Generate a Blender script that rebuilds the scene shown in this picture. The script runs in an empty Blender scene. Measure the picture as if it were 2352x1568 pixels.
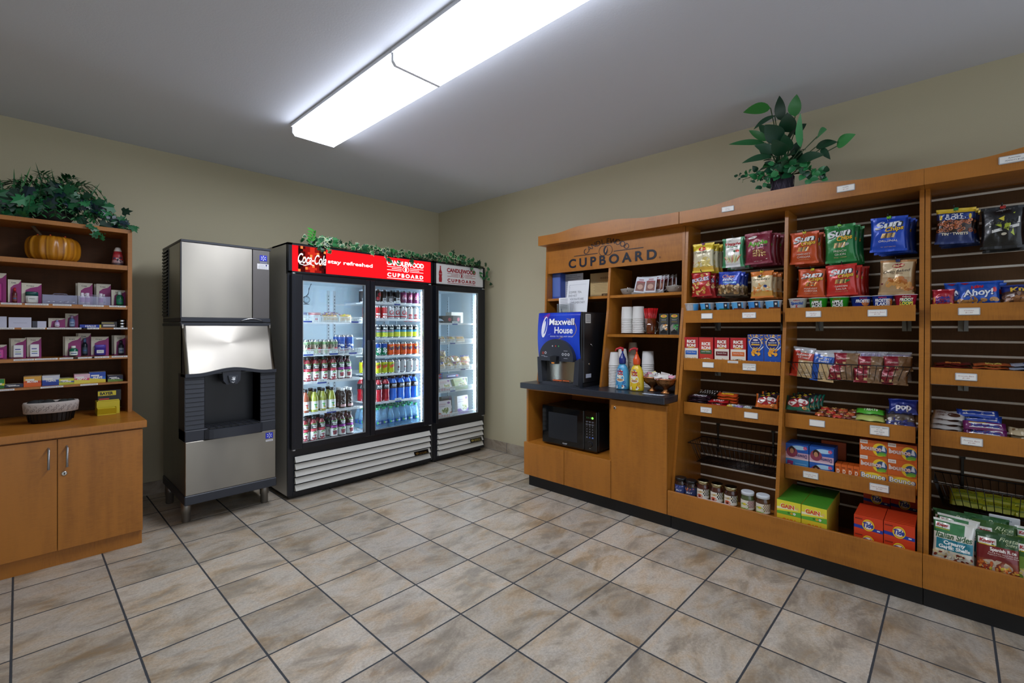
import bpy, math, random
from math import sin, cos, pi, radians
from mathutils import Vector, Matrix

# ---------------------------------------------------------------- camera, world, light, exposure
SC = bpy.context.scene
COL = SC.collection
S = 0.3556                      # floor tile pitch, 14 in
CAMPOS = (-3.570, -4.624, 1.318)
cam_d = bpy.data.cameras.new('camera'); cam = bpy.data.objects.new('camera', cam_d); COL.objects.link(cam)
cam_d.sensor_width = 36.0; cam_d.lens = 1070.0 / 2352 * 36.0
cam_d.shift_y = -30.3 / 2352
cam_d.clip_start = 0.02
cam.location = CAMPOS; cam.rotation_euler = (radians(90), 0, radians(-46.626))
SC.camera = cam
w = bpy.data.worlds.new('world'); SC.world = w; w.use_nodes = True
w.node_tree.nodes['Background'].inputs[0].default_value = (0.5, 0.55, 0.62, 1)
w.node_tree.nodes['Background'].inputs[1].default_value = 1.15
SC.view_settings.view_transform = 'Standard'; SC.view_settings.look = 'None'
SC.view_settings.gamma = 1.0; SC.view_settings.exposure = 0.72
SC.view_settings.use_curve_mapping = False
FIX_POWER = 14.0                 # emission strength of the ceiling diffusers
TUBE_POWER = 28.0               # cooler tubes
SIGN_POWER = 1.0

# ---------------------------------------------------------------- colours
def lin(c):
    if isinstance(c, str):
        c = c.lstrip('#'); c = tuple(int(c[i:i+2], 16) / 255 for i in (0, 2, 4))
    return tuple((x / 12.92 if x <= 0.04045 else ((x + 0.055) / 1.055) ** 2.4) for x in c[:3])

# ---------------------------------------------------------------- materials
MATS = {}
def nodes(name):
    m = bpy.data.materials.new(name); m.use_nodes = True; nt = m.node_tree
    b = nt.nodes['Principled BSDF']; MATS[name] = m
    return m, nt, b
def attr_mat(name, rough, metal=0.0, spec=0.5, coat=0.0, bump=None, alpha=1.0, aniso=0.0):
    m, nt, b = nodes(name)
    a = nt.nodes.new('ShaderNodeAttribute'); a.attribute_name = 'Col'
    nt.links.new(a.outputs['Color'], b.inputs['Base Color'])
    b.inputs['Roughness'].default_value = rough; b.inputs['Metallic'].default_value = metal
    b.inputs['Specular IOR Level'].default_value = spec; b.inputs['Coat Weight'].default_value = coat
    b.inputs['Anisotropic'].default_value = aniso
    b.inputs['Alpha'].default_value = alpha
    if bump:
        sc, st = bump
        tc = nt.nodes.new('ShaderNodeTexCoord'); n = nt.nodes.new('ShaderNodeTexNoise'); n.inputs['Scale'].default_value = sc
        n.inputs['Detail'].default_value = 3
        bp = nt.nodes.new('ShaderNodeBump'); bp.inputs['Strength'].default_value = st; bp.inputs['Distance'].default_value = 0.004
        nt.links.new(tc.outputs['Object'], n.inputs['Vector']); nt.links.new(n.outputs['Fac'], bp.inputs['Height'])
        nt.links.new(bp.outputs['Normal'], b.inputs['Normal'])
    return m
COLOURED = {'card', 'matte', 'plastic', 'foil', 'metal', 'rough_metal', 'leaf', 'liquid', 'clear_film', 'clear_plastic', 'tinted_plastic', 'water_plastic', 'copper_work', 'lit_sign'}
attr_mat('card', 0.45)                       # printed carton, paper
attr_mat('matte', 0.75)
attr_mat('plastic', 0.28)
attr_mat('foil', 0.3, 0.15, 0.6, 0.3, bump=(28, 0.55))   # snack bag film
attr_mat('metal', 0.25, 1.0)
attr_mat('rough_metal', 0.45, 0.9)
attr_mat('leaf', 0.38, 0, 0.5)
attr_mat('liquid', 0.12, 0, 0.6, 0.6)
attr_mat('clear_film', 0.12, 0, 0.7, 0.0, alpha=0.28)
attr_mat('clear_plastic', 0.08, 0, 0.6, 0.0, alpha=0.22)
attr_mat('water_plastic', 0.06, 0, 0.7, 0.0, alpha=0.42)
attr_mat('tinted_plastic', 0.08, 0, 0.6, 0.0, alpha=0.6)
attr_mat('copper_work', 0.3, 1.0, bump=(120, 0.9))

def mix_rgb(nt, fac, a, b, blend='MIX'):
    m = nt.nodes.new('ShaderNodeMix'); m.data_type = 'RGBA'; m.blend_type = blend
    for i, v in ((0, fac), (6, a), (7, b)):
        if isinstance(v, (int, float)): m.inputs[i].default_value = v
        elif isinstance(v, tuple): m.inputs[i].default_value = (*v[:3], 1)
        else: nt.links.new(v, m.inputs[i])
    return m.outputs[2]
def math_n(nt, op, a, b=None, c=None, clamp=False):
    m = nt.nodes.new('ShaderNodeMath'); m.operation = op; m.use_clamp = clamp
    for i, v in enumerate((a, b, c)):
        if v is None: continue
        if isinstance(v, (int, float)): m.inputs[i].default_value = v
        else: nt.links.new(v, m.inputs[i])
    return m.outputs[0]
def noise_n(nt, vec, scale, detail=4, rough=0.55, dist=0.0):
    n = nt.nodes.new('ShaderNodeTexNoise'); nt.links.new(vec, n.inputs['Vector'])
    n.inputs['Scale'].default_value = scale; n.inputs['Detail'].default_value = detail
    n.inputs['Roughness'].default_value = rough; n.inputs['Distortion'].default_value = dist
    return n.outputs['Fac']
def map_n(nt, vec, scale=(1, 1, 1), rot=(0, 0, 0), loc=(0, 0, 0)):
    n = nt.nodes.new('ShaderNodeMapping'); nt.links.new(vec, n.inputs['Vector'])
    n.inputs['Scale'].default_value = scale; n.inputs['Rotation'].default_value = rot; n.inputs['Location'].default_value = loc
    return n.outputs[0]
def ramp_n(nt, fac, stops):
    r = nt.nodes.new('ShaderNodeValToRGB'); nt.links.new(fac, r.inputs[0])
    e = r.color_ramp.elements
    while len(e) > 1: e.remove(e[-1])
    e[0].position = stops[0][0]; e[0].color = (*stops[0][1], 1)
    for p, c in stops[1:]:
        x = e.new(p); x.color = (*c, 1)
    return r.outputs[0]
def bump_n(nt, h, strength, dist=0.002):
    b = nt.nodes.new('ShaderNodeBump'); b.inputs['Strength'].default_value = strength; b.inputs['Distance'].default_value = dist
    nt.links.new(h, b.inputs['Height']); return b.outputs[0]

def wood(name, base, dark, vertical=True):
    m, nt, b = nodes(name)
    tc = nt.nodes.new('ShaderNodeTexCoord').outputs['Object']
    # vertical figure with short cross flecks, the look of figured cherry laminate
    g = noise_n(nt, map_n(nt, tc, (9, 9, 1.2) if vertical else (1.2, 9, 9)), 2.2, 5, 0.6)
    fl = noise_n(nt, map_n(nt, tc, (14, 14, 150) if vertical else (150, 14, 14)), 1.6, 3, 0.6)
    br = noise_n(nt, map_n(nt, tc, (3, 3, .8)), 1.6, 3, 0.6)
    f1 = math_n(nt, 'MULTIPLY_ADD', g, 0.55, math_n(nt, 'MULTIPLY', fl, 0.45))
    f2 = math_n(nt, 'MULTIPLY_ADD', br, 0.5, math_n(nt, 'MULTIPLY', f1, 0.8))
    c = ramp_n(nt, f2, [(0.42, lin(dark)), (0.68, lin(base)), (0.9, tuple(min(1, x * 1.12) for x in lin(base)))])
    nt.links.new(c, b.inputs['Base Color'])
    b.inputs['Roughness'].default_value = 0.33; b.inputs['Specular IOR Level'].default_value = 0.5
    nt.links.new(bump_n(nt, fl, 0.06), b.inputs['Normal'])
    return m
wood('wood', '#a96b24', '#875218')
wood('wood_flat', '#a96b24', '#875218', False)
wood('shaded_back_wood', '#54341a', '#432a13')  # hutch backs: shade of the dim interior put into the wood colour
wood('slat_wood', '#5a3f26', '#4a331d', False)
for q in ('shaded_back_wood', 'slat_wood'):
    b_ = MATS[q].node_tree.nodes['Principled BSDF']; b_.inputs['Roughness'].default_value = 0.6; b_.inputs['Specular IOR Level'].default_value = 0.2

def floor_mat():
    m, nt, b = nodes('slate_tile')
    tc = nt.nodes.new('ShaderNodeTexCoord').outputs['Object']
    sp = nt.nodes.new('ShaderNodeSeparateXYZ'); nt.links.new(tc, sp.inputs[0])
    ux = math_n(nt, 'MULTIPLY_ADD', sp.outputs[0], 1 / S, 10.1)
    uy = math_n(nt, 'MULTIPLY_ADD', sp.outputs[1], 1 / S, 3.366)
    dx = math_n(nt, 'PINGPONG', ux, 0.5); dy = math_n(nt, 'PINGPONG', uy, 0.5)
    d = math_n(nt, 'MINIMUM', dx, dy)
    wob = noise_n(nt, tc, 30, 2)
    d2 = math_n(nt, 'MULTIPLY_ADD', wob, 0.004, d)
    grout = math_n(nt, 'SUBTRACT', 1.0, math_n(nt, 'DIVIDE', math_n(nt, 'SUBTRACT', d2, 0.0115), 0.004, clamp=True), clamp=True)
    cx = math_n(nt, 'FLOOR', ux); cy = math_n(nt, 'FLOOR', uy)
    cmb = nt.nodes.new('ShaderNodeCombineXYZ'); nt.links.new(cx, cmb.inputs[0]); nt.links.new(cy, cmb.inputs[1])
    wn = nt.nodes.new('ShaderNodeTexWhiteNoise'); nt.links.new(cmb.outputs[0], wn.inputs['Vector'])
    off = nt.nodes.new('ShaderNodeVectorMath'); off.operation = 'MULTIPLY_ADD'
    nt.links.new(wn.outputs['Color'], off.inputs[0]); off.inputs[1].default_value = (17, 17, 0); nt.links.new(tc, off.inputs[2])
    v = off.outputs[0]
    n1 = noise_n(nt, map_n(nt, v, (3.0, 5.4, 1), (0, 0, radians(24))), 1.15, 10, 0.68, 0.5)
    n2 = noise_n(nt, map_n(nt, v, (3, 5, 1), (0, 0, radians(30))), 1.5, 8, 0.66, 0.9)
    n3 = noise_n(nt, v, 90, 6, 0.8)
    c1 = ramp_n(nt, n1, [(0.32, lin('#6a5e4c')), (0.41, lin('#918470')), (0.48, lin('#bcae99')), (0.57, lin('#d0c8ba')), (0.68, lin('#9d9487'))])
    tan = ramp_n(nt, n2, [(0.38, lin('#c09f74')), (0.52, lin('#bdb4a6')), (0.64, lin('#9a9690'))])
    c = mix_rgb(nt, 0.4, c1, tan)
    vein = math_n(nt, 'PINGPONG', math_n(nt, 'MULTIPLY', n2, 3.0), 0.5)
    vm = math_n(nt, 'SUBTRACT', 1.0, math_n(nt, 'MULTIPLY', vein, 34.0, clamp=True), clamp=True)
    c = mix_rgb(nt, math_n(nt, 'MULTIPLY', vm, 0.45), c, lin('#77644c'))
    c = mix_rgb(nt, math_n(nt, 'MULTIPLY', math_n(nt, 'SUBTRACT', n3, 0.42, clamp=True), 2.2, clamp=True), c, lin('#83776a'), 'MIX')
    br = math_n(nt, 'MULTIPLY_ADD', wn.outputs['Value'], 0.26, 0.80)
    cmb2 = nt.nodes.new('ShaderNodeCombineColor')
    for i in range(3): nt.links.new(br, cmb2.inputs[i])
    c = mix_rgb(nt, 1.0, c, cmb2.outputs[0], 'MULTIPLY')
    c = mix_rgb(nt, grout, c, lin('#34383d'))
    nt.links.new(c, b.inputs['Base Color'])
    r = math_n(nt, 'MULTIPLY_ADD', n1, 0.25, 0.24); r = math_n(nt, 'MULTIPLY_ADD', grout, 0.4, r)
    nt.links.new(r, b.inputs['Roughness'])
    h = math_n(nt, 'MULTIPLY_ADD', grout, -0.8, math_n(nt, 'MULTIPLY_ADD', n1, 0.9, math_n(nt, 'MULTIPLY', n3, 0.12)))
    nt.links.new(bump_n(nt, h, 0.35, 0.004), b.inputs['Normal'])
floor_mat()
def skirt_mat():
    m, nt, b = nodes('skirt_tile')
    tc = nt.nodes.new('ShaderNodeTexCoord').outputs['Object']
    sp = nt.nodes.new('ShaderNodeSeparateXYZ'); nt.links.new(tc, sp.inputs[0])
    d = math_n(nt, 'PINGPONG', math_n(nt, 'MULTIPLY_ADD', math_n(nt, 'ADD', sp.outputs[0], sp.outputs[1]), 1 / S, 3.366), 0.5)
    g = math_n(nt, 'LESS_THAN', d, 0.008)
    n1 = noise_n(nt, map_n(nt, tc, (4, 4, 8)), 1.3, 7, 0.62, 0.8)
    c = ramp_n(nt, n1, [(0.3, lin('#85776a')), (0.5, lin('#a79a88')), (0.7, lin('#b0a79c'))])
    c = mix_rgb(nt, g, c, lin('#55565a')); nt.links.new(c, b.inputs['Base Color']); b.inputs['Roughness'].default_value = 0.4
skirt_mat()
def paint(name, col, bs):
    m, nt, b = nodes(name); tc = nt.nodes.new('ShaderNodeTexCoord').outputs['Object']
    b.inputs['Base Color'].default_value = (*lin(col), 1); b.inputs['Roughness'].default_value = 0.7
    n = noise_n(nt, tc, bs, 4, 0.6); nt.links.new(bump_n(nt, n, 0.35, 0.0015), b.inputs['Normal'])
paint('wall_paint', '#c3bb9d', 170)
paint('ceiling_paint', '#dde3ee', 90)
def steel():
    m, nt, b = nodes('brushed_steel'); tc = nt.nodes.new('ShaderNodeTexCoord').outputs['Object']
    n = noise_n(nt, map_n(nt, tc, (4, 4, 500)), 1.0, 3, 0.6)
    n2 = noise_n(nt, map_n(nt, tc, (3, 3, 1.2)), 1.0, 2, 0.5)
    b.inputs['Metallic'].default_value = 1.0
    nt.links.new(ramp_n(nt, n2, [(0.3, lin('#827e77')), (0.7, lin('#999489'))]), b.inputs['Base Color'])
    nt.links.new(math_n(nt, 'MULTIPLY_ADD', n, 0.12, 0.28), b.inputs['Roughness'])
    b.inputs['Anisotropic'].default_value = 0.7; b.inputs['Anisotropic Rotation'].default_value = 0.25
    nt.links.new(bump_n(nt, n, 0.03), b.inputs['Normal'])
    tg = nt.nodes.new('ShaderNodeTangent'); tg.direction_type = 'RADIAL'; tg.axis = 'Z'; nt.links.new(tg.outputs[0], b.inputs['Tangent'])
steel()
def plain(name, col, rough, metal=0.0, spec=0.5):
    m, nt, b = nodes(name); b.inputs['Base Color'].default_value = (*lin(col), 1)
    b.inputs['Roughness'].default_value = rough; b.inputs['Metallic'].default_value = metal; b.inputs['Specular IOR Level'].default_value = spec
    return m
def worktop():
    m, nt, b = nodes('worktop'); tc = nt.nodes.new('ShaderNodeTexCoord').outputs['Object']
    n = noise_n(nt, tc, 420, 2, 0.6)
    nt.links.new(ramp_n(nt, n, [(0.42, lin('#1c1f26')), (0.6, lin('#2c313b')), (0.72, lin('#4a505c'))]), b.inputs['Base Color'])
    b.inputs['Roughness'].default_value = 0.32
worktop()
plain('kick_black', '#15171b', 0.5)
plain('slat_rail', '#f4efe4', 0.25, 0.0, 0.8)
plain('black_gloss', '#0a0b0d', 0.06, 0, 0.6)
plain('black_satin', '#16181c', 0.35)
plain('black_wire', '#0e0f12', 0.3)
plain('white_wire', '#e9edf0', 0.35)
plain('frame_navy', '#12151d', 0.3)
plain('cooler_side', '#c6c4be', 0.38, 0.3)
plain('liner', '#cfe0ea', 0.4)
plain('slate_plastic', '#2b2f38', 0.45)
def glass(name, tint=(1, 1, 1), refl=0.06):
    m = bpy.data.materials.new(name); m.use_nodes = True; nt = m.node_tree; nt.nodes.clear(); MATS[name] = m
    o = nt.nodes.new('ShaderNodeOutputMaterial'); t = nt.nodes.new('ShaderNodeBsdfTransparent'); t.inputs[0].default_value = (*tint, 1)
    g = nt.nodes.new('ShaderNodeBsdfGlossy'); g.inputs['Roughness'].default_value = 0.02; g.inputs['Color'].default_value = (1, 1, 1, 1)
    lw = nt.nodes.new('ShaderNodeLayerWeight'); lw.inputs[0].default_value = 0.35
    f = math_n(nt, 'MULTIPLY_ADD', lw.outputs['Fresnel'], 0.5, refl)
    mx = nt.nodes.new('ShaderNodeMixShader'); nt.links.new(f, mx.inputs[0]); nt.links.new(t.outputs[0], mx.inputs[1]); nt.links.new(g.outputs[0], mx.inputs[2])
    nt.links.new(mx.outputs[0], o.inputs[0])
glass('door_glass', (0.93, 0.97, 0.98), 0.02)
glass('clear_glass', (0.9, 0.92, 0.92), 0.05)
def emis(name, col, st, attr=False):
    m = bpy.data.materials.new(name); m.use_nodes = True; nt = m.node_tree; nt.nodes.clear(); MATS[name] = m
    o = nt.nodes.new('ShaderNodeOutputMaterial'); e = nt.nodes.new('ShaderNodeEmission')
    e.inputs[0].default_value = (*lin(col), 1); e.inputs[1].default_value = st
    if attr:
        a = nt.nodes.new('ShaderNodeAttribute'); a.attribute_name = 'Col'; nt.links.new(a.outputs['Color'], e.inputs[0])
    nt.links.new(e.outputs[0], o.inputs[0]); return m
emis('lit_sign', '#ffffff', SIGN_POWER, True)
emis('tube_light', '#e6f2ff', TUBE_POWER)
emis('led_green', '#66ff44', 2.0)

def diffuser():
    m, nt, b = nodes('lamp_diffuser')
    b.inputs['Base Color'].default_value = (0.85, 0.87, 0.9, 1); b.inputs['Roughness'].default_value = 0.35
    b.inputs['Emission Color'].default_value = (*lin('#eef3ff'), 1); b.inputs['Emission Strength'].default_value = FIX_POWER
diffuser()
plain('lens_side', '#d8dce2', 0.35); b_ = MATS['lens_side'].node_tree.nodes['Principled BSDF']; b_.inputs['Emission Color'].default_value = (*lin('#eef3ff'), 1); b_.inputs['Emission Strength'].default_value = FIX_POWER * 0.38
plain('lens_cap', '#b4b8be', 0.5); b_ = MATS['lens_cap'].node_tree.nodes['Principled BSDF']; b_.inputs['Emission Color'].default_value = (*lin('#eef3ff'), 1); b_.inputs['Emission Strength'].default_value = 0.10
SC.cycles.use_denoising = True
SC.cycles.max_bounces = 8; SC.cycles.diffuse_bounces = 4; SC.cycles.transparent_max_bounces = 24
SC.cycles.sample_clamp_indirect = 6.0

# ---------------------------------------------------------------- mesh building
TEXT = {}
BIGTEXT = {'CUPBOARD', 'Coca-Cola', 'stay refreshed', 'CANDLEWOOD', 'Maxwell', 'House', *'CANDLEWOOD', 'Tide', 'GAIN', 'Italian Sides', 'Garlic Shells', 'Creamy', 'Spanish Rice'}
def text2d(s, bold=0.0, shear=0.0, space=1.0):
    """a string as flat triangles, cap height 1, left edge at 0"""
    bold = min(bold, 0.042); k = (s, bold, shear, space)
    if k in TEXT: return TEXT[k]
    c = bpy.data.curves.new('lettering', 'FONT'); c.body = s; c.size = 1.0; c.resolution_u = 6 if s in BIGTEXT else 3
    c.offset = bold; c.shear = shear; c.space_character = space; c.fill_mode = 'FRONT'; c.dimensions = '2D'
    o = bpy.data.objects.new('lettering', c); COL.objects.link(o)
    dg = bpy.context.evaluated_depsgraph_get(); dg.update()
    me = o.evaluated_get(dg).to_mesh()
    vs = [(v.co.x, v.co.y) for v in me.vertices]; fs = [tuple(p.vertices) for p in me.polygons]
    o.evaluated_get(dg).to_mesh_clear(); bpy.data.objects.remove(o); bpy.data.curves.remove(c)
    if vs:
        x0 = min(v[0] for v in vs); x1 = max(v[0] for v in vs)
        vs = [((x - x0) / 0.72, y / 0.72) for x, y in vs]; wd = (x1 - x0) / 0.72
    else: wd = 0
    TEXT[k] = (vs, fs, wd); return TEXT[k]

class MB:
    def __init__(self, mat='plastic', col='#888888'):
        self.v = []; self.f = []; self.m = []; self.c = []; self.s = []; self.mats = []
        self.mat = mat; self.col = lin(col); self.M = None
    def mi(self, mat):
        mat = mat or self.mat
        if mat not in self.mats: self.mats.append(mat)
        return self.mats.index(mat)
    def P(self, p):
        if self.M is not None: p = self.M @ Vector(p)
        self.v.append(tuple(p)); return len(self.v) - 1
    def F(self, idx, col=None, mat=None, smooth=False):
        if col is not None and mat is None and self.mat not in COLOURED: mat = 'card'
        self.f.append(tuple(idx)); self.m.append(self.mi(mat)); self.c.append(lin(col) if col is not None else self.col); self.s.append(smooth)
    def quad(self, a, b, c, d, col=None, mat=None): self.F([self.P(a), self.P(b), self.P(c), self.P(d)], col, mat)
    def box(self, x0, x1, y0, y1, z0, z1, col=None, mat=None, bev=0.0):
        x0, x1 = min(x0, x1), max(x0, x1); y0, y1 = min(y0, y1), max(y0, y1); z0, z1 = min(z0, z1), max(z0, z1)
        b = min(bev, (x1-x0)/2.01, (y1-y0)/2.01, (z1-z0)/2.01)
        if b <= 0:
            i = [self.P(p) for p in ((x0,y0,z0),(x1,y0,z0),(x1,y1,z0),(x0,y1,z0),(x0,y0,z1),(x1,y0,z1),(x1,y1,z1),(x0,y1,z1))]
            for q in ((0,3,2,1),(4,5,6,7),(0,1,5,4),(1,2,6,5),(2,3,7,6),(3,0,4,7)): self.F([i[k] for k in q], col, mat)
            return
        # chamfered box: 3 verts per corner
        idx = {}
        for sx in (0, 1):
            for sy in (0, 1):
                for sz in (0, 1):
                    X = (x0, x1)[sx]; Y = (y0, y1)[sy]; Z = (z0, z1)[sz]
                    ix = X + b * (1 - 2 * sx); iy = Y + b * (1 - 2 * sy); iz = Z + b * (1 - 2 * sz)
                    idx[sx, sy, sz, 0] = self.P((X, iy, iz)); idx[sx, sy, sz, 1] = self.P((ix, Y, iz)); idx[sx, sy, sz, 2] = self.P((ix, iy, Z))
        for s in (0, 1):
            def o(q): return q if s else q[::-1]
            self.F(o([idx[s,0,0,0], idx[s,1,0,0], idx[s,1,1,0], idx[s,0,1,0]]), col, mat)
            self.F(o([idx[0,s,0,1], idx[0,s,1,1], idx[1,s,1,1], idx[1,s,0,1]]), col, mat)
            self.F(o([idx[0,0,s,2], idx[1,0,s,2], idx[1,1,s,2], idx[0,1,s,2]]), col, mat)
        for a in (0, 1):
            for c in (0, 1):
                q = [idx[a,c,0,0], idx[a,c,1,0], idx[a,c,1,1], idx[a,c,0,1]]; self.F(q if a != c else q[::-1], col, mat)
                q = [idx[a,0,c,0], idx[a,0,c,2], idx[a,1,c,2], idx[a,1,c,0]]; self.F(q if a != c else q[::-1], col, mat)
                q = [idx[0,a,c,1], idx[1,a,c,1], idx[1,a,c,2], idx[0,a,c,2]]; self.F(q if a != c else q[::-1], col, mat)
        for a in (0, 1):
            for c in (0, 1):
                for e in (0, 1):
                    q = [idx[a,c,e,0], idx[a,c,e,1], idx[a,c,e,2]]; self.F(q if (a + c + e) % 2 else q[::-1], col, mat)
    def prism(self, pts, a0, a1, axis='x', col=None, mat=None):
        """polygon extruded along axis; pts are the other two coords in order (y,z) / (x,z) / (x,y)"""
        def mk(p, a): return {'x': (a, p[0], p[1]), 'y': (p[0], a, p[1]), 'z': (p[0], p[1], a)}[axis]
        A = [self.P(mk(p, a0)) for p in pts]; B = [self.P(mk(p, a1)) for p in pts]
        self.F(A[::-1], col, mat); self.F(B, col, mat)
        n = len(pts)
        for i in range(n): self.F([A[i], A[(i+1) % n], B[(i+1) % n], B[i]], col, mat)
    def lathe(self, prof, seg=20, col=None, mat=None, c=(0, 0, 0), ax='z', cap=True, flat=False, sq=None):
        """prof: (r, h[, colour[, material]]) from the bottom up"""
        rings = []
        for p in prof:
            r, h = p[0], p[1]; ring = []
            for k in range(seg):
                a = 2 * pi * k / seg; x = r * cos(a); y = r * sin(a)
                if sq: x, y = sq(x, y, h)
                q = {'z': (c[0] + x, c[1] + y, c[2] + h), 'x': (c[0] + h, c[1] + x, c[2] + y), 'y': (c[0] + x, c[1] - h, c[2] + y)}[ax]
                ring.append(self.P(q))
            rings.append(ring)
        for i in range(len(prof) - 1):
            cc = prof[i + 1][2] if len(prof[i + 1]) > 2 and prof[i + 1][2] else col
            mm = prof[i + 1][3] if len(prof[i + 1]) > 3 else mat
            for k in range(seg):
                k2 = (k + 1) % seg
                self.F([rings[i][k], rings[i][k2], rings[i+1][k2], rings[i+1][k]], cc, mm, not flat)
        if cap:
            self.F(rings[0][::-1], prof[0][2] if len(prof[0]) > 2 and prof[0][2] else col, mat)
            self.F(rings[-1], prof[-1][2] if len(prof[-1]) > 2 and prof[-1][2] else col, prof[-1][3] if len(prof[-1]) > 3 else mat)
    def tube(self, pts, r, seg=6, col=None, mat=None, closed=False):
        pts = [Vector(p) for p in pts]; n = len(pts); rings = []
        for i, p in enumerate(pts):
            a = pts[i - 1] if (i or closed) else p; b = pts[(i + 1) % n] if (i < n - 1 or closed) else p
            t = (b - a).normalized(); up = Vector((0, 0, 1)) if abs(t.z) < 0.95 else Vector((1, 0, 0))
            s = t.cross(up).normalized(); u = s.cross(t)
            rr = r[i] if isinstance(r, (list, tuple)) else r
            rings.append([self.P(p + (s * cos(2*pi*k/seg) + u * sin(2*pi*k/seg)) * rr) for k in range(seg)])
        for i in range(n if closed else n - 1):
            A = rings[i]; B = rings[(i + 1) % n]
            for k in range(seg): self.F([A[k], B[k], B[(k+1) % seg], A[(k+1) % seg]], col, mat, True)
        if not closed: self.F(rings[0], col, mat); self.F(rings[-1][::-1], col, mat)
    def sphere(self, c, r, col=None, mat=None, seg=12, rings=7):
        r = r if isinstance(r, tuple) else (r, r, r); R = []
        for i in range(1, rings):
            t = pi * i / rings
            R.append([self.P((c[0] + r[0]*sin(t)*cos(2*pi*k/seg), c[1] + r[1]*sin(t)*sin(2*pi*k/seg), c[2] - r[2]*cos(t))) for k in range(seg)])
        b = self.P((c[0], c[1], c[2] - r[2])); t = self.P((c[0], c[1], c[2] + r[2]))
        for k in range(seg):
            k2 = (k + 1) % seg; self.F([b, R[0][k2], R[0][k]], col, mat, True); self.F([t, R[-1][k], R[-1][k2]], col, mat, True)
            for i in range(len(R) - 1): self.F([R[i][k], R[i][k2], R[i+1][k2], R[i+1][k]], col, mat, True)
    # printing laid on a surface: S(u, v, off) -> point
    def print_text(self, S, s, u, v, h, col, w=None, bold=0.0, shear=0.0, off=0.0008, mat=None, al='c', space=1.0, rot=0.0):
        vs, fs, wd = text2d(s, bold, shear, space)
        if not vs: return
        sx = h if w is None else w / wd; tw = wd * sx; x0 = -tw / 2 if al == 'c' else 0
        cr, sr = cos(rot), sin(rot); ids = []
        for x, y in vs:
            a = x0 + x * sx; b = y * h
            ids.append(self.P(S(u + a * cr - b * sr, v + a * sr + b * cr, off)))
        for f in fs: self.F([ids[i] for i in f], col, mat)
    def print_rect(self, S, u0, v0, u1, v1, col, off=0.0004, nu=1, nv=1, mat=None):
        g = [[self.P(S(u0 + (u1-u0)*i/nu, v0 + (v1-v0)*j/nv, off)) for i in range(nu + 1)] for j in range(nv + 1)]
        for j in range(nv):
            for i in range(nu): self.F([g[j][i], g[j][i+1], g[j+1][i+1], g[j+1][i]], col, mat)
    def print_disc(self, S, cu, cv, ru, rv, col, off=0.0006, n=16, mat=None, rot=0.0):
        c = self.P(S(cu, cv, off)); r = []
        for k in range(n):
            a = ru * cos(2*pi*k/n); b = rv * sin(2*pi*k/n)
            r.append(self.P(S(cu + a*cos(rot) - b*sin(rot), cv + a*sin(rot) + b*cos(rot), off)))
        for k in range(n): self.F([c, r[k], r[(k+1) % n]], col, mat)
    def print_ring(self, S, cu, cv, r0, r1, col, off=0.0006, n=28, a0=0.0, a1=2*pi, mat=None, asp=1.0):
        g = [[self.P(S(cu + r*cos(a0 + (a1-a0)*k/n), cv + asp*r*sin(a0 + (a1-a0)*k/n), off)) for k in range(n + 1)] for r in (r0, r1)]
        for k in range(n): self.F([g[0][k], g[1][k], g[1][k+1], g[0][k+1]], col, mat)
    def print_poly(self, S, pts, col, off=0.0005, mat=None):
        self.F([self.P(S(x, y, off)) for x, y in pts], col, mat)
    def print_bits(self, S, u0, v0, u1, v1, cols, n, size, seed=1, off=0.0007, mat=None, asp=0.6):
        R = random.Random(seed)
        for k in range(n):
            s = size * R.uniform(0.6, 1.2)
            self.print_disc(S, R.uniform(u0, u1), R.uniform(v0, v1), s, s * asp, R.choice(cols), off + 0.00002 * k, 7, mat, R.uniform(0, 3.1))
    def build(self, name, parent=None, loc=None, rz=None):
        me = bpy.data.meshes.new(name); me.from_pydata(self.v, [], self.f)
        for m in self.mats: me.materials.append(MATS[m])
        me.polygons.foreach_set('material_index', self.m); me.polygons.foreach_set('use_smooth', self.s)
        a = me.color_attributes.new('Col', 'FLOAT_COLOR', 'CORNER'); buf = []
        for f, c in zip(self.f, self.c): buf.extend((*c, 1.0) * len(f))
        a.data.foreach_set('color', buf)
        me.update()
        o = bpy.data.objects.new(name, me); COL.objects.link(o)
        if parent is not None: o.parent = parent
        if loc is not None: o.location = loc
        if rz is not None: o.rotation_euler = (0, 0, rz)
        return o

def flat(u, v, off): return (u, -off, v)                         # front face at y = 0
def face(y): return lambda u, v, off: (u, y - off, v)
def drum(r, h=None):                                              # cylinder of radius r (or r(v)) facing -Y
    def f(u, v, off):
        R = r(v) if callable(r) else r
        a = u / R; return ((R + off) * sin(a), -(R + off) * cos(a), v)
    return f

def empty(name, loc=(0, 0, 0), rz=0.0):
    o = bpy.data.objects.new(name, None); COL.objects.link(o); o.location = loc; o.rotation_euler = (0, 0, rz); o.empty_display_size = 0.05
    return o
def tag(o, label, cat, group=None):
    o['label'] = label; o['category'] = cat
    if group: o['group'] = group
    return o
def struct(o): o['kind'] = 'structure'; return o
def dup(src, loc, rz=None, label=None, group=None, rot=None, scale=None):
    r = src.copy(); COL.objects.link(r); r.location = loc
    if rz is not None: r.rotation_euler = (0, 0, rz)
    if rot is not None: r.rotation_euler = rot
    if scale is not None: r.scale = scale
    if label: r['label'] = label
    if group: r['group'] = group
    for ch in list(KIDS.get(src.name, ())):
        c = ch.copy(); COL.objects.link(c); c.parent = r; KIDS.setdefault(r.name, []).append(c)
        for g in KIDS.get(ch.name, ()):
            d = g.copy(); COL.objects.link(d); d.parent = c; KIDS.setdefault(c.name, []).append(d)
    return r
KIDS = {}
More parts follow.
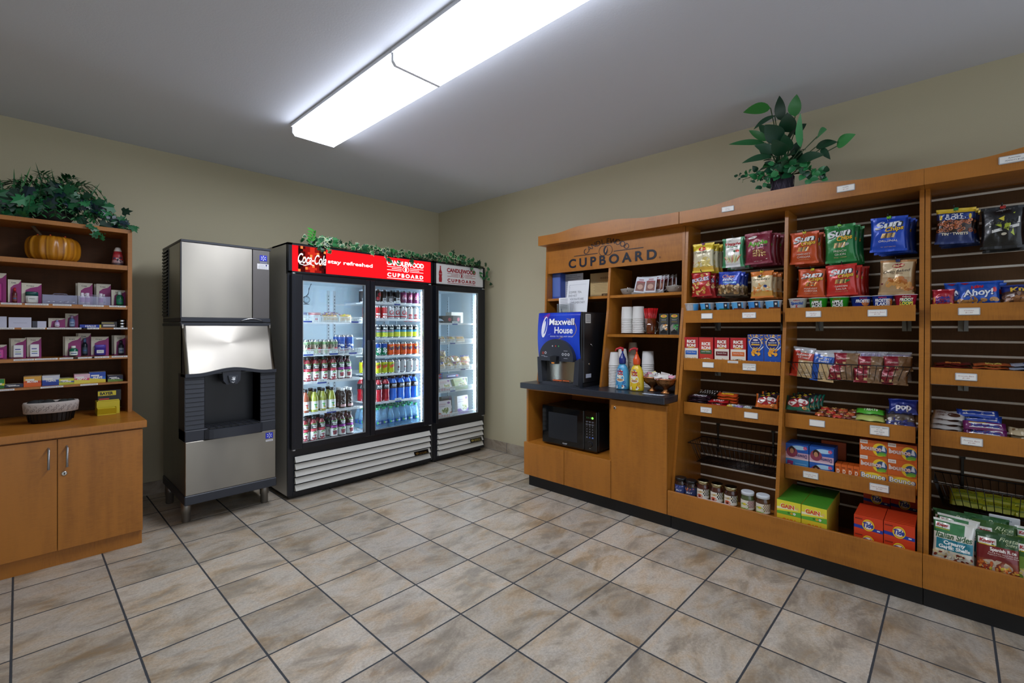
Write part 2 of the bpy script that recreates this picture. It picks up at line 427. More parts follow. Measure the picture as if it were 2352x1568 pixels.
def sub(mb, name, parent, **k):
    o = mb.build(name, parent, **k); KIDS.setdefault(parent.name, []).append(o); return o
RW = -pi / 2                                                      # things on the right wall face the room (-X)
def R(u, d, z): return (-d, -u, z)                                # u along the right wall, d out from it
ORD = ['', 'first', 'second', 'third', 'fourth', 'fifth', 'sixth', 'seventh', 'eighth', 'ninth', 'tenth', 'eleventh', 'twelfth']
def nth(i, n, what='left'):
    """place in a row counted from the left"""
    if n == 1: return 'alone'
    if i == 0: return 'leftmost'
    if i == n - 1: return 'rightmost'
    return ORD[i + 1] + ' from the left'
# ================================================================ the room
RX0, RY0, CH = -5.2, -6.6, 2.743
def slab(name, x0, x1, y0, y1, z0, z1, mat):
    m = MB(mat); m.box(x0, x1, y0, y1, z0, z1); return struct(m.build(name))
slab('floor', RX0, 0, RY0, 0, -0.1, 0, 'slate_tile')
slab('ceiling', RX0, 0, RY0, 0, CH, CH + 0.1, 'ceiling_paint')
slab('wall_back', RX0 - 0.1, 0.1, 0, 0.1, -0.1, CH + 0.1, 'wall_paint')
slab('wall_right', 0, 0.1, RY0, 0, -0.1, CH + 0.1, 'wall_paint')
slab('wall_left', RX0 - 0.1, RX0, RY0, 0, -0.1, CH + 0.1, 'wall_paint')
slab('baseboard_back', RX0, 0, -0.012, 0, 0, 0.1, 'skirt_tile')
slab('baseboard_right', -0.012, 0, -2.02, -0.012, 0, 0.1, 'skirt_tile')

# ---------------------------------------------------------------- ceiling light: two wraparound sections end to end
FX0, FX1, FZ = -2.258, -1.948, 2.665
LOFF = ['lit ceiling fluorescent section near the back wall, beyond the joint', 'lit ceiling fluorescent section running out of the top of the picture']
for i, (ya, yb) in enumerate(((-1.275, -2.545), (-2.549, -3.82))):
    yc = (ya + yb) / 2; hl = abs(yb - ya) / 2; xc = (FX0 + FX1) / 2; hw = (FX1 - FX0) / 2
    t = tag(empty('fluorescent_light', (xc, yc, CH)), LOFF[i], 'ceiling light', 'fluorescent sections on the ceiling')
    m = MB('matte', '#d8dade'); m.box(-hw - 0.012, hw + 0.012, -hl, hl, -0.022, -0.001); sub(m, 'housing', t)
    m = MB('lamp_diffuser')
    pr = [(-hw, -0.022), (-hw, -0.06), (-hw + 0.014, CH * 0 - 0.078), (hw - 0.014, -0.078), (hw, -0.06), (hw, -0.022)]
    m.prism(pr, -hl + 0.008, hl - 0.008, 'y')
    for q, f in enumerate(m.f):
        xs_ = [m.v[i][0] for i in f]; ys_ = [m.v[i][1] for i in f]
        if (max(xs_) - min(xs_) < 0.02): m.m[q] = m.mi('lens_side')
    sub(m, 'diffuser', t)
    for s in (-1, 1):
        m = MB('lens_cap')
        y = s * hl
        m.prism([(-hw - 0.003, -0.022), (-hw - 0.003, -0.062), (-hw + 0.013, -0.081), (hw - 0.013, -0.081), (hw + 0.003, -0.062), (hw + 0.003, -0.022)], y, y - s * 0.008, 'y')
        sub(m, 'end_cap', t)

# ================================================================ right wall cabinetry (local frame: x along the wall, y = -distance out)
U0, U1, U2, U3 = 2.025, 3.275, 4.523, 5.771
BK = -0.002
CT = 0.868                                                        # counter top height
def ywall(u, d): return (u, -d)
def cornice_profile(w):
    """top edge of the header board: flat, rising to a gentle crown, flat again"""
    pts = []
    for k in range(41):
        x = w * k / 40; t = k / 40
        def sm(a, b, v): v = min(1, max(0, (v - a) / (b - a))); return v * v * (3 - 2 * v)
        h = 0.028 * (sm(0.14, 0.36, t) - sm(0.58, 0.84, t))
        pts.append((x, 2.111 + h))
    return pts
PANEL = [(0.377, 2.035), (0.402, 1.70), (0.430, 1.32), (0.518, 0.80), (0.615, 0.24), (0.62, 0.085)]
def header(root, u0, w, front=0.485):
    m = MB('wood_flat')
    pts = [(u0 + x, z) for x, z in cornice_profile(w)]
    m.prism([(u0, 2.03), (u0 + w, 2.03)] + pts[::-1], -front, -front + 0.02, 'y')
    m.box(u0, u0 + w, -front + 0.02, BK, 2.03, 2.048)
    m.box(u0, u0 + 0.018, -front + 0.02, BK, 2.048, 2.11); m.box(u0 + w - 0.018, u0 + w, -front + 0.02, BK, 2.048, 2.11)
    return sub(m, 'header_board', root)

# ---- coffee station: base cabinet, worktop, hutch
bc = tag(empty('base_cabinet', R(U0, 0, 0), RW), 'cherry wood base cabinet holding the black microwave under the dark worktop', 'cabinet')
W = U1 - U0
m = MB('kick_black'); m.box(0.004, W - 0.002, -0.613, BK, 0, 0.104); sub(m, 'plinth', bc)
m = MB('wood'); FD = 0.64
m.box(0, 0.018, -FD, BK, 0.104, CT - 0.045); m.box(0.80, 0.825, -FD, BK, 0.104, CT - 0.045); m.box(W - 0.018, W, -FD, BK, 0.104, CT - 0.045)
m.box(0.018, 0.80, -0.02, BK, 0.104, CT - 0.045)
m.box(0.018, 0.80, -FD, -0.02, 0.352, 0.37); m.box(0.018, W - 0.018, -FD, -0.02, 0.104, 0.122)
m.box(0.018, 0.80, -FD, -0.02, CT - 0.063, CT - 0.045)
m.box(0.825, W - 0.018, -FD, -0.02, CT - 0.063, CT - 0.045)
sub(m, 'carcass', bc)
for a, b in ((-0.004, 0.411), (0.415, 0.826)):
    m = MB('wood'); m.box(a, b, -0.669, -FD - 0.001, 0.104, 0.372, bev=0.001); sub(m, 'lower_panel', bc)
m = MB('wood'); m.box(0.83, W - 0.004, -0.669, -FD - 0.001, 0.104, CT - 0.058, bev=0.001); dr = sub(m, 'door', bc)
m = MB('metal', '#c9c5bd'); m.lathe([(0.011, 0), (0.011, 0.004), (0.008, 0.006)], 16, c=(0.862, -0.669, 0.755), ax='y'); m.box(0.8605, 0.8635, -0.6765, -0.675, 0.749, 0.761, '#222222', 'plastic')
sub(m, 'lock', dr)
m = MB('worktop'); m.box(U0 - 0.012, U1 - 0.002, -0.71, BK, CT - 0.045, CT, bev=0.003)
tag(m.build('worktop', None, (0, 0, 0), RW), 'dark speckled laminate worktop over the microwave cabinet', 'worktop')

h = tag(empty('hutch', R(U0, 0, CT), RW), 'cherry wood coffee hutch with lettered header standing on dark worktop', 'shelving', 'cherry wood units along the right wall')
def hz(z): return z - CT
HP = [(0.379, 2.03), (0.402, 1.46), (0.440, 1.26), (0.508, CT)]
PW = 0.019
def side(u, th, prof, z0):
    m = MB('wood')
    m.prism([(BK, z0)] + [(-d, z - CT) for d, z in prof[::-1]] + [(BK, prof[0][1] - CT)], u, u + th, 'x'); sub(m, 'side_panel', h)
side(0.0, PW, HP, 0)
side(0.628, PW, [(0.372, 1.80)] + HP[1:], 0)
side(W - 0.022, PW, HP, 0)
m = MB('shaded_back_wood'); m.box(PW, W - 0.022, -0.035, -0.017, 0, hz(2.03)); sub(m, 'back_panel', h)
m = MB('wood_flat'); m.box(PW, W - 0.022, -0.379, -0.361, hz(1.795), hz(2.03)); sp_ = sub(m, 'sign_panel', h)
DARK = '#1b2230'
m = MB('plastic', DARK); Sg = face(-0.379)
m.print_text(Sg, 'CUPBOARD', 0.64, hz(1.826), 0.072, DARK, w=0.79, bold=0.03, off=0.003, space=1.5)
for a, b in ((0.30, 0.53), (0.68, 0.93)): m.box(a, b, -0.382, -0.379, hz(1.917), hz(1.922))
for du in (-0.022, 0.022): m.print_ring(Sg, 0.605 + du, hz(1.934), 0.037, 0.0405, DARK, 0.003)
m.print_disc(Sg, 0.605, hz(1.934), 0.017, 0.033, DARK, 0.0025, 20); m.print_disc(Sg, 0.609, hz(1.938), 0.006, 0.022, '#c08046', 0.0032, 16, rot=-0.3)
for k in range(24):
    a = 2 * pi * k / 24; r0, r1 = 0.0, 0.0
    p = [(0.605 + cos(a + e) * q * 0.8, hz(1.934) + sin(a + e) * q * 1.15) for e, q in ((-0.05, 0.024), (0.05, 0.024), (0.0, 0.033))]
    m.print_poly(Sg, p, DARK, 0.0027)
word = 'CANDLEWOOD'; n_ = len(word)
for i, ch in enumerate(word):
    t_ = (i - (n_ - 1) / 2) / ((n_ - 1) / 2); a = t_ * 0.72; Rr = 0.235
    cu, cv = 0.605 + Rr * sin(a) * 1.12, hz(1.934) - 0.175 + Rr * cos(a) * 0.96
    m.print_text(Sg, ch, cu, cv, 0.044, DARK, bold=-0.002, off=0.003, rot=-a)
m.print_ring(Sg, 1.06, hz(1.832), 0.0055, 0.007, DARK, 0.003, 16); m.print_text(Sg, 'R', 1.06, hz(1.829), 0.006, DARK, off=0.003)
o = m.build('lettering', sp_); KIDS.setdefault(sp_.name, []).append(o)
for a, b, z in ((PW, 0.628, 1.575), (0.647, W - 0.022, 1.575), (0.647, W - 0.022, 1.272)):
    d = 0.385 if z > 1.5 else 0.425
    m = MB('wood_flat'); m.box(a, b, -d, -0.035, hz(z - 0.02), hz(z)); sub(m, 'shelf', h)
m = MB('wood_flat'); pts = [(-0.004 + x, z - CT) for x, z in cornice_profile(W)]
m.prism([(-0.004, hz(2.03)), (W - 0.004, hz(2.03))] + pts[::-1], -0.485, -0.465, 'y'); m.box(-0.004, W - 0.004, -0.465, BK, hz(2.03), hz(2.048)); m.box(-0.004, 0.014, -0.465, BK, hz(2.048), hz(2.105))
sub(m, 'header_board', h)

# ---- open display shelving with slatted back
def holder(u, d, z, parent, w=0.062, hh=0.030, txt=None, tilt=0.0, col='#efeee9'):
    """clear bevelled holder with a paper price card"""
    m = MB('plastic', '#b9bcbf')
    m.box(u - w/2, u + w/2, -d - 0.006, -d, z - hh/2, z + hh/2, bev=0.004)
    S_ = face(-d - 0.006)
    m.print_rect(S_, u - w/2 + 0.004, z - hh/2 + 0.004, u + w/2 - 0.004, z + hh/2 - 0.004, col, 0.0004, mat='card')
    if txt:
        for k, (s, v) in enumerate(txt): m.print_text(S_, s, u, z + v, 0.0055, '#b0807c' if not s.isupper() else '#39404c', off=0.0008, shear=0.2, bold=0.0, mat='card', w=min(w - 0.014, 0.0042 * len(s) + 0.004))
    sub(m, 'price_holder', parent)
SLATS = [1.3178 + (2.032 - 1.3178) * 0.970 - 0.0762 * k for k in range(24)]
def shelving(u0, u1, bays, label, name='display_shelving'):
    r = tag(empty(name, (0, 0, 0), RW), label, 'shelving', 'cherry wood units along the right wall')
    m = MB('kick_black'); m.box(u0 + 0.002, u1 - 0.001, -0.613, BK, 0, 0.104); sub(m, 'plinth', r)
    for u, th in [(u0 + 0.001, 0.019)] + [(b - 0.011, 0.019) for b in bays] + [(u1 - 0.021, 0.019)]:
        m = MB('wood'); top = 2.03
        m.prism([(BK, 0.104)] + [(-d, z) for d, z in PANEL[::-1]] + [(BK, top)], u, u + th, 'x'); sub(m, 'side_panel', r)
    edges = [u0 + 0.02] + bays + [u1 - 0.021]
    for i in range(len(edges) - 1):
        a = edges[i] + (0.008 if i else 0); b = edges[i + 1] - (0.011 if i < len(edges) - 2 else 0)
        m = MB('slat_wood')
        zs = [z for z in SLATS if z > 0.2]; prev = 2.03
        for z in zs:
            m.box(a, b, -0.165, -0.150, z + 0.0065, prev); prev = z - 0.0065
        m.box(a, b, -0.165, -0.150, 0.12, prev); m.box(a, b, -0.150, -0.145, 0.12, 2.03)
        bp = sub(m, 'slatwall', r)
        m = MB('slat_rail')
        for z in zs:
            arc = [(-0.1655 - 0.0035 * cos(q), z + 0.0062 * sin(q)) for q in (-1.5, -0.9, -0.4, 0.0, 0.4, 0.9, 1.5)]
            m.prism([(-0.151, z + 0.0064), (-0.151, z - 0.0064)] + arc, a, b, 'x')
        o = m.build('slat_insert', bp); KIDS.setdefault(bp.name, []).append(o)
    m = MB('wood_flat'); m.box(u0 + 0.02, u1 - 0.021, -0.60, -0.150, 0.104, 0.122); sub(m, 'bottom_deck', r)
    m = MB('wood_flat'); m.box(u0 + 0.001, u1 - 0.001, -0.669, -0.651, 0.104, 0.262, bev=0.001); m.box(u0 + 0.003, u1 - 0.003, -0.651, -0.60, 0.104, 0.122)
    fb = sub(m, 'front_board', r)
    header(r, u0 + 0.0005, u1 - u0 - 0.001)
    return r
def tray(root, a, b, zt, hl, dk):
    """tilted shelf with a deep front lip; hl = price holders on the lip"""
    m = MB('wood_flat'); m.box(a, b, -0.47, -0.455, zt - 0.082, zt, bev=0.001)
    m.box(a, b, -0.455, -0.17, zt - dk - 0.014, zt - dk)
    s = sub(m, 'shelf', root)
    for (u, z, w_, hh, txt) in hl:
        holder(u, 0.47, z, s, w_, hh, txt)
    for u in (a + 0.12, b - 0.05):
        m = MB('rough_metal', '#8d8f90'); m.prism([(-0.17, zt - dk - 0.015), (-0.32, zt - dk - 0.015), (-0.17, zt - 0.135)], u, u + 0.003, 'x'); m.box(u - 0.02, u + 0.02, -0.171, -0.168, zt - 0.135, zt - dk - 0.015)
        sub(m, 'bracket', s)
sh2 = shelving(U1, U2, [3.898], 'two-bay open cherry display shelving of snacks between hutch and end unit')
sh3 = shelving(U2, U3, [5.15], 'end display shelving of cookies, bars and noodle pouches cut off by the picture edge')
BL, BR = 3.298, 3.884
CL, CR = 3.908, 4.490
DL, DR = 4.546, 5.136
# ================================================================ left unit: cupboard with hutch
LX0, LX1 = -4.26, -3.045
LT = 0.758
lc = tag(empty('base_cupboard', (LX1, -1.04, 0)), 'cherry wood floor cupboard with two long bar handles at far left', 'cupboard')
LW = LX1 - LX0
m = MB('wood_flat'); m.box(-LW, -0.006, 0.035, 0.70, 0, 0.092); sub(m, 'plinth', lc)
m = MB('wood'); m.box(-LW, -0.006, 0.022, 0.72, 0.092, LT - 0.045)
sub(m, 'carcass', lc)
doors = [(-0.378, -0.007), (-0.786, -0.381), (-1.19, -0.789)]
for i, (a, b) in enumerate(doors):
    m = MB('wood'); m.box(a, b, 0.0, 0.021, 0.092, LT - 0.052, bev=0.001); d = sub(m, 'door', lc)
    if i < 2:
        hx = a + 0.036 if i == 0 else b - 0.034
        m = MB('rough_metal', '#a9abb0'); m.tube([(hx, 0, 0.55), (hx, -0.028, 0.553), (hx, -0.028, 0.658), (hx, 0, 0.661)], 0.0055, 8); sub(m, 'handle', d)
    if i == 0:
        m = MB('metal', '#d0cdc6'); m.lathe([(0.013, 0), (0.013, 0.004), (0.009, 0.006)], 16, c=(a + 0.026, 0, 0.513), ax='y'); m.box(a + 0.0235, a + 0.0285, -0.0068, -0.0058, 0.507, 0.519, '#2a2a2a', 'plastic'); sub(m, 'lock', d)
m = MB('wood_flat'); m.box(-LW, 0.012, -0.012, 0.72, LT - 0.043, LT, bev=0.002); sub(m, 'top', lc)
lh = tag(empty('hutch', (LX1, -0.60, LT)), 'cherry wood hutch of toiletries standing on the far left cupboard', 'shelving')
LH = 1.98 - LT
m = MB('wood')
m.box(-0.023, 0, 0, 0.32, 0, LH); m.box(-LW, -LW + 0.023, 0, 0.32, 0, LH); sub(m, 'case', lh)
m = MB('shaded_back_wood'); m.box(-LW + 0.023, -0.023, 0.30, 0.32, 0, LH); sub(m, 'back_panel', lh)
m = MB('wood_flat'); m.box(-LW + 0.023, -0.023, 0, 0.30, LH - 0.026, LH, mat='wood_flat'); sub(m, 'top', lh)
LS = [1.738, 1.468, 1.322, 1.135, 0.962]                          # shelf tops
LTH = [0.030, 0.024, 0.011, 0.020, 0.012]
for z, th in zip(LS, LTH):
    m = MB('wood_flat'); m.box(-LW + 0.023, -0.023, 0.004, 0.30, z - th - LT, z - LT); s = sub(m, 'shelf', lh)
    if z < 1.7:
        # little white price strips along the shelf edge
        tags = {1.468: [-3.60, -3.495, -3.385, -3.24, -3.12], 1.322: [-3.63, -3.51, -3.41, -3.32, -3.255, -3.09], 1.135: [-3.55, -3.455, -3.355, -3.285, -3.205, -3.10], 0.962: [-3.63, -3.43, -3.26]}[z]
        for k, x in enumerate(tags):
            m = MB('card', '#e4e4e2')
            w_ = 0.05 if k % 2 else 0.042; z_ = z - LT + 0.001
            m.box(x - LX1 - w_, x - LX1 + w_, 0.0025, 0.0035, z_ - 0.011, z_ - 0.001)
            S_ = face(0.0025); m.print_text(S_, ['SHAVING CREAM $3.00', 'TOOTHPASTE $2.50', 'MOUTHWASH $4.00', 'LOTION $3.00', 'COMB $1.50', 'FLOSS $2.00'][k % 6], x - LX1, z_ - 0.0085, 0.0048, '#5a5a60', w=w_ * 1.7)
            o = m.build('price_strip', s); KIDS.setdefault(s.name, []).append(o)

# ================================================================ ice machine
im = tag(empty('ice_machine', (-2.54, -0.62, 0)), 'tall stainless steel ice dispenser on four legs beside the wide cooler', 'ice machine')
Y = lambda wy: wy + 0.62
m = MB('rough_metal', '#3a3936')
m.box(-0.28, 0.28, Y(-0.83), Y(-0.28), 1.37, 1.908, mat='brushed_steel')
m.box(-0.278, 0.278, Y(-0.785), Y(-0.28), 0.19, 1.36, mat='brushed_steel'); m.box(-0.279, -0.27, Y(-0.87), Y(-0.785), 0.19, 1.345, mat='brushed_steel'); m.box(0.27, 0.279, Y(-0.87), Y(-0.785), 0.19, 1.345, mat='brushed_steel'); sub(m, 'cabinet', im)
m = MB('slate_plastic'); m.box(-0.284, 0.286, Y(-0.855), Y(-0.28), 1.904, 1.92, bev=0.002); m.box(-0.284, -0.279, Y(-0.85), Y(-0.835), 1.36, 1.904); sub(m, 'top_cap', im)
m = MB('brushed_steel'); m.box(-0.279, 0.158, Y(-0.85), Y(-0.829), 1.392, 1.904, bev=0.002); sub(m, 'front_panel', im)
m = MB('rough_metal', '#6e6b69'); m.box(0.161, 0.279, Y(-0.85), Y(-0.829), 1.392, 1.904, bev=0.002); pn = sub(m, 'side_panel', im)
def snow(m, x, y, z, w_, S_):
    m.print_rect(S_, x - w_/2, z - w_*0.42, x + w_/2, z + w_*0.42, '#1d2fbf', 0.001)
    for k in range(3):
        a = pi * k / 3 + 0.5; dx, dz = cos(a) * w_ * 0.3, sin(a) * w_ * 0.3; nx, nz = -sin(a) * w_ * 0.03, cos(a) * w_ * 0.03
        m.print_poly(S_, [(x - dx - nx, z - dz - nz), (x + dx - nx, z + dz - nz), (x + dx + nx, z + dz + nz), (x - dx + nx, z - dz + nz)], '#e8ecf6', 0.0015 + k * 0.0002)
        for s in (-1, 1):
            m.print_disc(S_, x + s * dx, z + s * dz, w_ * 0.07, w_ * 0.07, '#e8ecf6', 0.0022, 8)
    m.print_disc(S_, x, z, w_*0.11, w_*0.11, '#1d2fbf', 0.0024, 8)
m = MB('card', '#e8e8e6'); S_ = face(Y(-0.85)); snow(m, 0.235, 0, 1.845, 0.052, S_)
m.print_rect(S_, 0.212, 1.805, 0.26, 1.818, '#8a8c90', 0.001); m.print_text(S_, 'Manitowoc', 0.236, 1.808, 0.007, '#2233aa', w=0.044, off=0.0014)
m.print_rect(S_, 0.192, 1.762, 0.272, 1.802, '#e6e6e8', 0.0016)
m.print_text(S_, 'Universal', 0.225, 1.79, 0.007, '#333a88', w=0.035, off=0.002, shear=0.2); m.print_disc(S_, 0.256, 1.792, 0.006, 0.006, '#26267a', 0.002)
for k, tx in enumerate(('REFRIGERATION INC', 'Parts & Service Since 1979', '303-555-0140')): m.print_text(S_, tx, 0.232, 1.781 - k * 0.0075, 0.0045, '#3a3d66', w=0.062, off=0.002)
sub(m, 'badge', pn)
# side louvres
m = MB('black_satin')
m.box(-0.283, -0.2801, Y(-0.47), Y(-0.29), 1.40, 1.90)
for k in range(20):
    z = 1.412 + k * 0.0245
    m.prism([(Y(-0.455), z), (Y(-0.30), z), (Y(-0.30), z + 0.012), (Y(-0.455), z + 0.012)], -0.290, -0.283, 'x')
    m.prism([(-0.293, z), (-0.283, z), (-0.283, z + 0.016)], Y(-0.455), Y(-0.30), 'y')
sub(m, 'side_vent', im)
# trim band and handle
m = MB('slate_plastic'); m.box(-0.284, 0.284, Y(-0.855), Y(-0.30), 1.362, 1.392, bev=0.003); m.box(-0.286, 0.284, Y(-0.865), Y(-0.29), 1.335, 1.356, bev=0.003)
o_ = sub(m, 'trim_band', im)
m = MB('metal', '#b9bcc2'); pts = []
for k in range(13):
    t_ = k / 12; pts.append((0.08 + 0.15 * t_, Y(-0.858) - 0.004 * sin(pi * t_), 1.371 + 0.018 * sin(pi * t_)))
m.tube(pts, 0.004, 6); sub(m, 'door_grip', im)
# flared hopper door
def arch(x): return 1.012 + 0.030 * (0.5 + 0.5 * cos(pi * min(1, abs(x) / 0.22)))
m = MB('brushed_steel'); n_ = 24
fy = lambda z: Y(-0.865) + (Y(-0.965) - Y(-0.865)) * ((1.335 - z) / 0.325) ** 1.0
g = []
for j in range(9):
    row = []
    for i in range(n_ + 1):
        x = -0.279 + 0.558 * i / n_; z = 1.335 + (arch(x) - 1.335) * j / 8; row.append(m.P((x, fy(z), z)))
    g.append(row)
for j in range(8):
    for i in range(n_): m.F([g[j][i], g[j+1][i], g[j+1][i+1], g[j][i+1]], None, None, True)
for s in (0, n_):
    a = [g[j][s] for j in range(9)]; b0 = m.P((-0.279 + 0.558 * s / n_, Y(-0.84), 1.335)); b1 = m.P((-0.279 + 0.558 * s / n_, Y(-0.84), 1.012))
    q = a + [b1, b0]; m.F(q if s else q[::-1], '#2b2f38', 'slate_plastic')
sub(m, 'hopper_door', im)
m = MB('slate_plastic'); top = [(-0.282 + 0.564 * k / 24, arch(-0.282 + 0.564 * k / 24) + 0.004) for k in range(25)]
m.prism([(-0.282, 0.994), *[(x, z - 0.022) for x, z in top], (0.282, 0.994)][1:-1] + top[::-1], Y(-0.978), Y(-0.84), 'y')
sub(m, 'arched_rim', im)
# dispenser: louvred cheeks, deep alcove
m = MB('slate_plastic')
XA, XB = -0.168, 0.178
for a, b in ((-0.282, XA), (XB, 0.282)):
    m.box(a, b, Y(-0.955), Y(-0.786), 0.565, 1.012)
    for k in range(12):
        z = 0.645 + k * 0.030; m.prism([(Y(-0.955), z), (Y(-0.9595), z + 0.002), (Y(-0.955), z + 0.026)], a + 0.004, b - 0.004, 'x')
m.box(-0.282, 0.282, Y(-0.965), Y(-0.786), 0.565, 0.64, bev=0.004)
sub(m, 'dispenser_cheek', im)
m = MB('black_satin'); m.box(XA, XB, Y(-0.80), Y(-0.79), 0.64, 1.03); m.box(XA, XB, Y(-0.955), Y(-0.80), 1.005, 1.012)
m.box(XA - 0.002, XA, Y(-0.955), Y(-0.80), 0.64, 1.01); m.box(XB, XB + 0.002, Y(-0.955), Y(-0.80), 0.64, 1.01); sub(m, 'alcove', im)
m = MB('slate_plastic'); cx = -0.005
m.prism([(cx - 0.062, 1.03), (cx - 0.055, 0.955), (cx - 0.035, 0.928), (cx + 0.03, 0.928), (cx + 0.05, 0.955), (cx + 0.055, 1.03)], Y(-0.968), Y(-0.88), 'y')
m.prism([(cx - 0.03, 0.99), (cx - 0.018, 0.94), (cx + 0.018, 0.94), (cx + 0.03, 0.99)], Y(-0.985), Y(-0.968), 'y', '#3a3f48')
S_ = face(Y(-0.985))
for k in range(4): m.print_disc(S_, cx - 0.004 + k * 0.005, 0.975 - abs(k - 1.5) * 0.002, 0.0016, 0.009, '#e6eaee', 0.001 + k * 0.0001, 8, 'card', rot=0.25 - k * 0.15)
m.print_disc(S_, cx + 0.004, 0.963, 0.009, 0.008, '#e6eaee', 0.0016, 10, 'card'); m.print_disc(S_, cx - 0.007, 0.962, 0.0016, 0.006, '#e6eaee', 0.0012, 8, 'card', rot=0.9)
for dx, dz in ((-0.006, -0.008), (0.0, -0.012), (0.006, -0.008)): m.print_rect(S_, cx + dx - 0.003, 0.95 + dz, cx + dx + 0.002, 0.955 + dz, '#c9ced4', 0.001, mat='card')
sub(m, 'ice_chute', im)
m = MB('slate_plastic'); n_ = 16; pf = []
for k in range(n_ + 1):
    x = -0.172 + 0.362 * k / n_; t_ = k / n_; pf.append((x, Y(-0.975) - 0.045 * sin(pi * t_) ** 0.6))
m.prism(pf + [(0.19, Y(-0.93)), (-0.172, Y(-0.93))], 0.572, 0.635, 'z')
tr = sub(m, 'drip_tray', im)
m = MB('black_wire')
for k in range(8):
    x = XA + 0.02 + k * 0.044; m.box(x - 0.003, x + 0.003, Y(-0.985), Y(-0.81), 0.636, 0.642)
for k in range(5): m.box(XA + 0.01, XB - 0.005, Y(-0.985 + k * 0.04), Y(-0.979 + k * 0.04), 0.637, 0.643)
m.box(XA + 0.01, XB - 0.005, Y(-0.985), Y(-0.805), 0.63, 0.636)
o = m.build('grate', tr); KIDS.setdefault(tr.name, []).append(o)
m = MB('brushed_steel'); m.box(-0.282, 0.282, Y(-0.968), Y(-0.786), 0.212, 0.566, bev=0.004); lp = sub(m, 'lower_panel', im)
m = MB('card'); S_ = face(Y(-0.968)); snow(m, 0.236, 0, 0.53, 0.05, S_); m.print_rect(S_, 0.212, 0.487, 0.262, 0.5, '#d7d7da', 0.001); m.print_text(S_, 'Manitowoc', 0.237, 0.4905, 0.0065, '#333a77', w=0.042, off=0.0014)
sub(m, 'badge', lp)
m = MB('slate_plastic'); m.box(-0.286, 0.286, Y(-0.972), Y(-0.30), 0.150, 0.212, bev=0.005); sub(m, 'base_trim', im)
for sx in (-1, 1):
    for y_ in (-0.83, -0.33):
        m = MB('rough_metal', '#8f8b85')
        m.lathe([(0.021, 0), (0.026, 0.006), (0.026, 0.065), (0.030, 0.069), (0.030, 0.152)], 18, c=(sx * 0.248, Y(y_), 0)); sub(m, 'leg', im)

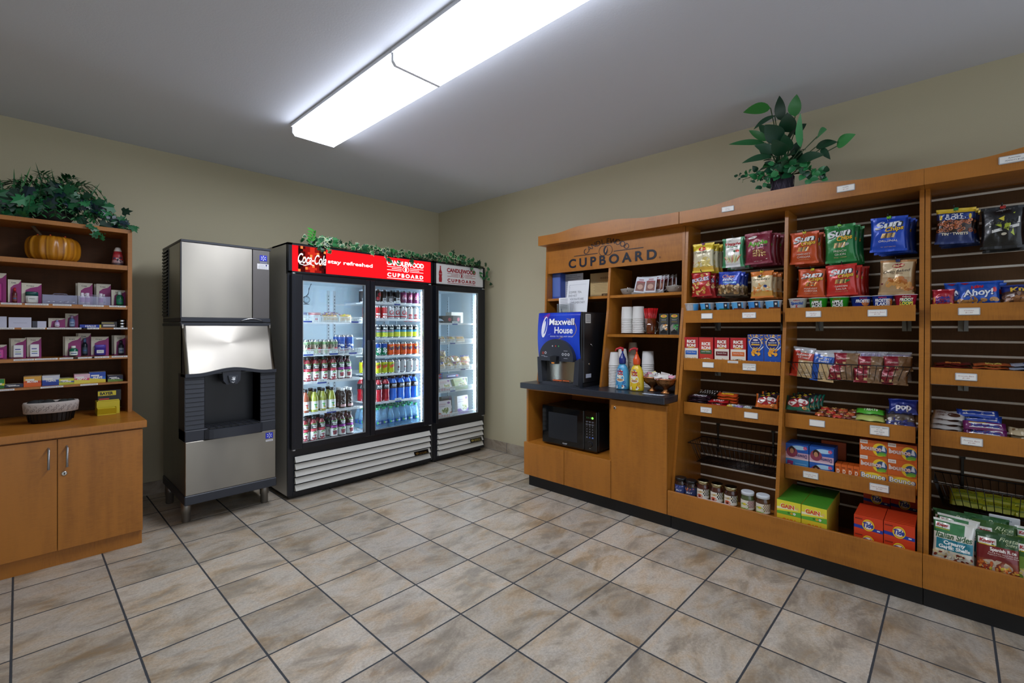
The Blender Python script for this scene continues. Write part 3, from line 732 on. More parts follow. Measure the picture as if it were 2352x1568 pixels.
# ================================================================ glass-door coolers
def cooler(name, label, x0, x1, dsplit, lit, glassx):
    w = x1 - x0; xc = (x0 + x1) / 2; r = tag(empty(name, (xc, -0.93, 0)), label, 'refrigerator', 'glass-door coolers on the back wall'); hw = w / 2
    D = 0.73; yb = D
    m = MB('cooler_side')
    m.box(-hw, -hw + 0.03, 0.0, yb, 0.035, 1.975); m.box(hw - 0.03, hw, 0.0, yb, 0.035, 1.975)
    m.box(-hw + 0.03, hw - 0.03, yb - 0.03, yb, 0.035, 1.975); m.box(-hw + 0.03, hw - 0.03, 0, yb - 0.03, 1.735, 1.97); m.box(-hw + 0.03, hw - 0.03, 0.02, yb - 0.03, 0.035, 0.375)
    sub(m, 'body', r)
    m = MB('liner')
    m.box(-hw + 0.031, -hw + 0.036, 0.012, yb - 0.035, 0.376, 1.734); m.box(hw - 0.036, hw - 0.031, 0.012, yb - 0.035, 0.376, 1.734)
    m.box(-hw + 0.036, hw - 0.036, yb - 0.042, yb - 0.036, 0.376, 1.734); m.box(-hw + 0.036, hw - 0.036, 0.012, yb - 0.042, 1.724, 1.733); m.box(-hw + 0.036, hw - 0.036, 0.012, yb - 0.042, 0.377, 0.386)
    nst = 3 if w > 1 else 2
    for k in range(nst):                                           # slotted shelf standards
        sx = -hw + 0.10 + (w - 0.2) * k / (nst - 1)
        for dx in (-0.03, 0.03) if 0 < k < nst - 1 else (0,):
            m.box(sx + dx - 0.012, sx + dx + 0.012, yb - 0.05, yb - 0.042, 0.39, 1.68, '#c4ccd2')
            for j in range(40): m.box(sx + dx - 0.003, sx + dx + 0.003, yb - 0.051, yb - 0.0495, 0.41 + j * 0.031, 0.424 + j * 0.031, '#39424c', 'plastic')
    for sd in (-1, 1):
        for y_ in (0.12, 0.55):
            x_ = sd * (hw - 0.036); m.box(x_ - sd * 0.006, x_, y_ - 0.012, y_ + 0.012, 0.39, 1.68)
            for j in range(40): m.box(x_ - sd * 0.007, x_ - sd * 0.0055, y_ - 0.003, y_ + 0.003, 0.41 + j * 0.031, 0.424 + j * 0.031, '#39424c', 'plastic')
    sub(m, 'liner', r)
    # front frame
    m = MB('frame_navy')
    m.box(-hw, hw, -0.012, 0.012, 1.735, 1.975); m.box(-hw, -hw + 0.04, -0.012, 0.0, 0.035, 1.735); m.box(hw - 0.04, hw, -0.012, 0.0, 0.035, 1.735)
    m.box(-hw + 0.04, hw - 0.04, -0.012, 0.012, 0.345, 0.385); m.box(-hw + 0.04, hw - 0.04, -0.006, 0.02, 0.035, 0.345); m.box(-hw + 0.04, hw - 0.04, -0.016, 0.0, 0.035, 0.062)
    if dsplit is not None: m.box(dsplit - xc - 0.03, dsplit - xc + 0.03, -0.010, 0.03, 0.38, 1.735)
    m.box(-hw, hw, -0.012, 0.3, 1.962, 1.975)
    sub(m, 'front_frame', r)
    m = MB('frame_navy'); z0, z1 = 1.745, 1.968                     # sign box
    m.box(-hw + 0.002, hw - 0.002, -0.030, -0.0121, z0, z0 + 0.012); m.box(-hw + 0.002, hw - 0.002, -0.030, -0.0121, z1 - 0.012, z1); m.box(-hw + 0.002, -hw + 0.028, -0.030, -0.0121, z0, z1); m.box(hw - 0.02, hw - 0.002, -0.030, -0.0121, z0, z1)
    sb = sub(m, 'sign_box', r)
    # louvred grille
    m = MB('plastic', '#c9c8c2'); gx0, gx1 = -hw + 0.052, hw - 0.03
    for k in range(5):
        z = 0.070 + k * 0.0545
        m.prism([(-0.012, z - 0.004), (-0.042, z), (-0.020, z + 0.040), (-0.016, z + 0.040)], gx0, gx1, 'x')
    gr = sub(m, 'grille', r)
    m = MB('black_gloss'); bx = gx1 - 0.19
    m.prism([(-0.047, 0.128), (-0.050, 0.128), (-0.035, 0.160), (-0.033, 0.158)], bx, bx + 0.16, 'x')
    def Sg(u, v, off): return (u, -0.0505 + (v - 0.128) * 0.46 - off, v)
    m.print_text(Sg, 'true' if w > 1 else 'REFRIG', bx + 0.095, 0.134, 0.018, '#c9b56a', shear=0.3, off=0.001, mat='metal', w=0.08)
    m.print_disc(Sg, bx + 0.03, 0.143, 0.018, 0.009, '#c9b56a', 0.001, mat='metal')
    m.print_text(Sg, 'TRUE', bx + 0.03, 0.1395, 0.006, '#171717', off=0.0016, w=0.022)
    m.print_rect(Sg, bx + 0.06, 0.1305, bx + 0.15, 0.1318, '#c9b56a', 0.001, mat='metal')
    o = m.build('badge', gr); KIDS.setdefault(gr.name, []).append(o)
    m = MB('black_satin'); m.box(-hw + 0.02, hw - 0.02, 0.02, yb - 0.02, 0.006, 0.035)
    for sx in (-1, 1):
        for y_ in (0.05, yb - 0.06): m.lathe([(0.02, 0), (0.02, 0.03)], 12, c=(sx * (hw - 0.06), y_, 0))
    sub(m, 'base', r)
    return r, sb, hw, xc
def cdoor(r, xc, x0, x1, g0, g1, hside, label=None):
    m = MB('frame_navy'); a, b = x0 - xc, x1 - xc; c, d = g0 - xc, g1 - xc
    Y0, Y1 = -0.05, -0.014
    m.box(a, c, Y0, Y1, 0.392, 1.73, bev=0.003); m.box(d, b, Y0, Y1, 0.392, 1.73, bev=0.003)
    m.box(c, d, Y0, Y1, 1.688, 1.73); m.box(c, d, Y0, Y1, 0.392, 0.43)
    m.box(a + 0.018, a + 0.022, Y0 - 0.002, Y0, 0.41, 1.715, '#20242e', 'plastic'); m.box(b - 0.022, b - 0.018, Y0 - 0.002, Y0, 0.41, 1.715, '#20242e', 'plastic')
    dr = sub(m, 'door', r)
    m = MB('door_glass'); m.box(c - 0.004, d + 0.004, Y0 + 0.012, Y0 + 0.016, 0.424, 1.694); sub(m, 'pane', dr)
    m = MB('rough_metal', '#b9c0c4'); th = 0.005
    m.box(c, c + th, Y0 + 0.003, Y0 + 0.011, 0.43, 1.688); m.box(d - th, d, Y0 + 0.003, Y0 + 0.011, 0.43, 1.688); m.box(c + th, d - th, Y0 + 0.003, Y0 + 0.011, 1.683, 1.688); m.box(c + th, d - th, Y0 + 0.003, Y0 + 0.011, 0.43, 0.435)
    sub(m, 'pane_edge', dr)
    hx = (b - 0.022) if hside == 'r' else (a + 0.022)
    m = MB('slate_plastic'); m.box(hx - 0.012, hx + 0.012, Y0 - 0.022, Y0 - 0.002, 0.87, 1.215, bev=0.006); sub(m, 'handle', dr)
    hx2 = (a + 0.02) if hside == 'r' else (b - 0.02)
    for z in (0.386, 1.738):
        m = MB('rough_metal', '#c9ccd0'); m.lathe([(0.014, -0.004), (0.014, 0.004)], 12, c=(hx2, -0.034, z)); sub(m, 'hinge', dr)
    return dr
def rack(r, xc, x0, x1, z, style, tags):
    """epoxy-coated wire shelf"""
    a, b = x0 - xc, x1 - xc; m = MB('white_wire'); yf, ybk = 0.055, 0.66
    n = int((b - a) / 0.022)
    for k in range(n + 1):
        x = a + (b - a) * k / n; m.box(x - 0.0015, x + 0.0015, yf, ybk, z - 0.006, z - 0.003)
    for y_ in (yf, 0.25, 0.45, ybk): m.box(a, b, y_ - 0.003, y_ + 0.003, z - 0.012, z - 0.006)
    if style == 'fence':
        m.box(a, b, yf - 0.006, yf - 0.001, z + 0.038, z + 0.043); m.box(a, b, yf - 0.006, yf - 0.001, z - 0.012, z - 0.004)
        for k in range(n * 2 + 1):
            x = a + (b - a) * k / (n * 2); m.box(x - 0.0018, x + 0.0018, yf - 0.005, yf - 0.002, z - 0.004, z + 0.038)
    else:
        m.box(a, b, yf - 0.006, yf - 0.001, z - 0.018, z - 0.014); m.box(a, b, yf - 0.006, yf - 0.001, z - 0.003, z + 0.001)
        for k in range(n * 2 + 1):
            x = a + (b - a) * k / (n * 2); m.box(x - 0.0035, x + 0.0035, yf - 0.005, yf - 0.003, z - 0.014, z - 0.003)
    s = sub(m, 'wire_shelf', r)
    for (x, dz, txt, w_) in tags:
        m = MB('card', '#dfe8ea'); x -= xc; zc = z + dz
        m.box(x - w_/2, x + w_/2, yf - 0.010, yf - 0.007, zc - 0.006, zc + 0.018)
        S_ = face(yf - 0.010); m.print_text(S_, txt, x, zc + 0.001, 0.010, '#33405a', off=0.0006)
        m.box(x - w_/2 + 0.002, x + w_/2 - 0.002, yf - 0.009, yf - 0.007, zc - 0.018, zc - 0.006, '#2a4a9a', 'plastic')
        o = m.build('price_tag', s); KIDS.setdefault(s.name, []).append(o)
C1, sb1, hw1, xc1 = cooler('drinks_cooler', 'wide two-door drinks cooler with lit red header sign', -2.165, -0.812, -1.488, True, None)
cdoor(C1, xc1, -2.148, -1.490, -2.064, -1.534, 'r'); cdoor(C1, xc1, -1.486, -0.828, -1.443, -0.927, 'l')
C2, sb2, hw2, xc2 = cooler('food_cooler', 'narrow single-door cooler of chilled meals with white header sign', -0.798, -0.118, None, False, None)
cdoor(C2, xc2, -0.785, -0.133, -0.757, -0.234, 'l')
D1S = [1.372, 1.105, 0.890, 0.640, 0.408]; D2S = [1.553, 1.405, 1.232, 1.068, 0.905, 0.655, 0.408]; D3S = [1.372, 1.165, 0.888, 0.675, 0.405]
for k, z in enumerate(D1S): rack(C1, xc1, -2.112, -1.512, z, 'fence' if k < 2 else 'lip', [[(-1.99, 0.012, '$2.50', 0.08), (-1.58, 0.012, '$2.50', 0.07)], [(-1.98, 0.012, '$2.25', 0.08), (-1.77, 0.012, '$1.50', 0.075), (-1.60, 0.012, '$3.50', 0.075)], [(-1.87, -0.004, '$2.50', 0.08)], [(-1.79, -0.004, '$2.50', 0.085)], []][k])
for k, z in enumerate(D2S): rack(C1, xc1, -1.464, -0.872, z, 'lip', [[(-1.16, -0.002, '$1.50', 0.07)], [], [], [], [], [(-1.15, -0.002, '$2.25', 0.07)], []][k])
for k, z in enumerate(D3S): rack(C2, xc2, -0.755, -0.178, z, 'fence' if k else 'lip', [[(-0.47, 0.0, '$4.50', 0.075)], [(-0.5, 0.01, '$3.50', 0.07)], [(-0.36, 0.01, '$3.00', 0.07)], [(-0.5, 0.01, '$3.50', 0.07)], [(-0.49, 0.012, '$5.00', 0.09)]][k])
# lamp tubes inside the coolers
for r, xs, xc in ((C1, (-2.098, -1.488, -0.888), xc1), (C2, (-0.190,), xc2)):
    for x in xs:
        m = MB('tube_light'); m.lathe([(0.011, 0.44), (0.011, 1.67)], 12, c=(x - xc, 0.028 + (0.02 if x == -1.488 else 0.0), 0)); sub(m, 'lamp_tube', r)
# thermometer hanging in the left door section
t = tag(empty('thermometer', (-1.80, -0.40, 1.575)), 'small round dial thermometer hanging high inside the wide cooler', 'thermometer')
m = MB('plastic', '#22303c'); m.lathe([(0.030, 0), (0.032, 0.004), (0.032, 0.016)], 24, ax='y'); m.lathe([(0.012, 0), (0.03, -0.008)], 12, c=(0, -0.008, -0.034)); sub(m, 'case', t)
m = MB('card', '#a9c0cc'); m.print_disc(face(-0.016), 0, 0, 0.026, 0.026, '#a9c0cc', 0.001, 24)
m.print_ring(face(-0.016), 0, 0, 0.019, 0.021, '#2c4452', 0.0016); m.print_poly(face(-0.016), [(-0.001, -0.006), (0.002, -0.006), (0.010, 0.018)], '#18242c', 0.002); sub(m, 'dial', t)
m = MB('plastic', '#3a5566'); m.tube([(0, -0.01, 0.03), (0.02, -0.005, 0.05), (0.03, 0.0, 0.10), (0.05, 0, 0.145)], 0.004, 6); sub(m, 'hook', t)

# ---- header signs
def candlewood(m, S_, cx, z0, w_, h_, col, off=0.0016, mat='lit_sign'):
    m.print_text(S_, 'CANDLEWOOD', cx, z0 + h_ * 0.73, h_ * 0.25, col, w=w_, bold=0.045, off=off, mat=mat)
    m.print_text(S_, 'CUPBOARD', cx, z0 + h_ * 0.10, h_ * 0.20, col, w=w_ * 0.97, bold=0.045, off=off, mat=mat, space=1.45)
    m.print_rect(S_, cx - w_ * 0.49, z0, cx + w_ * 0.49, z0 + h_ * 0.03, col, off, mat=mat)
    for s in (-1, 1):
        for k, (zz, ln) in enumerate(((0.62, 0.49), (0.53, 0.37), (0.44, 0.49), (0.56, 0.42))[:3]):
            m.print_rect(S_, cx + s * w_ * 0.11, z0 + h_ * zz, cx + s * w_ * ln, z0 + h_ * (zz + 0.025), col, off, mat=mat)
    for d in (-0.028, 0.028): m.print_ring(S_, cx + d * w_, z0 + h_ * 0.545, h_ * 0.115, h_ * 0.14, col, off, mat=mat)
    m.print_disc(S_, cx, z0 + h_ * 0.545, h_ * 0.035, h_ * 0.10, col, off + 0.0003, mat=mat)
m = MB('lit_sign', '#e0141c'); S_ = face(-0.024); a, b = -2.137 - xc1, -0.832 - xc1
m.box(a, b, -0.024, -0.013, 1.757, 1.956, '#e0141c')
# bottle picture with a flowing script logo
bx0, bx1 = -2.09 - xc1, -1.87 - xc1
NB = 12
for i in range(NB):
    for j in range(10):
        u = bx0 + (bx1 - bx0) * i / NB; v = 1.7575 + 0.198 * j / 10; t_ = abs((i + 0.5) / NB - 0.5) * 2
        c_ = ['#b3261a', '#7a1210', '#3b0a0a', '#1a0808'][min(3, int(t_ * 3.2 + ((i * 7 + j * 5) % 3) * 0.3))]
        if (i * 5 + j * 11) % 13 == 0: c_ = '#e07840'
        m.print_rect(S_, u, v, u + (bx1 - bx0) / NB, v + 0.0198, c_, 0.0008)
m.print_text(S_, 'Coca-Cola', (bx0 + bx1) / 2 + 0.0, 1.825, 0.078, '#ffffff', w=0.225, shear=0.38, bold=0.012, off=0.002)
m.tube([(bx0 + 0.01, -0.027, 1.845), (bx0 + 0.012, -0.027, 1.817), (bx0 + 0.05, -0.027, 1.808), (bx0 + 0.09, -0.027, 1.822), (bx0 + 0.12, -0.027, 1.812)], 0.003, 5, '#ffffff')
m.print_text(S_, 'stay refreshed', -1.655 - xc1, 1.846, 0.030, '#ffffff', w=0.40, bold=0.02, off=0.0016)
candlewood(m, S_, -1.115 - xc1, 1.768, 0.40, 0.165, '#ffffff')
sub(m, 'sign_face', sb1)
m = MB('card', '#d9dadb'); S_ = face(-0.024); a, b = -0.770 - xc2, -0.142 - xc2
m.box(a, b, -0.024, -0.013, 1.757, 1.956, '#dcdcdc')
RED = '#a01c28'; bz = 1.775; bx = -0.715 - xc2
prof = [(0.0, 0.017), (0.03, 0.02), (0.055, 0.017), (0.075, 0.021), (0.10, 0.019), (0.12, 0.009), (0.145, 0.0065), (0.16, 0.0075)]
m.print_poly(S_, [(bx + r_, bz + z_) for z_, r_ in prof] + [(bx - r_, bz + z_) for z_, r_ in prof[::-1]], RED, 0.001)
m.print_text(S_, 'Coca', bx, 1.853, 0.010, '#f0e6e6', w=0.030, shear=0.3, off=0.0018)
candlewood(m, S_, -0.44 - xc2, 1.770, 0.385, 0.155, RED, mat='card')
sub(m, 'sign_face', sb2)
# ================================================================ packaged goods
def pouch(w, h, T, zone, prt=None, seed=0, seal=0.07, mat='foil', nu=12, nv=16, pinch=0.07, crumple=0.004):
    """a filled film bag standing or hanging: base at z = 0, front towards -Y"""
    R_ = random.Random(seed); ph = [R_.uniform(0, 6.28) for _ in range(6)]
    def half(u):                                                    # half width along the height
        return w / 2 * (1 - pinch * sin(pi * min(1, max(0, u))) ** 0.8)
    def th(a, b):
        if b < seal or b > 1 - seal: return 0.0012
        s = (b - seal) / (1 - 2 * seal); e = max(0.0, 1 - abs(a) ** 2.4)
        t = T / 2 * (sin(pi * s) ** 0.55) * e ** 0.6
        c = crumple * (sin(9 * a + ph[0] + 5 * b) * sin(7 * b + ph[1]) + 0.6 * sin(15 * a - 11 * b + ph[2]) + 0.5 * sin(5 * a * a + 19 * b + ph[3])) * e
        return max(0.0012, t + c)
    def wave(a, b): return 0.0025 * sin(6 * a + ph[4]) * (1 if b < seal or b > 1 - seal else 0.25)
    def SF(u, v, off):
        b = v / h; hw = half(b); a = max(-1, min(1, u / hw))
        return (u, -th(a, b) + wave(a, b) - off, v)
    m = MB(mat)
    F_ = []; B_ = []
    for j in range(nv + 1):
        b = j / nv; hw = half(b); rf = []; rb = []
        for i in range(nu + 1):
            a = -1 + 2 * i / nu; t = th(a, b); wv = wave(a, b)
            rf.append(m.P((a * hw, -t + wv, b * h)))
            rb.append(rf[-1] if i in (0, nu) else m.P((a * hw, t * 0.9 + wv, b * h)))
        F_.append(rf); B_.append(rb)
    for j in range(nv):
        for i in range(nu):
            a = -1 + 2 * (i + 0.5) / nu; b = (j + 0.5) / nv; c = zone(a, b) if callable(zone) else zone
            sm = seal < b < 1 - seal
            m.F([F_[j][i], F_[j][i+1], F_[j+1][i+1], F_[j+1][i]], c, None, sm)
            cb = zone(a, 0.5) if callable(zone) else zone
            m.F([B_[j][i], B_[j+1][i], B_[j+1][i+1], B_[j][i+1]], cb, None, sm)
    if prt: prt(m, SF, w, h)
    return m
def carton(w, h, d, col, prt=None, side=None, top=None, mat='card'):
    m = MB(mat, col); m.box(-w/2, w/2, 0, d, 0, h)
    n = len(m.f)
    if side is not None:
        for k in (n - 3, n - 1): m.c[k] = lin(side)
    if top is not None:
        m.c[n - 5] = lin(top)
        if d < 0.03:
            tp = tuple(x * 0.35 for x in lin(top)); m.quad((-w/2, d - 0.006, h + 0.0003), (w/2, d - 0.006, h + 0.0003), (w/2, d, h + 0.0003), (-w/2, d, h + 0.0003)); m.c[-1] = tp
    if prt: prt(m, flat, w, h)
    return m
def T_(m, S_, s, u, v, h, col, w=None, **k): m.print_text(S_, s, u, v, h, col, w=w, mat=k.pop('mat', 'card'), **k)
def goods(name, mb, label, cat, loc, rz=RW, group=None, tilt=0.0, roll=0.0):
    o = mb.build(name, None, loc); o.rotation_euler = (tilt, roll, rz); return tag(o, label, cat, group)
CHIP = ['#d9b25e', '#c99a45', '#e2c37c', '#b98537']

# ---- snack bag designs
def z_lays(a, b): return '#d9bf2e' if b > 0.74 or b < 0.07 else ('#e3b548' if b < 0.2 else '#d8cfae')
def p_lays(m, S_, w, h):
    m.print_disc(S_, -w*0.02, h*0.80, w*0.17, h*0.075, '#c8202c', 0.001); m.print_disc(S_, -w*0.02, h*0.80, w*0.12, h*0.05, '#e8b828', 0.0014); T_(m, S_, "Lay's", -w*0.02, h*0.775, h*0.055, '#ffffff', w*0.26, bold=0.03, off=0.002, shear=0.2)
    T_(m, S_, 'Oven Baked', 0, h*0.645, h*0.07, '#2b2118', w*0.72, shear=0.35, off=0.0015)
    m.print_disc(S_, w*0.16, h*0.38, w*0.19, h*0.13, '#d8c478', 0.001); m.print_disc(S_, -w*0.12, h*0.26, w*0.26, h*0.10, '#cbb35c', 0.0013, rot=0.2); m.print_disc(S_, w*0.18, h*0.25, w*0.2, h*0.07, '#d2bd6a', 0.0016, rot=-0.3)
    m.print_rect(S_, -w*0.44, h*0.33, -w*0.16, h*0.37, '#a8281f', 0.0018)
def z_veg(a, b): return '#3f8a5c' if abs(a) > 0.72 else ('#e7e6df' if b > 0.12 else '#cfcfcf')
def p_veg(m, S_, w, h):
    m.print_ring(S_, -w*0.1, h*0.91, w*0.09, w*0.10, '#3a3f4c', 0.001, asp=0.45); T_(m, S_, 'GARDEN', -w*0.1, h*0.895, h*0.025, '#3a3f4c', w*0.14, off=0.001)
    T_(m, S_, 'Veggie', 0, h*0.745, h*0.095, '#b3242c', w*0.70, bold=0.03, off=0.001, shear=0.3); T_(m, S_, 'Straws', 0.0, h*0.655, h*0.06, '#2f7d46', w*0.44, bold=0.02, off=0.0015, shear=0.2)
    m.print_poly(S_, [(-w*0.3, h*0.575), (w*0.22, h*0.60), (w*0.22, h*0.645), (-w*0.3, h*0.62)], '#4c4478', 0.0012); T_(m, S_, 'SEA SALT', -w*0.03, h*0.595, h*0.028, '#e8e6f2', w*0.24, off=0.002)
    for k in range(9): m.print_disc(S_, -w*0.28 + k*w*0.07, h*0.26 + (k % 3)*h*0.02, w*0.022, h*0.14, ['#c96a3e', '#d8c86a', '#9cb04a', '#e0d29a'][k % 4], 0.001 + k*0.0001, 8, rot=0.5 - k*0.13)
    m.print_disc(S_, w*0.22, h*0.53, w*0.08, h*0.045, '#c8402e', 0.0012); m.print_disc(S_, w*0.10, h*0.52, w*0.06, h*0.03, '#2f6a3a', 0.0013)
def z_app(a, b): return '#7c1f36'
def p_app(m, S_, w, h):
    m.print_poly(S_, [(-w*0.30, h*0.16), (w*0.32, h*0.13), (w*0.40, h*0.80), (-w*0.34, h*0.72)], '#ddd9cf', 0.0008)
    m.print_disc(S_, -w*0.18, h*0.85, w*0.17, h*0.045, '#e9e6e0', 0.0011, rot=0.12); T_(m, S_, 'Sensible', -w*0.18, h*0.84, h*0.025, '#2a2a2a', w*0.24, off=0.0018)
    T_(m, S_, 'Apple', 0.0, h*0.585, h*0.14, '#5fae2d', w*0.72, bold=0.03, off=0.0015, shear=0.1, rot=0.08); T_(m, S_, 'Straws', w*0.16, h*0.52, h*0.06, '#1f2a22', w*0.34, off=0.002, bold=0.02)
    for k in range(14): m.print_disc(S_, -w*0.12 + (k % 5)*w*0.09, h*0.26 + (k//5)*h*0.07, w*0.06, h*0.022, ['#c8a36a', '#a97d47', '#d9bb86'][k % 3], 0.001 + k*0.0001, 8, rot=k*0.7)
    T_(m, S_, 'NET WT 1 OZ', 0, h*0.075, h*0.02, '#e8d8d8', w*0.3, off=0.001)
def z_bug(a, b): return '#b01c20'
def p_bug(m, S_, w, h):
    m.print_bits(S_, -w*0.42, h*0.10, w*0.40, h*0.55, ['#d9b060', '#c8913e', '#e5c880', '#b5321f'], 34, w*0.08, 4, 0.0008, asp=0.6)
    m.print_bits(S_, w*0.0, h*0.80, w*0.4, h*0.92, ['#d9b060', '#c8913e'], 5, w*0.07, 5)
    T_(m, S_, 'BUGLES', 0.0, h*0.60, h*0.16, '#1f2f78', w*0.86, bold=0.07, off=0.002, rot=0.09); T_(m, S_, 'BUGLES', 0.0, h*0.605, h*0.145, '#e9edf5', w*0.80, bold=0.02, off=0.003, rot=0.09)
    T_(m, S_, 'ORIGINAL', 0, h*0.53, h*0.04, '#e8b83a', w*0.4, off=0.003)
def z_chex(a, b): return '#1d3fae' if b > 0.42 else ('#6e5632' if b > 0.1 else '#4a3d28')
def p_chex(m, S_, w, h):
    T_(m, S_, 'Chex', 0, h*0.74, h*0.13, '#e9ecf2', w*0.56, bold=0.06, off=0.0012, shear=0.2); T_(m, S_, 'Chex', 0, h*0.745, h*0.12, '#b8242c', w*0.52, bold=0.01, off=0.002, shear=0.2)
    T_(m, S_, 'mix', 0, h*0.615, h*0.13, '#e9ecf2', w*0.46, bold=0.03, off=0.002, shear=0.2); m.print_rect(S_, -w*0.22, h*0.50, w*0.34, h*0.58, '#7fb0dc', 0.0012, 6, 1); T_(m, S_, 'TRADITIONAL', w*0.06, h*0.52, h*0.035, '#ffffff', w*0.4, off=0.002)
    m.print_bits(S_, -w*0.42, h*0.1, w*0.42, h*0.46, ['#c9a878', '#a8834e', '#6e4c2a', '#dccba6', '#8a6a40'], 40, w*0.07, 6, 0.001, asp=0.8)
def z_cheet(a, b): return '#d2772c' if b > 0.82 or b < 0.08 else ('#cf9a44' if b < 0.24 else '#d9c8a0')
def p_cheet(m, S_, w, h):
    m.print_disc(S_, -w*0.02, h*0.80, w*0.17, h*0.05, '#1f1c18', 0.001); T_(m, S_, 'Cheetos', 0, h*0.78, h*0.05, '#e2b52e', w*0.34, bold=0.04, off=0.0018)
    T_(m, S_, 'Oven Baked', 0, h*0.655, h*0.07, '#2a2320', w*0.70, shear=0.35, off=0.0015); T_(m, S_, 'Crunchy Cheese', 0, h*0.60, h*0.035, '#c8582a', w*0.45, off=0.0015)
    m.print_bits(S_, -w*0.36, h*0.14, w*0.36, h*0.50, ['#d78a3c', '#c8702a', '#e0a456'], 26, w*0.08, 7, 0.001, asp=0.4); m.print_disc(S_, w*0.18, h*0.42, w*0.07, h*0.05, '#1d3a7a', 0.002)
def sun(col, flav, chip, extra=None):
    def p(m, S_, w, h):
        T_(m, S_, 'Sun', 0.02*w, h*0.67, h*0.20, '#26302a', w*0.76, bold=0.09, off=0.0012, shear=0.25, rot=0.14); T_(m, S_, 'Sun', 0.0, h*0.68, h*0.19, '#e6e9ea', w*0.72, bold=0.04, off=0.002, shear=0.25, rot=0.14)
        T_(m, S_, 'Chips', w*0.17, h*0.57, h*0.12, '#2a2416', w*0.50, bold=0.08, off=0.0026, shear=0.25, rot=0.14); T_(m, S_, 'Chips', w*0.165, h*0.575, h*0.115, '#e8b92c', w*0.48, bold=0.03, off=0.0032, shear=0.25, rot=0.14)
        for k in range(7): m.print_poly(S_, [(-w*0.20 + k*w*0.05, h*0.38), (-w*0.15 + k*w*0.05, h*0.38), (-w*0.11 + k*w*0.05, h*0.51), (-w*0.16 + k*w*0.05, h*0.51)], [chip, '#a8844c', '#5a4324'][k % 3], 0.001 + k*0.0001)
        if extra: m.print_disc(S_, w*0.20, h*0.45, w*0.10, h*0.035, extra, 0.002, rot=0.3)
        for k, s in enumerate(flav): T_(m, S_, s, 0, h*(0.265 - k*0.085), h*0.055, '#e6ded2', w*(0.045 + 0.058*len(s)), off=0.0015)
        T_(m, S_, 'WHOLE GRAINS', 0, h*0.12, h*0.022, '#d8b27a', w*0.4, off=0.0012)
    return (lambda a, b: col), p
z_hc, p_hc = sun('#bf4a1a', ['HARVEST', 'CHEDDAR'], '#d99a3e')
z_fo, p_fo = sun('#1f7a3a', ['FRENCH', 'ONION'], '#d8b878', '#9aa49a')
z_or, p_or = sun('#1246b8', ['ORIGINAL'], '#cfae6a')
z_gs, p_gs = sun('#c2261c', ['GARDEN', 'SALSA'], '#d8b468', '#2f7a34')
def z_bbq(a, b): return '#a8743c' if b > 0.93 else ('#b4946a' if b < 0.5 or abs(a) > 0.8 else '#cdb690')
def p_bbq(m, S_, w, h):
    m.print_disc(S_, w*0.03, h*0.83, w*0.17, h*0.065, '#b32430', 0.001, rot=0.12); T_(m, S_, "Lay's", w*0.03, h*0.805, h*0.05, '#f0d9a0', w*0.26, bold=0.03, off=0.002, shear=0.2, rot=0.1)
    T_(m, S_, 'Oven Baked', 0, h*0.63, h*0.08, '#2a2018', w*0.74, shear=0.35, off=0.0015, rot=0.12); T_(m, S_, 'BARBECUE', 0.02*w, h*0.585, h*0.035, '#7a3a24', w*0.3, off=0.0015)
    m.print_bits(S_, -w*0.28, h*0.14, w*0.36, h*0.42, ['#c8843a', '#b56a28', '#d79a52'], 12, w*0.16, 3, 0.001, asp=0.6); m.print_rect(S_, -w*0.42, h*0.28, -w*0.12, h*0.33, '#6a1f1c', 0.002)
def z_rg(a, b): return '#d7b62a' if b > 0.86 else ('#1c2f66' if b > 0.66 or b < 0.3 else '#2a1a14')
def p_rg(m, S_, w, h):
    for k in range(46):
        R_ = random.Random(k); m.print_ring(S_, R_.uniform(-w*0.42, w*0.42), R_.uniform(h*0.33, h*0.66), w*0.030, w*0.052, ['#a8562c', '#8e4422', '#c0703e'][k % 3], 0.0008 + k*0.00004, 10)
    m.print_rect(S_, -w*0.34, h*0.66, w*0.34, h*0.84, '#24438c', 0.0024, 8, 2)
    T_(m, S_, 'ROLD', 0, h*0.755, h*0.085, '#e6e6ea', w*0.46, bold=0.03, off=0.003); T_(m, S_, 'GOLD', 0, h*0.67, h*0.085, '#e6e6ea', w*0.52, bold=0.03, off=0.003)
    for s in (-1, 1): m.print_disc(S_, s*w*0.36, h*0.75, w*0.035, h*0.07, '#d7b62a', 0.003)
    T_(m, S_, 'TINY TWISTS', 0, h*0.235, h*0.065, '#e6dcc0', w*0.66, bold=0.03, off=0.0018)
def z_sf(a, b): return '#0c0e12'
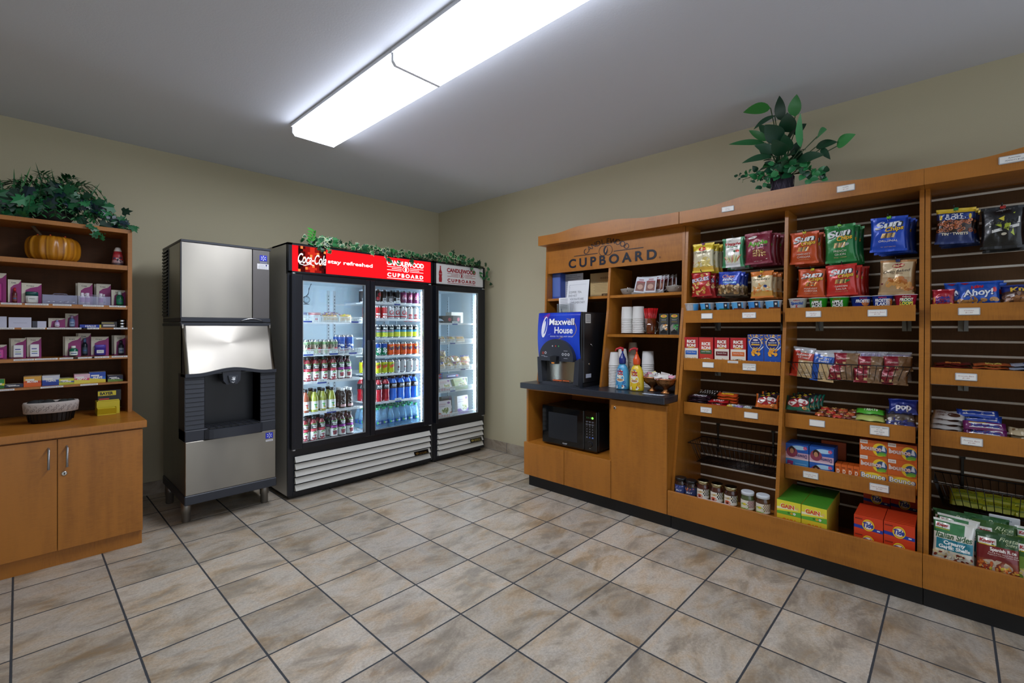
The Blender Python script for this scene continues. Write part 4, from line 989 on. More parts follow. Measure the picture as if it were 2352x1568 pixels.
def p_sf(m, S_, w, h):
    m.print_poly(S_, [(-w*0.28, h*0.62), (w*0.28, h*0.85), (w*0.34, h*0.75), (w*0.26, h*0.28), (w*0.10, h*0.42)], '#a9b82e', 0.001); m.print_poly(S_, [(-w*0.1, h*0.70), (w*0.2, h*0.84), (w*0.1, h*0.6)], '#d8c630', 0.0014)
    m.print_poly(S_, [(-w*0.30, h*0.50), (w*0.38, h*0.58), (w*0.38, h*0.73), (-w*0.30, h*0.62)], '#e6e6e2', 0.002); T_(m, S_, 'Smartfood', 0.03*w, h*0.575, h*0.10, '#121214', w*0.66, bold=0.02, off=0.003, shear=0.35, rot=0.09)
    m.print_poly(S_, [(-w*0.24, h*0.36), (w*0.36, h*0.49), (w*0.36, h*0.56), (-w*0.24, h*0.43)], '#dededa', 0.0024); T_(m, S_, 'WHITE CHEDDAR', 0.06*w, h*0.435, h*0.045, '#1a1a1c', w*0.54, bold=0.02, off=0.0032, rot=0.2)
    T_(m, S_, "AMERICA'S No. 1", 0.05*w, h*0.90, h*0.03, '#c8c8c8', w*0.4, off=0.001, rot=0.12); m.print_disc(S_, w*0.03, h*0.33, w*0.06, h*0.03, '#d8d4c0', 0.002)
BAGS = [  # name, zone, print, u, z0, w, h, d, seed, back copies, clip colour, words
    ('chip_bag', z_lays, p_lays, 3.391, 1.700, 0.148, 0.197, 0.370, 11, 2, '#7a2a78', 'yellow and cream bag of oven baked crisps'),
    ('chip_bag', z_veg, p_veg, 3.585, 1.716, 0.140, 0.193, 0.370, 12, 2, None, 'white and green bag of vegetable straws'),
    ('chip_bag', z_app, p_app, 3.740, 1.722, 0.160, 0.200, 0.380, 13, 3, None, 'maroon bag of apple straws with green lettering'),
    ('corn_snack_bag', z_bug, p_bug, 3.381, 1.537, 0.138, 0.166, 0.370, 14, 3, None, 'red bag of horn-shaped corn snacks'),
    ('snack_mix_bag', z_chex, p_chex, 3.556, 1.532, 0.150, 0.158, 0.370, 15, 2, None, 'blue bag of cereal snack mix'),
    ('cheese_puff_bag', z_cheet, p_cheet, 3.757, 1.509, 0.134, 0.168, 0.370, 16, 2, '#e0b82a', 'orange and cream bag of cheese puffs'),
    ('chip_bag', z_hc, p_hc, 3.985, 1.700, 0.150, 0.190, 0.370, 17, 2, '#d8cc2a', 'upper orange bag of multigrain chips in the top row'),
    ('chip_bag', z_fo, p_fo, 4.165, 1.691, 0.148, 0.216, 0.370, 18, 2, '#7ac83a', 'green bag of multigrain chips'),
    ('chip_bag', z_or, p_or, 4.375, 1.728, 0.158, 0.186, 0.380, 19, 3, '#7ac83a', 'blue bag of multigrain chips'),
    ('chip_bag', z_hc, p_hc, 4.020, 1.502, 0.146, 0.165, 0.370, 20, 2, '#d8cc2a', 'lower orange bag of multigrain chips just above the cereal cups'),
    ('chip_bag', z_gs, p_gs, 4.172, 1.503, 0.148, 0.176, 0.380, 21, 3, None, 'red bag of multigrain chips'),
    ('chip_bag', z_bbq, p_bbq, 4.406, 1.497, 0.152, 0.184, 0.370, 22, 1, '#22306a', 'tan and brown bag of barbecue crisps'),
    ('pretzel_bag', z_rg, p_rg, 4.630, 1.740, 0.146, 0.176, 0.365, 23, 2, '#2a8a4a', 'navy and yellow bag of small pretzels'),
    ('popcorn_bag', z_sf, p_sf, 4.795, 1.696, 0.148, 0.200, 0.370, 24, 2, '#b02a22', 'black bag of white cheddar popcorn'),
]
for (nm, zn, pr, u, z0, w_, h_, d, sd, nb, clip, words) in BAGS:
    mb = pouch(w_, h_, 0.042, zn, pr, sd)
    o = mb.build(nm, None, R(u, d, z0)); R_ = random.Random(sd); o.rotation_euler = (radians(-3), radians(R_.uniform(-3, 3)), RW + radians(R_.uniform(-6, 2)))
    tag(o, words + ', front one on its hook', 'snack bag', 'snack bags hanging on the slatwall'); KIDS[o.name] = []
    if clip:
        c = MB('plastic', clip); c.box(-0.009, 0.009, -0.008, 0.006, h_ - 0.010, h_ + 0.004, bev=0.001); c.tube([(-0.005, -0.008, h_ - 0.006), (-0.002, -0.011, h_ - 0.028), (0.002, -0.011, h_ - 0.028), (0.005, -0.008, h_ - 0.006)], 0.0008, 4, '#c8c8cc', 'metal')
        c.build('clip', o)
    for k in range(nb):
        c = dup(o, R(u + 0.012 * (k + 1) + R_.uniform(-0.004, 0.006), d - 0.050 * (k + 1), z0 - 0.004 - R_.uniform(0, 0.007)), RW + radians(R_.uniform(-7, 1)), 'bag queued behind the ' + words.split(' in the')[0].split(' just')[0], 'queued behind ' + words)
    hk = MB('black_wire'); dd = d + 0.02; zz = z0 + h_ + 0.004
    hk.tube([(0, -0.168, zz + 0.006), (0, -dd + 0.01, zz - 0.002), (0, -dd, zz + 0.010)], 0.0028, 6); hk.box(-0.018, 0.018, -0.171, -0.167, zz - 0.008, zz + 0.020)
    tag(hk.build('peg_hook', None, R(u, 0, 0), RW), 'black peg hook carrying the ' + words.split(',')[0], 'hook', 'peg hooks on the slatwall')

# ---- cups of oatmeal and cereal
def food_cup(r0, r1, h, body, lid, prt=None):
    m = MB('plastic', body)
    m.lathe([(r0 * 0.96, 0), (r0, 0.003), (r1, h - 0.004), (r1 + 0.003, h - 0.003), (r1 + 0.003, h, lid), (r1 - 0.002, h + 0.0005, lid)], 28, body)
    rr = lambda v: r0 + (r1 - r0) * v / h + 0.0007
    if prt: prt(m, drum(rr), r1 * 2, h)
    return m
def oat(base, plaq, side):
    def p(m, S_, w, h):
        m.print_rect(S_, -w*0.75, h*0.02, w*0.45, h*0.93, base, 0.0004, 18, 2, 'card'); m.print_rect(S_, w*0.1, h*0.35, w*0.34, h*0.93, '#20222c', 0.0008, 4, 1, 'card'); m.print_disc(S_, w*0.22, h*0.70, w*0.06, h*0.12, '#e8e0d4', 0.0012, 10, 'card'); m.print_disc(S_, w*0.22, h*0.82, w*0.075, h*0.05, '#23305e', 0.0016, 10, 'card')
        m.print_rect(S_, -w*0.2, h*0.02, w*0.5, h*0.38, plaq, 0.001, 8, 1, 'card'); T_(m, S_, 'OATMEAL', w*0.12, h*0.12, h*0.15, '#e8e8e0', w*0.42, off=0.0016)
    return p
OC = [(None, None), ('#4ba0d8', '#1f5a34'), ('#4ba0d8', '#1f5a34'), ('#58a8dc', '#7a3a24'), ('#3d8cd0', '#7a3a24'), ('#58a8dc', '#7a3a24')]
OL = ['white and blue oatmeal cup turned away, at the left end of the upper snack shelf', 'blue oatmeal cup with dark green panel, second from the left', 'blue oatmeal cup with dark green panel, third from the left', 'pale oatmeal cup with brown panel, middle of the cup row',
      'small-looking blue oatmeal cup with brown panel, second from the right', 'blue oatmeal cup with brown panel, at the right end beside the divider']
for i, u in enumerate((3.331, 3.434, 3.536, 3.634, 3.733, 3.832)):
    b, p = OC[i]; m = food_cup(0.034, 0.047, 0.066, '#d9dce0', '#e6e6e4', oat(b, p, None) if b else (lambda m, S_, w, h: (m.print_rect(S_, w*0.2, h*0.05, w*0.6, h*0.93, '#4ba0d8', 0.0004, 8, 2, 'card'), m.print_bits(S_, -w*0.4, h*0.15, w*0.15, h*0.85, ['#b9bcc0', '#c8cacc'], 20, 0.004, 2))))
    goods('oatmeal_cup', m, OL[i], 'cup', R(u, 0.405, 1.4205), RW + radians(random.Random(i).uniform(-15, 10)), 'oatmeal cups on the upper shelf')
def cer(base, lines, cols, accent=None):
    def p(m, S_, w, h):
        T_(m, S_, "Kellogg's", 0, h*0.80, h*0.10, cols[0], w*0.36, off=0.001, shear=0.2, bold=0.02)
        if accent: m.print_disc(S_, accent[0]*w, h*0.50, w*0.2, h*0.26, accent[1], 0.0008, 16, 'card')
        for k, s in enumerate(lines): T_(m, S_, s, 0, h*(0.52 - k*0.26), h*0.22, cols[1 + k % (len(cols) - 1)], w*min(0.72, 0.12*len(s)), bold=0.05, off=0.0014, shear=0.15)
    return p
CC = [('#d8d8d6', ['Special', 'K'], ['#b02434', '#2a55a0', '#b02434'], None, 'white diet cereal cup with red initial, leftmost in the cereal row'),
      ('#2fa82c', ['APPLE', 'JACKS'], ['#b8242c', '#f0f0ec', '#f0f0ec'], (0.0, '#1d2a1c'), 'bright green cereal cup, the left one of the two'),
      ('#2fa82c', ['APPLE', 'JACKS'], ['#b8242c', '#f0f0ec', '#f0f0ec'], (0.0, '#1d2a1c'), 'bright green cereal cup, the right one of the two'),
      ('#1c2f8a', ['FROSTED', ''], ['#b8242c', '#e9edf5'], (0.12, '#c8702a'), 'dark blue cereal cup turned sideways, beside the green ones'),
      ('#1c3a9c', ['FROSTED', 'FLAKES'], ['#d8404a', '#e9edf5'], (0.35, '#c8702a'), 'blue cereal cup with large white slanted lettering'),
      ('#a8203c', ['FROOT', 'LOOPS'], ['#e6d8d0', '#f0e9d8', '#f2e24c'], (0.0, '#2c7a4a'), 'crimson cereal cup at the right end of the cereal row')]
for i, u in enumerate((3.960, 4.063, 4.163, 4.261, 4.354, 4.448)):
    b, l, c, a, lab = CC[i]
    goods('cereal_cup', food_cup(0.036, 0.047, 0.072, b, '#d8d8d6', cer(b, l, c, a)), lab, 'cup', R(u, 0.40, 1.4205), RW + radians((3, -6, -8, 20, 4, 8)[i]), 'cereal cups on the upper shelf')

# ---- rice and macaroni cartons
def p_rice(style):
    band, bc, food, cols = style
    def p(m, S_, w, h):
        if band != 'V':
            m.print_rect(S_, -w*0.48, h*0.02, w*0.48, h*0.60, '#e2ddd0', 0.0003); m.print_rect(S_, -w*0.34, h*0.62, w*0.34, h*0.95, '#a8281c', 0.0003)
        else: m.print_rect(S_, -w*0.42, h*0.25, w*0.42, h*0.96, '#c23a2c', 0.0003)
        y0 = 0.80 if band != 'V' else 0.72
        T_(m, S_, 'RICE', 0, h*y0, h*0.105, '#f3efe6', w*0.60, bold=0.05, off=0.0008); T_(m, S_, 'RONI', 0, h*(y0 - 0.145), h*0.105, '#f3efe6', w*0.62, bold=0.05, off=0.0008)
        m.print_disc(S_, 0, h*(y0 - 0.17), w*0.26, h*0.018, '#d9a62c', 0.0012, rot=0.0)
        v0 = 0.36 if band != 'V' else 0.40
        m.print_rect(S_, -w*0.40, h*v0, w*0.40, h*(v0 + 0.15), bc, 0.0009); T_(m, S_, cols, 0, h*(v0 + 0.07), h*0.045, '#f3efe6', w*0.62, off=0.0014)
        m.print_disc(S_, w*0.05, h*0.12, w*0.42, h*0.14, '#e6e0d0' if band != 'D' else '#3a2c28', 0.0011, 20)
        m.print_bits(S_, -w*0.34, h*0.05, w*0.40, h*0.24, food, 46, w*0.055, 8, 0.0014)
    return p
RL = [(('W', '#2a62b8', ['#d8b87a', '#c49a58', '#e6d2a2'], 'Fried Rice'), 'red rice carton with blue band, leftmost of the boxes'), (('V', '#2f5a38', ['#e2d6b8', '#34502c', '#c8a878', '#e8e0cc'], 'Lower Sodium'), 'red rice carton with green band and oval plate of rice'),
      (('W', '#6a1c24', ['#b85a3c', '#8e4a34', '#d8a884', '#c87a5a'], 'Spanish Rice'), 'red rice carton with maroon band, third box from the left'), (('D', '#d0682a', ['#d2b45a', '#b8963e', '#e0cc82', '#6a7a34'], 'Creamy Four Cheese'), 'red rice carton with orange band beside the blue boxes')]
for i, (st, lab) in enumerate(RL):
    u = (3.338, 3.437, 3.538, 3.638)[i]
    goods('rice_box', carton(0.094, 0.182, 0.032, '#b8202a', p_rice(st), '#9c1a22', '#a81e26'), lab, 'food box', R(u, 0.44, 1.075), RW + radians((4, 0, -2, 0)[i]), 'rice cartons on the second shelf')
    goods('rice_box', carton(0.094, 0.182, 0.032, '#b8202a', None, '#9c1a22', '#a81e26'), 'red carton standing behind the ' + lab, 'food box', R(u + 0.003, 0.40, 1.075), RW, 'rice cartons on the second shelf')
def p_mac(m, S_, w, h):
    m.print_bits(S_, -w*0.46, h*0.72, w*0.46, h*0.98, ['#d9a23c', '#e8bc5c', '#c78a2a'], 70, w*0.07, 9, 0.0003, asp=0.4)
    m.print_disc(S_, 0, h*0.73, w*0.38, h*0.19, '#e9eef2', 0.003, 28); m.print_disc(S_, 0, h*0.73, w*0.35, h*0.175, '#14256e', 0.0034, 28)
    m.print_disc(S_, 0, h*0.83, w*0.16, h*0.028, '#e9eef2', 0.0038); T_(m, S_, 'KRAFT', 0, h*0.82, h*0.022, '#c02430', w*0.22, bold=0.03, off=0.0042)
    T_(m, S_, 'macaroni &', 0, h*0.745, h*0.035, '#eaf0f4', w*0.5, off=0.0042, bold=0.02); T_(m, S_, 'cheese', 0, h*0.675, h*0.058, '#e9b52c', w*0.54, off=0.0042, bold=0.05)
    m.print_ring(S_, 0, h*0.64, w*0.12, w*0.17, '#f0c02a', 0.0044, 12, pi*1.15, pi*1.85)
    m.print_poly(S_, [(w*0.18, h*0.52), (w*0.24, h*0.49), (w*0.5, h*0.63), (w*0.5, h*0.66)], '#d8dce2', 0.001)
    m.print_bits(S_, -w*0.26, h*0.38, w*0.24, h*0.54, ['#e29a2c', '#eeb03c', '#d98a20'], 22, w*0.10, 10, 0.0045, asp=0.7)
    T_(m, S_, 'love it', w*0.06, h*0.16, h*0.06, '#dfe6f2', w*0.40, bold=0.02, off=0.0008); m.print_rect(S_, -w*0.04, h*0.03, w*0.46, h*0.09, '#a9c8e8', 0.0006)
for i, u in enumerate((3.740, 3.834)):
    lab = ('blue macaroni dinner box with noodle picture, left of the pair', 'blue macaroni dinner box with noodle picture, right of the pair by the divider')[i]
    goods('macaroni_box', carton(0.091, 0.205, 0.034, '#164fae', p_mac, '#c8973a', '#c8973a'), lab, 'food box', R(u, 0.44, 1.075), RW, 'blue macaroni boxes on the second shelf')
    goods('macaroni_box', carton(0.091, 0.205, 0.034, '#164fae', None, '#8a6a3a', '#8a6a3a'), 'macaroni box standing behind the %s one' % ('left', 'right')[i], 'food box', R(u + 0.008, 0.40, 1.075), RW, 'blue macaroni boxes on the second shelf')

# ---- flow-wrapped bars and small bags lying on the shelves
def bar(w, h, T, col, prt=None, seed=1, mat='foil'): return pouch(w, h, T, col, prt, seed, seal=0.04, mat=mat, nu=10, nv=6, pinch=0.0, crumple=0.0012)
def word(s, col, wf=0.7, hf=0.42, v=0.3, **k):
    return lambda m, S_, w, h: T_(m, S_, s, 0, h*v, h*hf, col, w*wf, bold=k.get('bold', 0.04), off=0.0012, shear=k.get('shear', 0.1))
def lay(name, mk, spots, labels, cat, group=None, tilt=-70):
    """first one built, the rest copied"""
    first = None
    for k, (u, d, z, a) in enumerate(spots):
        rot = (radians(tilt), 0, RW + radians(a))
        if first is None: first = goods(name, mk, labels[0], cat, R(u, d, z), RW, group); first.rotation_euler = rot
        else: dup(first, R(u, d, z), None, labels[k] if k < len(labels) else labels[-1], group, rot)
BS = 0.783                                                        # bearing level of the third shelf
lay('candy_bar', bar(0.15, 0.045, 0.014, '#2a1420', word('HERSHEYS', '#c9c4cc', 0.6), 31), [(3.385, 0.43, BS + 0.012 + 0.014 * k, -8 + 5 * (k % 3)) for k in range(5)],
    ['dark wrapped chocolate bar, lowest of the stack at the left of the third shelf'] + ['dark chocolate bar, %s up in the left stack' % ORD[k + 1] for k in range(1, 5)], 'candy bar', 'dark chocolate bars stacked on the third shelf')
lay('candy_bar', bar(0.13, 0.045, 0.016, '#17130f', lambda m, S_, w, h: [m.print_rect(S_, -w*0.35 + k*w*0.12, h*0.3, -w*0.30 + k*w*0.12, h*0.7, '#b9b6b2', 0.001) for k in range(7)], 32), [(3.42, 0.40, BS + 0.088, -4), (3.44, 0.36, BS + 0.095, 6)],
    ['dark striped cookie bar on top of the chocolate stack', 'dark striped cookie bar behind the top of the chocolate stack'], 'candy bar', 'striped bars')
lay('peanut_butter_cups', bar(0.125, 0.05, 0.018, '#c24a1c', word('REESES', '#e8c02c', 0.6), 33), [(3.56, 0.41, BS + 0.034 + 0.019 * k, 4 * (k % 2)) for k in range(4)],
    ['orange peanut butter candy, %s in the middle stack' % s for s in ('lowest', 'second up', 'third up', 'topmost')], 'candy bar', 'orange candies on the third shelf')
lay('candy_bar', bar(0.13, 0.04, 0.014, '#a81c22', word('KIT KAT', '#e9dcdc', 0.5), 34), [(3.50, 0.445, BS + 0.028, -6), (3.515, 0.44, BS + 0.050, 4)],
    ['red wafer bar at the front of the third shelf', 'red wafer bar lying on the other red one'], 'candy bar', 'red wafer bars')
for k, (u, c, s, lab) in enumerate(((3.585, '#d8bc2c', 'NUTS', 'yellow candy packet between red bars and gum'), (3.635, '#9a7ab0', 'EXTRA', 'lilac and silver gum packet'), (3.69, '#a9b4b0', 'MINT', 'grey-green mint packet beside the pretzel snack bags'), (3.615, '#6a7078', 'GUM', 'flat grey packet lying at the shelf lip'))):
    lay('candy_packet', bar(0.052, 0.035, 0.018, c, word(s, '#e6e6ea', 0.6), 35 + k), [(u, 0.44, BS + 0.03, 5 * k - 6)], [lab], 'candy')
def combos(col):
    def p(m, S_, w, h):
        m.print_disc(S_, 0, h*0.5, w*0.42, h*0.30, '#a81c28', 0.001, 24, rot=0.16); m.print_disc(S_, 0, h*0.5, w*0.385, h*0.25, '#e9e6e0', 0.0014, 24, rot=0.16)
        T_(m, S_, 'Combos', 0, h*0.38, h*0.26, '#a01c2c', w*0.62, bold=0.04, off=0.0045, rot=0.16, shear=0.1)
        m.print_poly(S_, [(-w*0.3, h*0.82), (-w*0.2, h*0.98), (-w*0.1, h*0.84)], '#d8b82c', 0.001); m.print_poly(S_, [(-w*0.05, h*0.86), (w*0.05, h*0.99), (w*0.13, h*0.88)], '#d8b82c', 0.001)
        m.print_bits(S_, w*0.18, h*0.06, w*0.44, h*0.25, ['#d79a4a', '#c0803a'], 8, w*0.05, 3, 0.001)
    return pouch(0.13, 0.088, 0.03, lambda a, b: (col if abs(a) > 0.9 else '#17181c') if b > 0.3 else col, p, 41, seal=0.03, nv=10)
lay('pretzel_snack_bag', combos('#d0681f'), [(3.803, 0.445, BS + 0.05, 4), (3.815, 0.405, BS + 0.06, -6), (3.825, 0.37, BS + 0.062, -4)],
    ['orange and black filled pretzel snack bag, front one at the right of the left bay', 'orange and black snack bag, second one back', 'orange and black snack bag, third one back'], 'snack bag', 'orange filled-pretzel bags', -28)
lay('pretzel_snack_bag', combos('#12604a'), [(3.968, 0.445, BS + 0.055, 4), (3.985, 0.405, BS + 0.065, -5), (4.0, 0.37, BS + 0.068, -7), (4.012, 0.335, BS + 0.066, -8)],
    ['green and black filled pretzel snack bag, front one in the middle bay', 'green and black snack bag, second one back', 'green and black snack bag, third one back', 'green and black snack bag, rearmost one'], 'snack bag', 'green filled-pretzel bags', -28)
R_ = random.Random(5)
for k in range(12):
    row = k // 4; u = 4.075 + (k % 4) * 0.043 + row * 0.008; c = ['#b5502a', '#6a3420', '#c23a2a', '#7c3c2c'][(k + row) % 4]
    lay('chocolate_piece', bar(0.046, 0.034, 0.02, c, word('NUT', '#d8b060', 0.5), 50 + k % 4), [(u, 0.445 - row * 0.04, BS + 0.038 + row * 0.012, R_.uniform(-15, 15))],
        ['small %s wrapped chocolate, %s in the %s row' % (['orange-brown', 'dark brown', 'red', 'maroon'][(k + row) % 4], ['leftmost', 'second', 'third', 'rightmost'][k % 4], ['front', 'middle', 'back'][row])], 'chocolate', 'small wrapped chocolates')
lay('cereal_treat', bar(0.125, 0.06, 0.03, '#b8c46a', lambda m, S_, w, h: (m.print_rect(S_, -w*0.42, h*0.62, w*0.42, h*0.92, '#3f9a2c', 0.001, 8, 1), T_(m, S_, 'RICE TREATS', 0, h*0.66, h*0.18, '#e6f0d0', w*0.5, off=0.0018)), 61), [(4.305, 0.445, BS + 0.040, 2), (4.308, 0.435, BS + 0.020, -2)],
    ['pale green cereal treat packet at the front of the middle bay', 'pale green cereal treat packet underneath the front one'], 'snack', 'cereal treats')
lay('cereal_treat', bar(0.125, 0.055, 0.03, '#4aa82a', word('TREATS', '#e6f0d0', 0.5), 62), [(4.302, 0.40, BS + 0.07, 3)], ['bright green cereal treat packet lying behind the pale one'], 'snack')
lay('pastry_packet', pouch(0.125, 0.10, 0.03, lambda a, b: '#20233a' if b > 0.6 else ('#5a5046' if b > 0.25 else '#2a3270'), lambda m, S_, w, h: m.print_bits(S_, -w*0.4, h*0.05, w*0.4, h*0.5, ['#8a8078', '#3a3f8a', '#d8d4d0', '#4a3a30'], 22, w*0.06, 4, 0.001), 63), [(4.432, 0.445, BS + 0.03, 4)],
    ['dark shiny toaster pastry packet with blue berries at the right of the shelf'], 'snack', None, -40)
lay('pastry_packet', pouch(0.125, 0.085, 0.03, '#16297c', lambda m, S_, w, h: T_(m, S_, 'pop', 0, h*0.25, h*0.35, '#e6e9f2', w*0.5, bold=0.06, off=0.0015), 64), [(4.440, 0.405, BS + 0.088, 4), (4.442, 0.36, BS + 0.085, 0)],
    ['blue toaster pastry packet leaning behind the dark one', 'rear blue toaster pastry packet'], 'snack', 'blue pastry packets', -35)

# ---- wire baskets
def basket(name, label, u0, u1, zt, zb, d_back, d_top, d_bot, rail_z, n):
    t = tag(empty(name, R((u0 + u1) / 2, d_back, zb), RW), label, 'basket', 'black wire baskets on the slatwall'); hw = (u1 - u0) / 2; H = zt - zb
    inn = 0.035
    top = [(-hw, 0, H), (hw, 0, H), (hw, -(d_top - d_back), H), (-hw, -(d_top - d_back), H)]; bot = [(-hw + inn, -0.005, 0), (hw - inn, -0.005, 0), (hw - inn, -(d_bot - d_back), 0), (-hw + inn, -(d_bot - d_back), 0)]
    m = MB('black_wire'); m.tube(top, 0.003, 6, closed=True); sub(m, 'rim', t)
    m = MB('black_wire'); m.tube(bot, 0.0022, 6, closed=True)
    def L(a, b, t_): return tuple(a[i] + (b[i] - a[i]) * t_ for i in range(3))
    for k in range(1, n):
        f = k / n; m.tube([L(top[3], top[2], f), L(bot[3], bot[2], f), L(bot[0], bot[1], f), L(top[0], top[1], f)], 0.0016, 5)
    for k in range(1, 7):
        f = k / 7
        for s in ((0, 3), (1, 2)): m.tube([L(top[s[0]], top[s[1]], f), L(bot[s[0]], bot[s[1]], f)], 0.0016, 5)
        m.tube([L(bot[0], bot[3], f), L(bot[1], bot[2], f)], 0.0016, 5)
    for k in range(1, 12): m.tube([L(bot[0], bot[3], k / 12), L(bot[1], bot[2], k / 12)], 0.0012, 4)
    sub(m, 'mesh_panel', t)
    for x in (-hw * 0.62, hw * 0.62):
        m = MB('black_wire'); m.box(x - 0.006, x + 0.006, 0.001, 0.006, H * 0.3, rail_z - zb + 0.004, bev=0.001); m.box(x - 0.012, x + 0.012, 0.002, 0.012, rail_z - zb - 0.006, rail_z - zb + 0.006); sub(m, 'hanger', t)
    return t
basket('wire_basket', 'empty black wire basket hanging low above the jars', 3.312, 3.878, 0.538, 0.405, 0.175, 0.43, 0.37, SLATS[18], 19)
basket('wire_basket', 'black wire basket filled with wrapped pastries', 3.915, 4.470, 1.118, 1.022, 0.175, 0.43, 0.36, SLATS[11], 20)
basket('wire_basket', 'black wire basket of yellow packets on the end unit', 4.556, 5.12, 0.548, 0.42, 0.175, 0.42, 0.36, SLATS[18], 19)
# pastries in the middle basket
def wrapper(col1, col2, a_, b_, seed):
    def zn(a, b): return col1 if (a < -0.25 and b < 0.85) else ('#c9ab7c' if b < 0.55 else (col2 if b < 0.82 else '#b9bcc2'))
    def p(m, S_, w, h):
        for k in range(9): m.print_poly(S_, [(-w*0.08, h*(0.06 + k*0.055)), (w*0.42, h*(0.10 + k*0.055)), (w*0.42, h*(0.115 + k*0.055)), (-w*0.08, h*(0.08 + k*0.055))], '#e9e2d2', 0.001)
        m.print_rect(S_, -w*0.36, h*0.60, w*0.36, h*0.80, col2, 0.0012, 6, 1); T_(m, S_, a_, 0, h*0.71, h*0.075, '#f0e9e2', w*0.60, bold=0.02, off=0.002); T_(m, S_, b_, 0, h*0.62, h*0.065, '#f0e9e2', w*0.42, bold=0.02, off=0.002)
        m.print_disc(S_, w*0.02, h*0.86, w*0.12, h*0.04, '#d8cfc0', 0.001)
    return pouch(0.118, 0.178, 0.035, zn, p, seed)
goods('danish_pastry', wrapper('#c8341c', '#b83a20', 'Strawberry', 'Cheese', 71), 'red-labelled wrapped pastry standing at the left of the filled basket', 'pastry', R(3.965, 0.36, 1.028), RW, 'wrapped pastries', radians(-8), radians(6))
o = goods('danish_pastry', wrapper('#1a4fa8', '#1f58b0', 'Blueberry', 'Swirl', 72), 'blue-labelled wrapped pastry, front one in the basket', 'pastry', R(4.070, 0.36, 1.010), RW, 'wrapped pastries', radians(-8), radians(5))
dup(o, R(4.115, 0.31, 1.012), None, 'blue-labelled wrapped pastry, one behind the front blue one', 'wrapped pastries', (radians(-6), radians(-4), RW))
def fig():
    def zn(a, b): return '#8e1f30' if a < 0.05 else '#8a6a4a'
    def p(m, S_, w, h):
        for k in range(8): m.print_rect(S_, w*(0.06 + k*0.05), h*0.15, w*(0.075 + k*0.05), h*0.85, '#6a4c32', 0.001)
        m.print_rect(S_, -w*0.40, h*0.16, w*0.0, h*0.34, '#d9c08a', 0.001); T_(m, S_, 'FIG BAR', -w*0.2, h*0.2, h*0.1, '#7a2a20', w*0.3, off=0.0016); T_(m, S_, 'Newton', -w*0.2, h*0.5, h*0.16, '#e6c8c0', w*0.36, off=0.0014, shear=0.2)
    return pouch(0.125, 0.078, 0.035, zn, p, 73, nv=10)
lay('fig_cookies', fig(), [(4.165, 0.365, 1.026, 0), (4.19, 0.355, 1.10, -4), (4.285, 0.365, 1.018, 3), (4.30, 0.355, 1.086, 8), (4.395, 0.36, 1.016, -5), (4.415, 0.35, 1.09, 14)],
    ['red wrapped fig cookies in the basket, lower one next to the blue pastries', 'red wrapped fig cookies, upper one next to the blue pastries', 'red wrapped fig cookies, lower one of the middle column', 'red wrapped fig cookies, upper one of the middle column', 'red wrapped fig cookies, lower one at the basket end', 'red wrapped fig cookies, tilted upper one at the basket end'], 'cookies', 'fig cookies in the basket', -8)
pc = pouch(0.12, 0.10, 0.02, lambda a, b: '#4a1f7a', lambda m, S_, w, h: [(m.print_rect(S_, -w*0.46 + k*w*0.31, h*0.55, -w*0.46 + k*w*0.31 + w*0.28, h*0.92, '#d8d0e8', 0.001, 3, 1), m.print_rect(S_, -w*0.44 + k*w*0.31, h*0.58, -w*0.46 + k*w*0.31 + w*0.26, h*0.89, '#5a2a92', 0.0016, 3, 1)) for k in range(3)], 74)
lay('purple_snack_pack', pc, [(4.215, 0.27, 1.075, 4), (4.295, 0.27, 1.085, 10), (4.40, 0.27, 1.075, -4)], ['purple windowed snack pack standing behind, left one', 'purple windowed snack pack, tilted middle one', 'purple windowed snack pack, right one'], 'snack', 'purple snack packs at the back of the basket', -6)
fs = pouch(0.14, 0.16, 0.04, lambda a, b: '#c9ccd2', None, 75, mat='clear_film')
lay('clear_wrapper', fs, [(4.16, 0.33, 1.03, 3), (4.30, 0.33, 1.03, -4), (4.40, 0.32, 1.03, 2)], ['clear film overwrap crumpled above the left fig cookies', 'clear film overwrap above the middle fig cookies', 'clear film overwrap above the end fig cookies'], 'wrapper', 'clear film wrappers in the basket', -5)

# ---- jars
def jar(body, lid, label, prt, h=0.112, r=0.036):
    m = MB('liquid', body); m.lathe([(r*0.9, 0), (r, 0.004), (r, h*0.68), (r*0.92, h*0.77), (r*0.86, h*0.80), (r*0.86, h*0.86)], 26, body)
    S_ = drum(r + 0.0005)
    m.print_rect(S_, -r*1.9, h*0.10, r*1.9, h*0.58, label, 0.0005, 22, 1, 'card')
    prt(m, S_, r, h)
    return m
def jl(col, h=0.112, r=0.036, rim=None):
    m = MB('metal' if rim else 'plastic', col); m.lathe([(r*0.90, h*0.82, rim or col), (r*0.98, h*0.83, rim or col), (r*0.98, h*0.97, rim or col), (r*0.93, h, rim or col), (r*0.86, h*1.001, col)], 28, rim or col); return m
def pj1(c):
    def p(m, S_, r, h): m.print_bits(S_, -r*0.8, h*0.34, r*0.8, h*0.56, c, 12, 0.006, 4, 0.0008, 'card'); T_(m, S_, 'JELLY', 0, h*0.22, h*0.09, '#dfe2ec', r*1.1, off=0.001, bold=0.03)
    return p
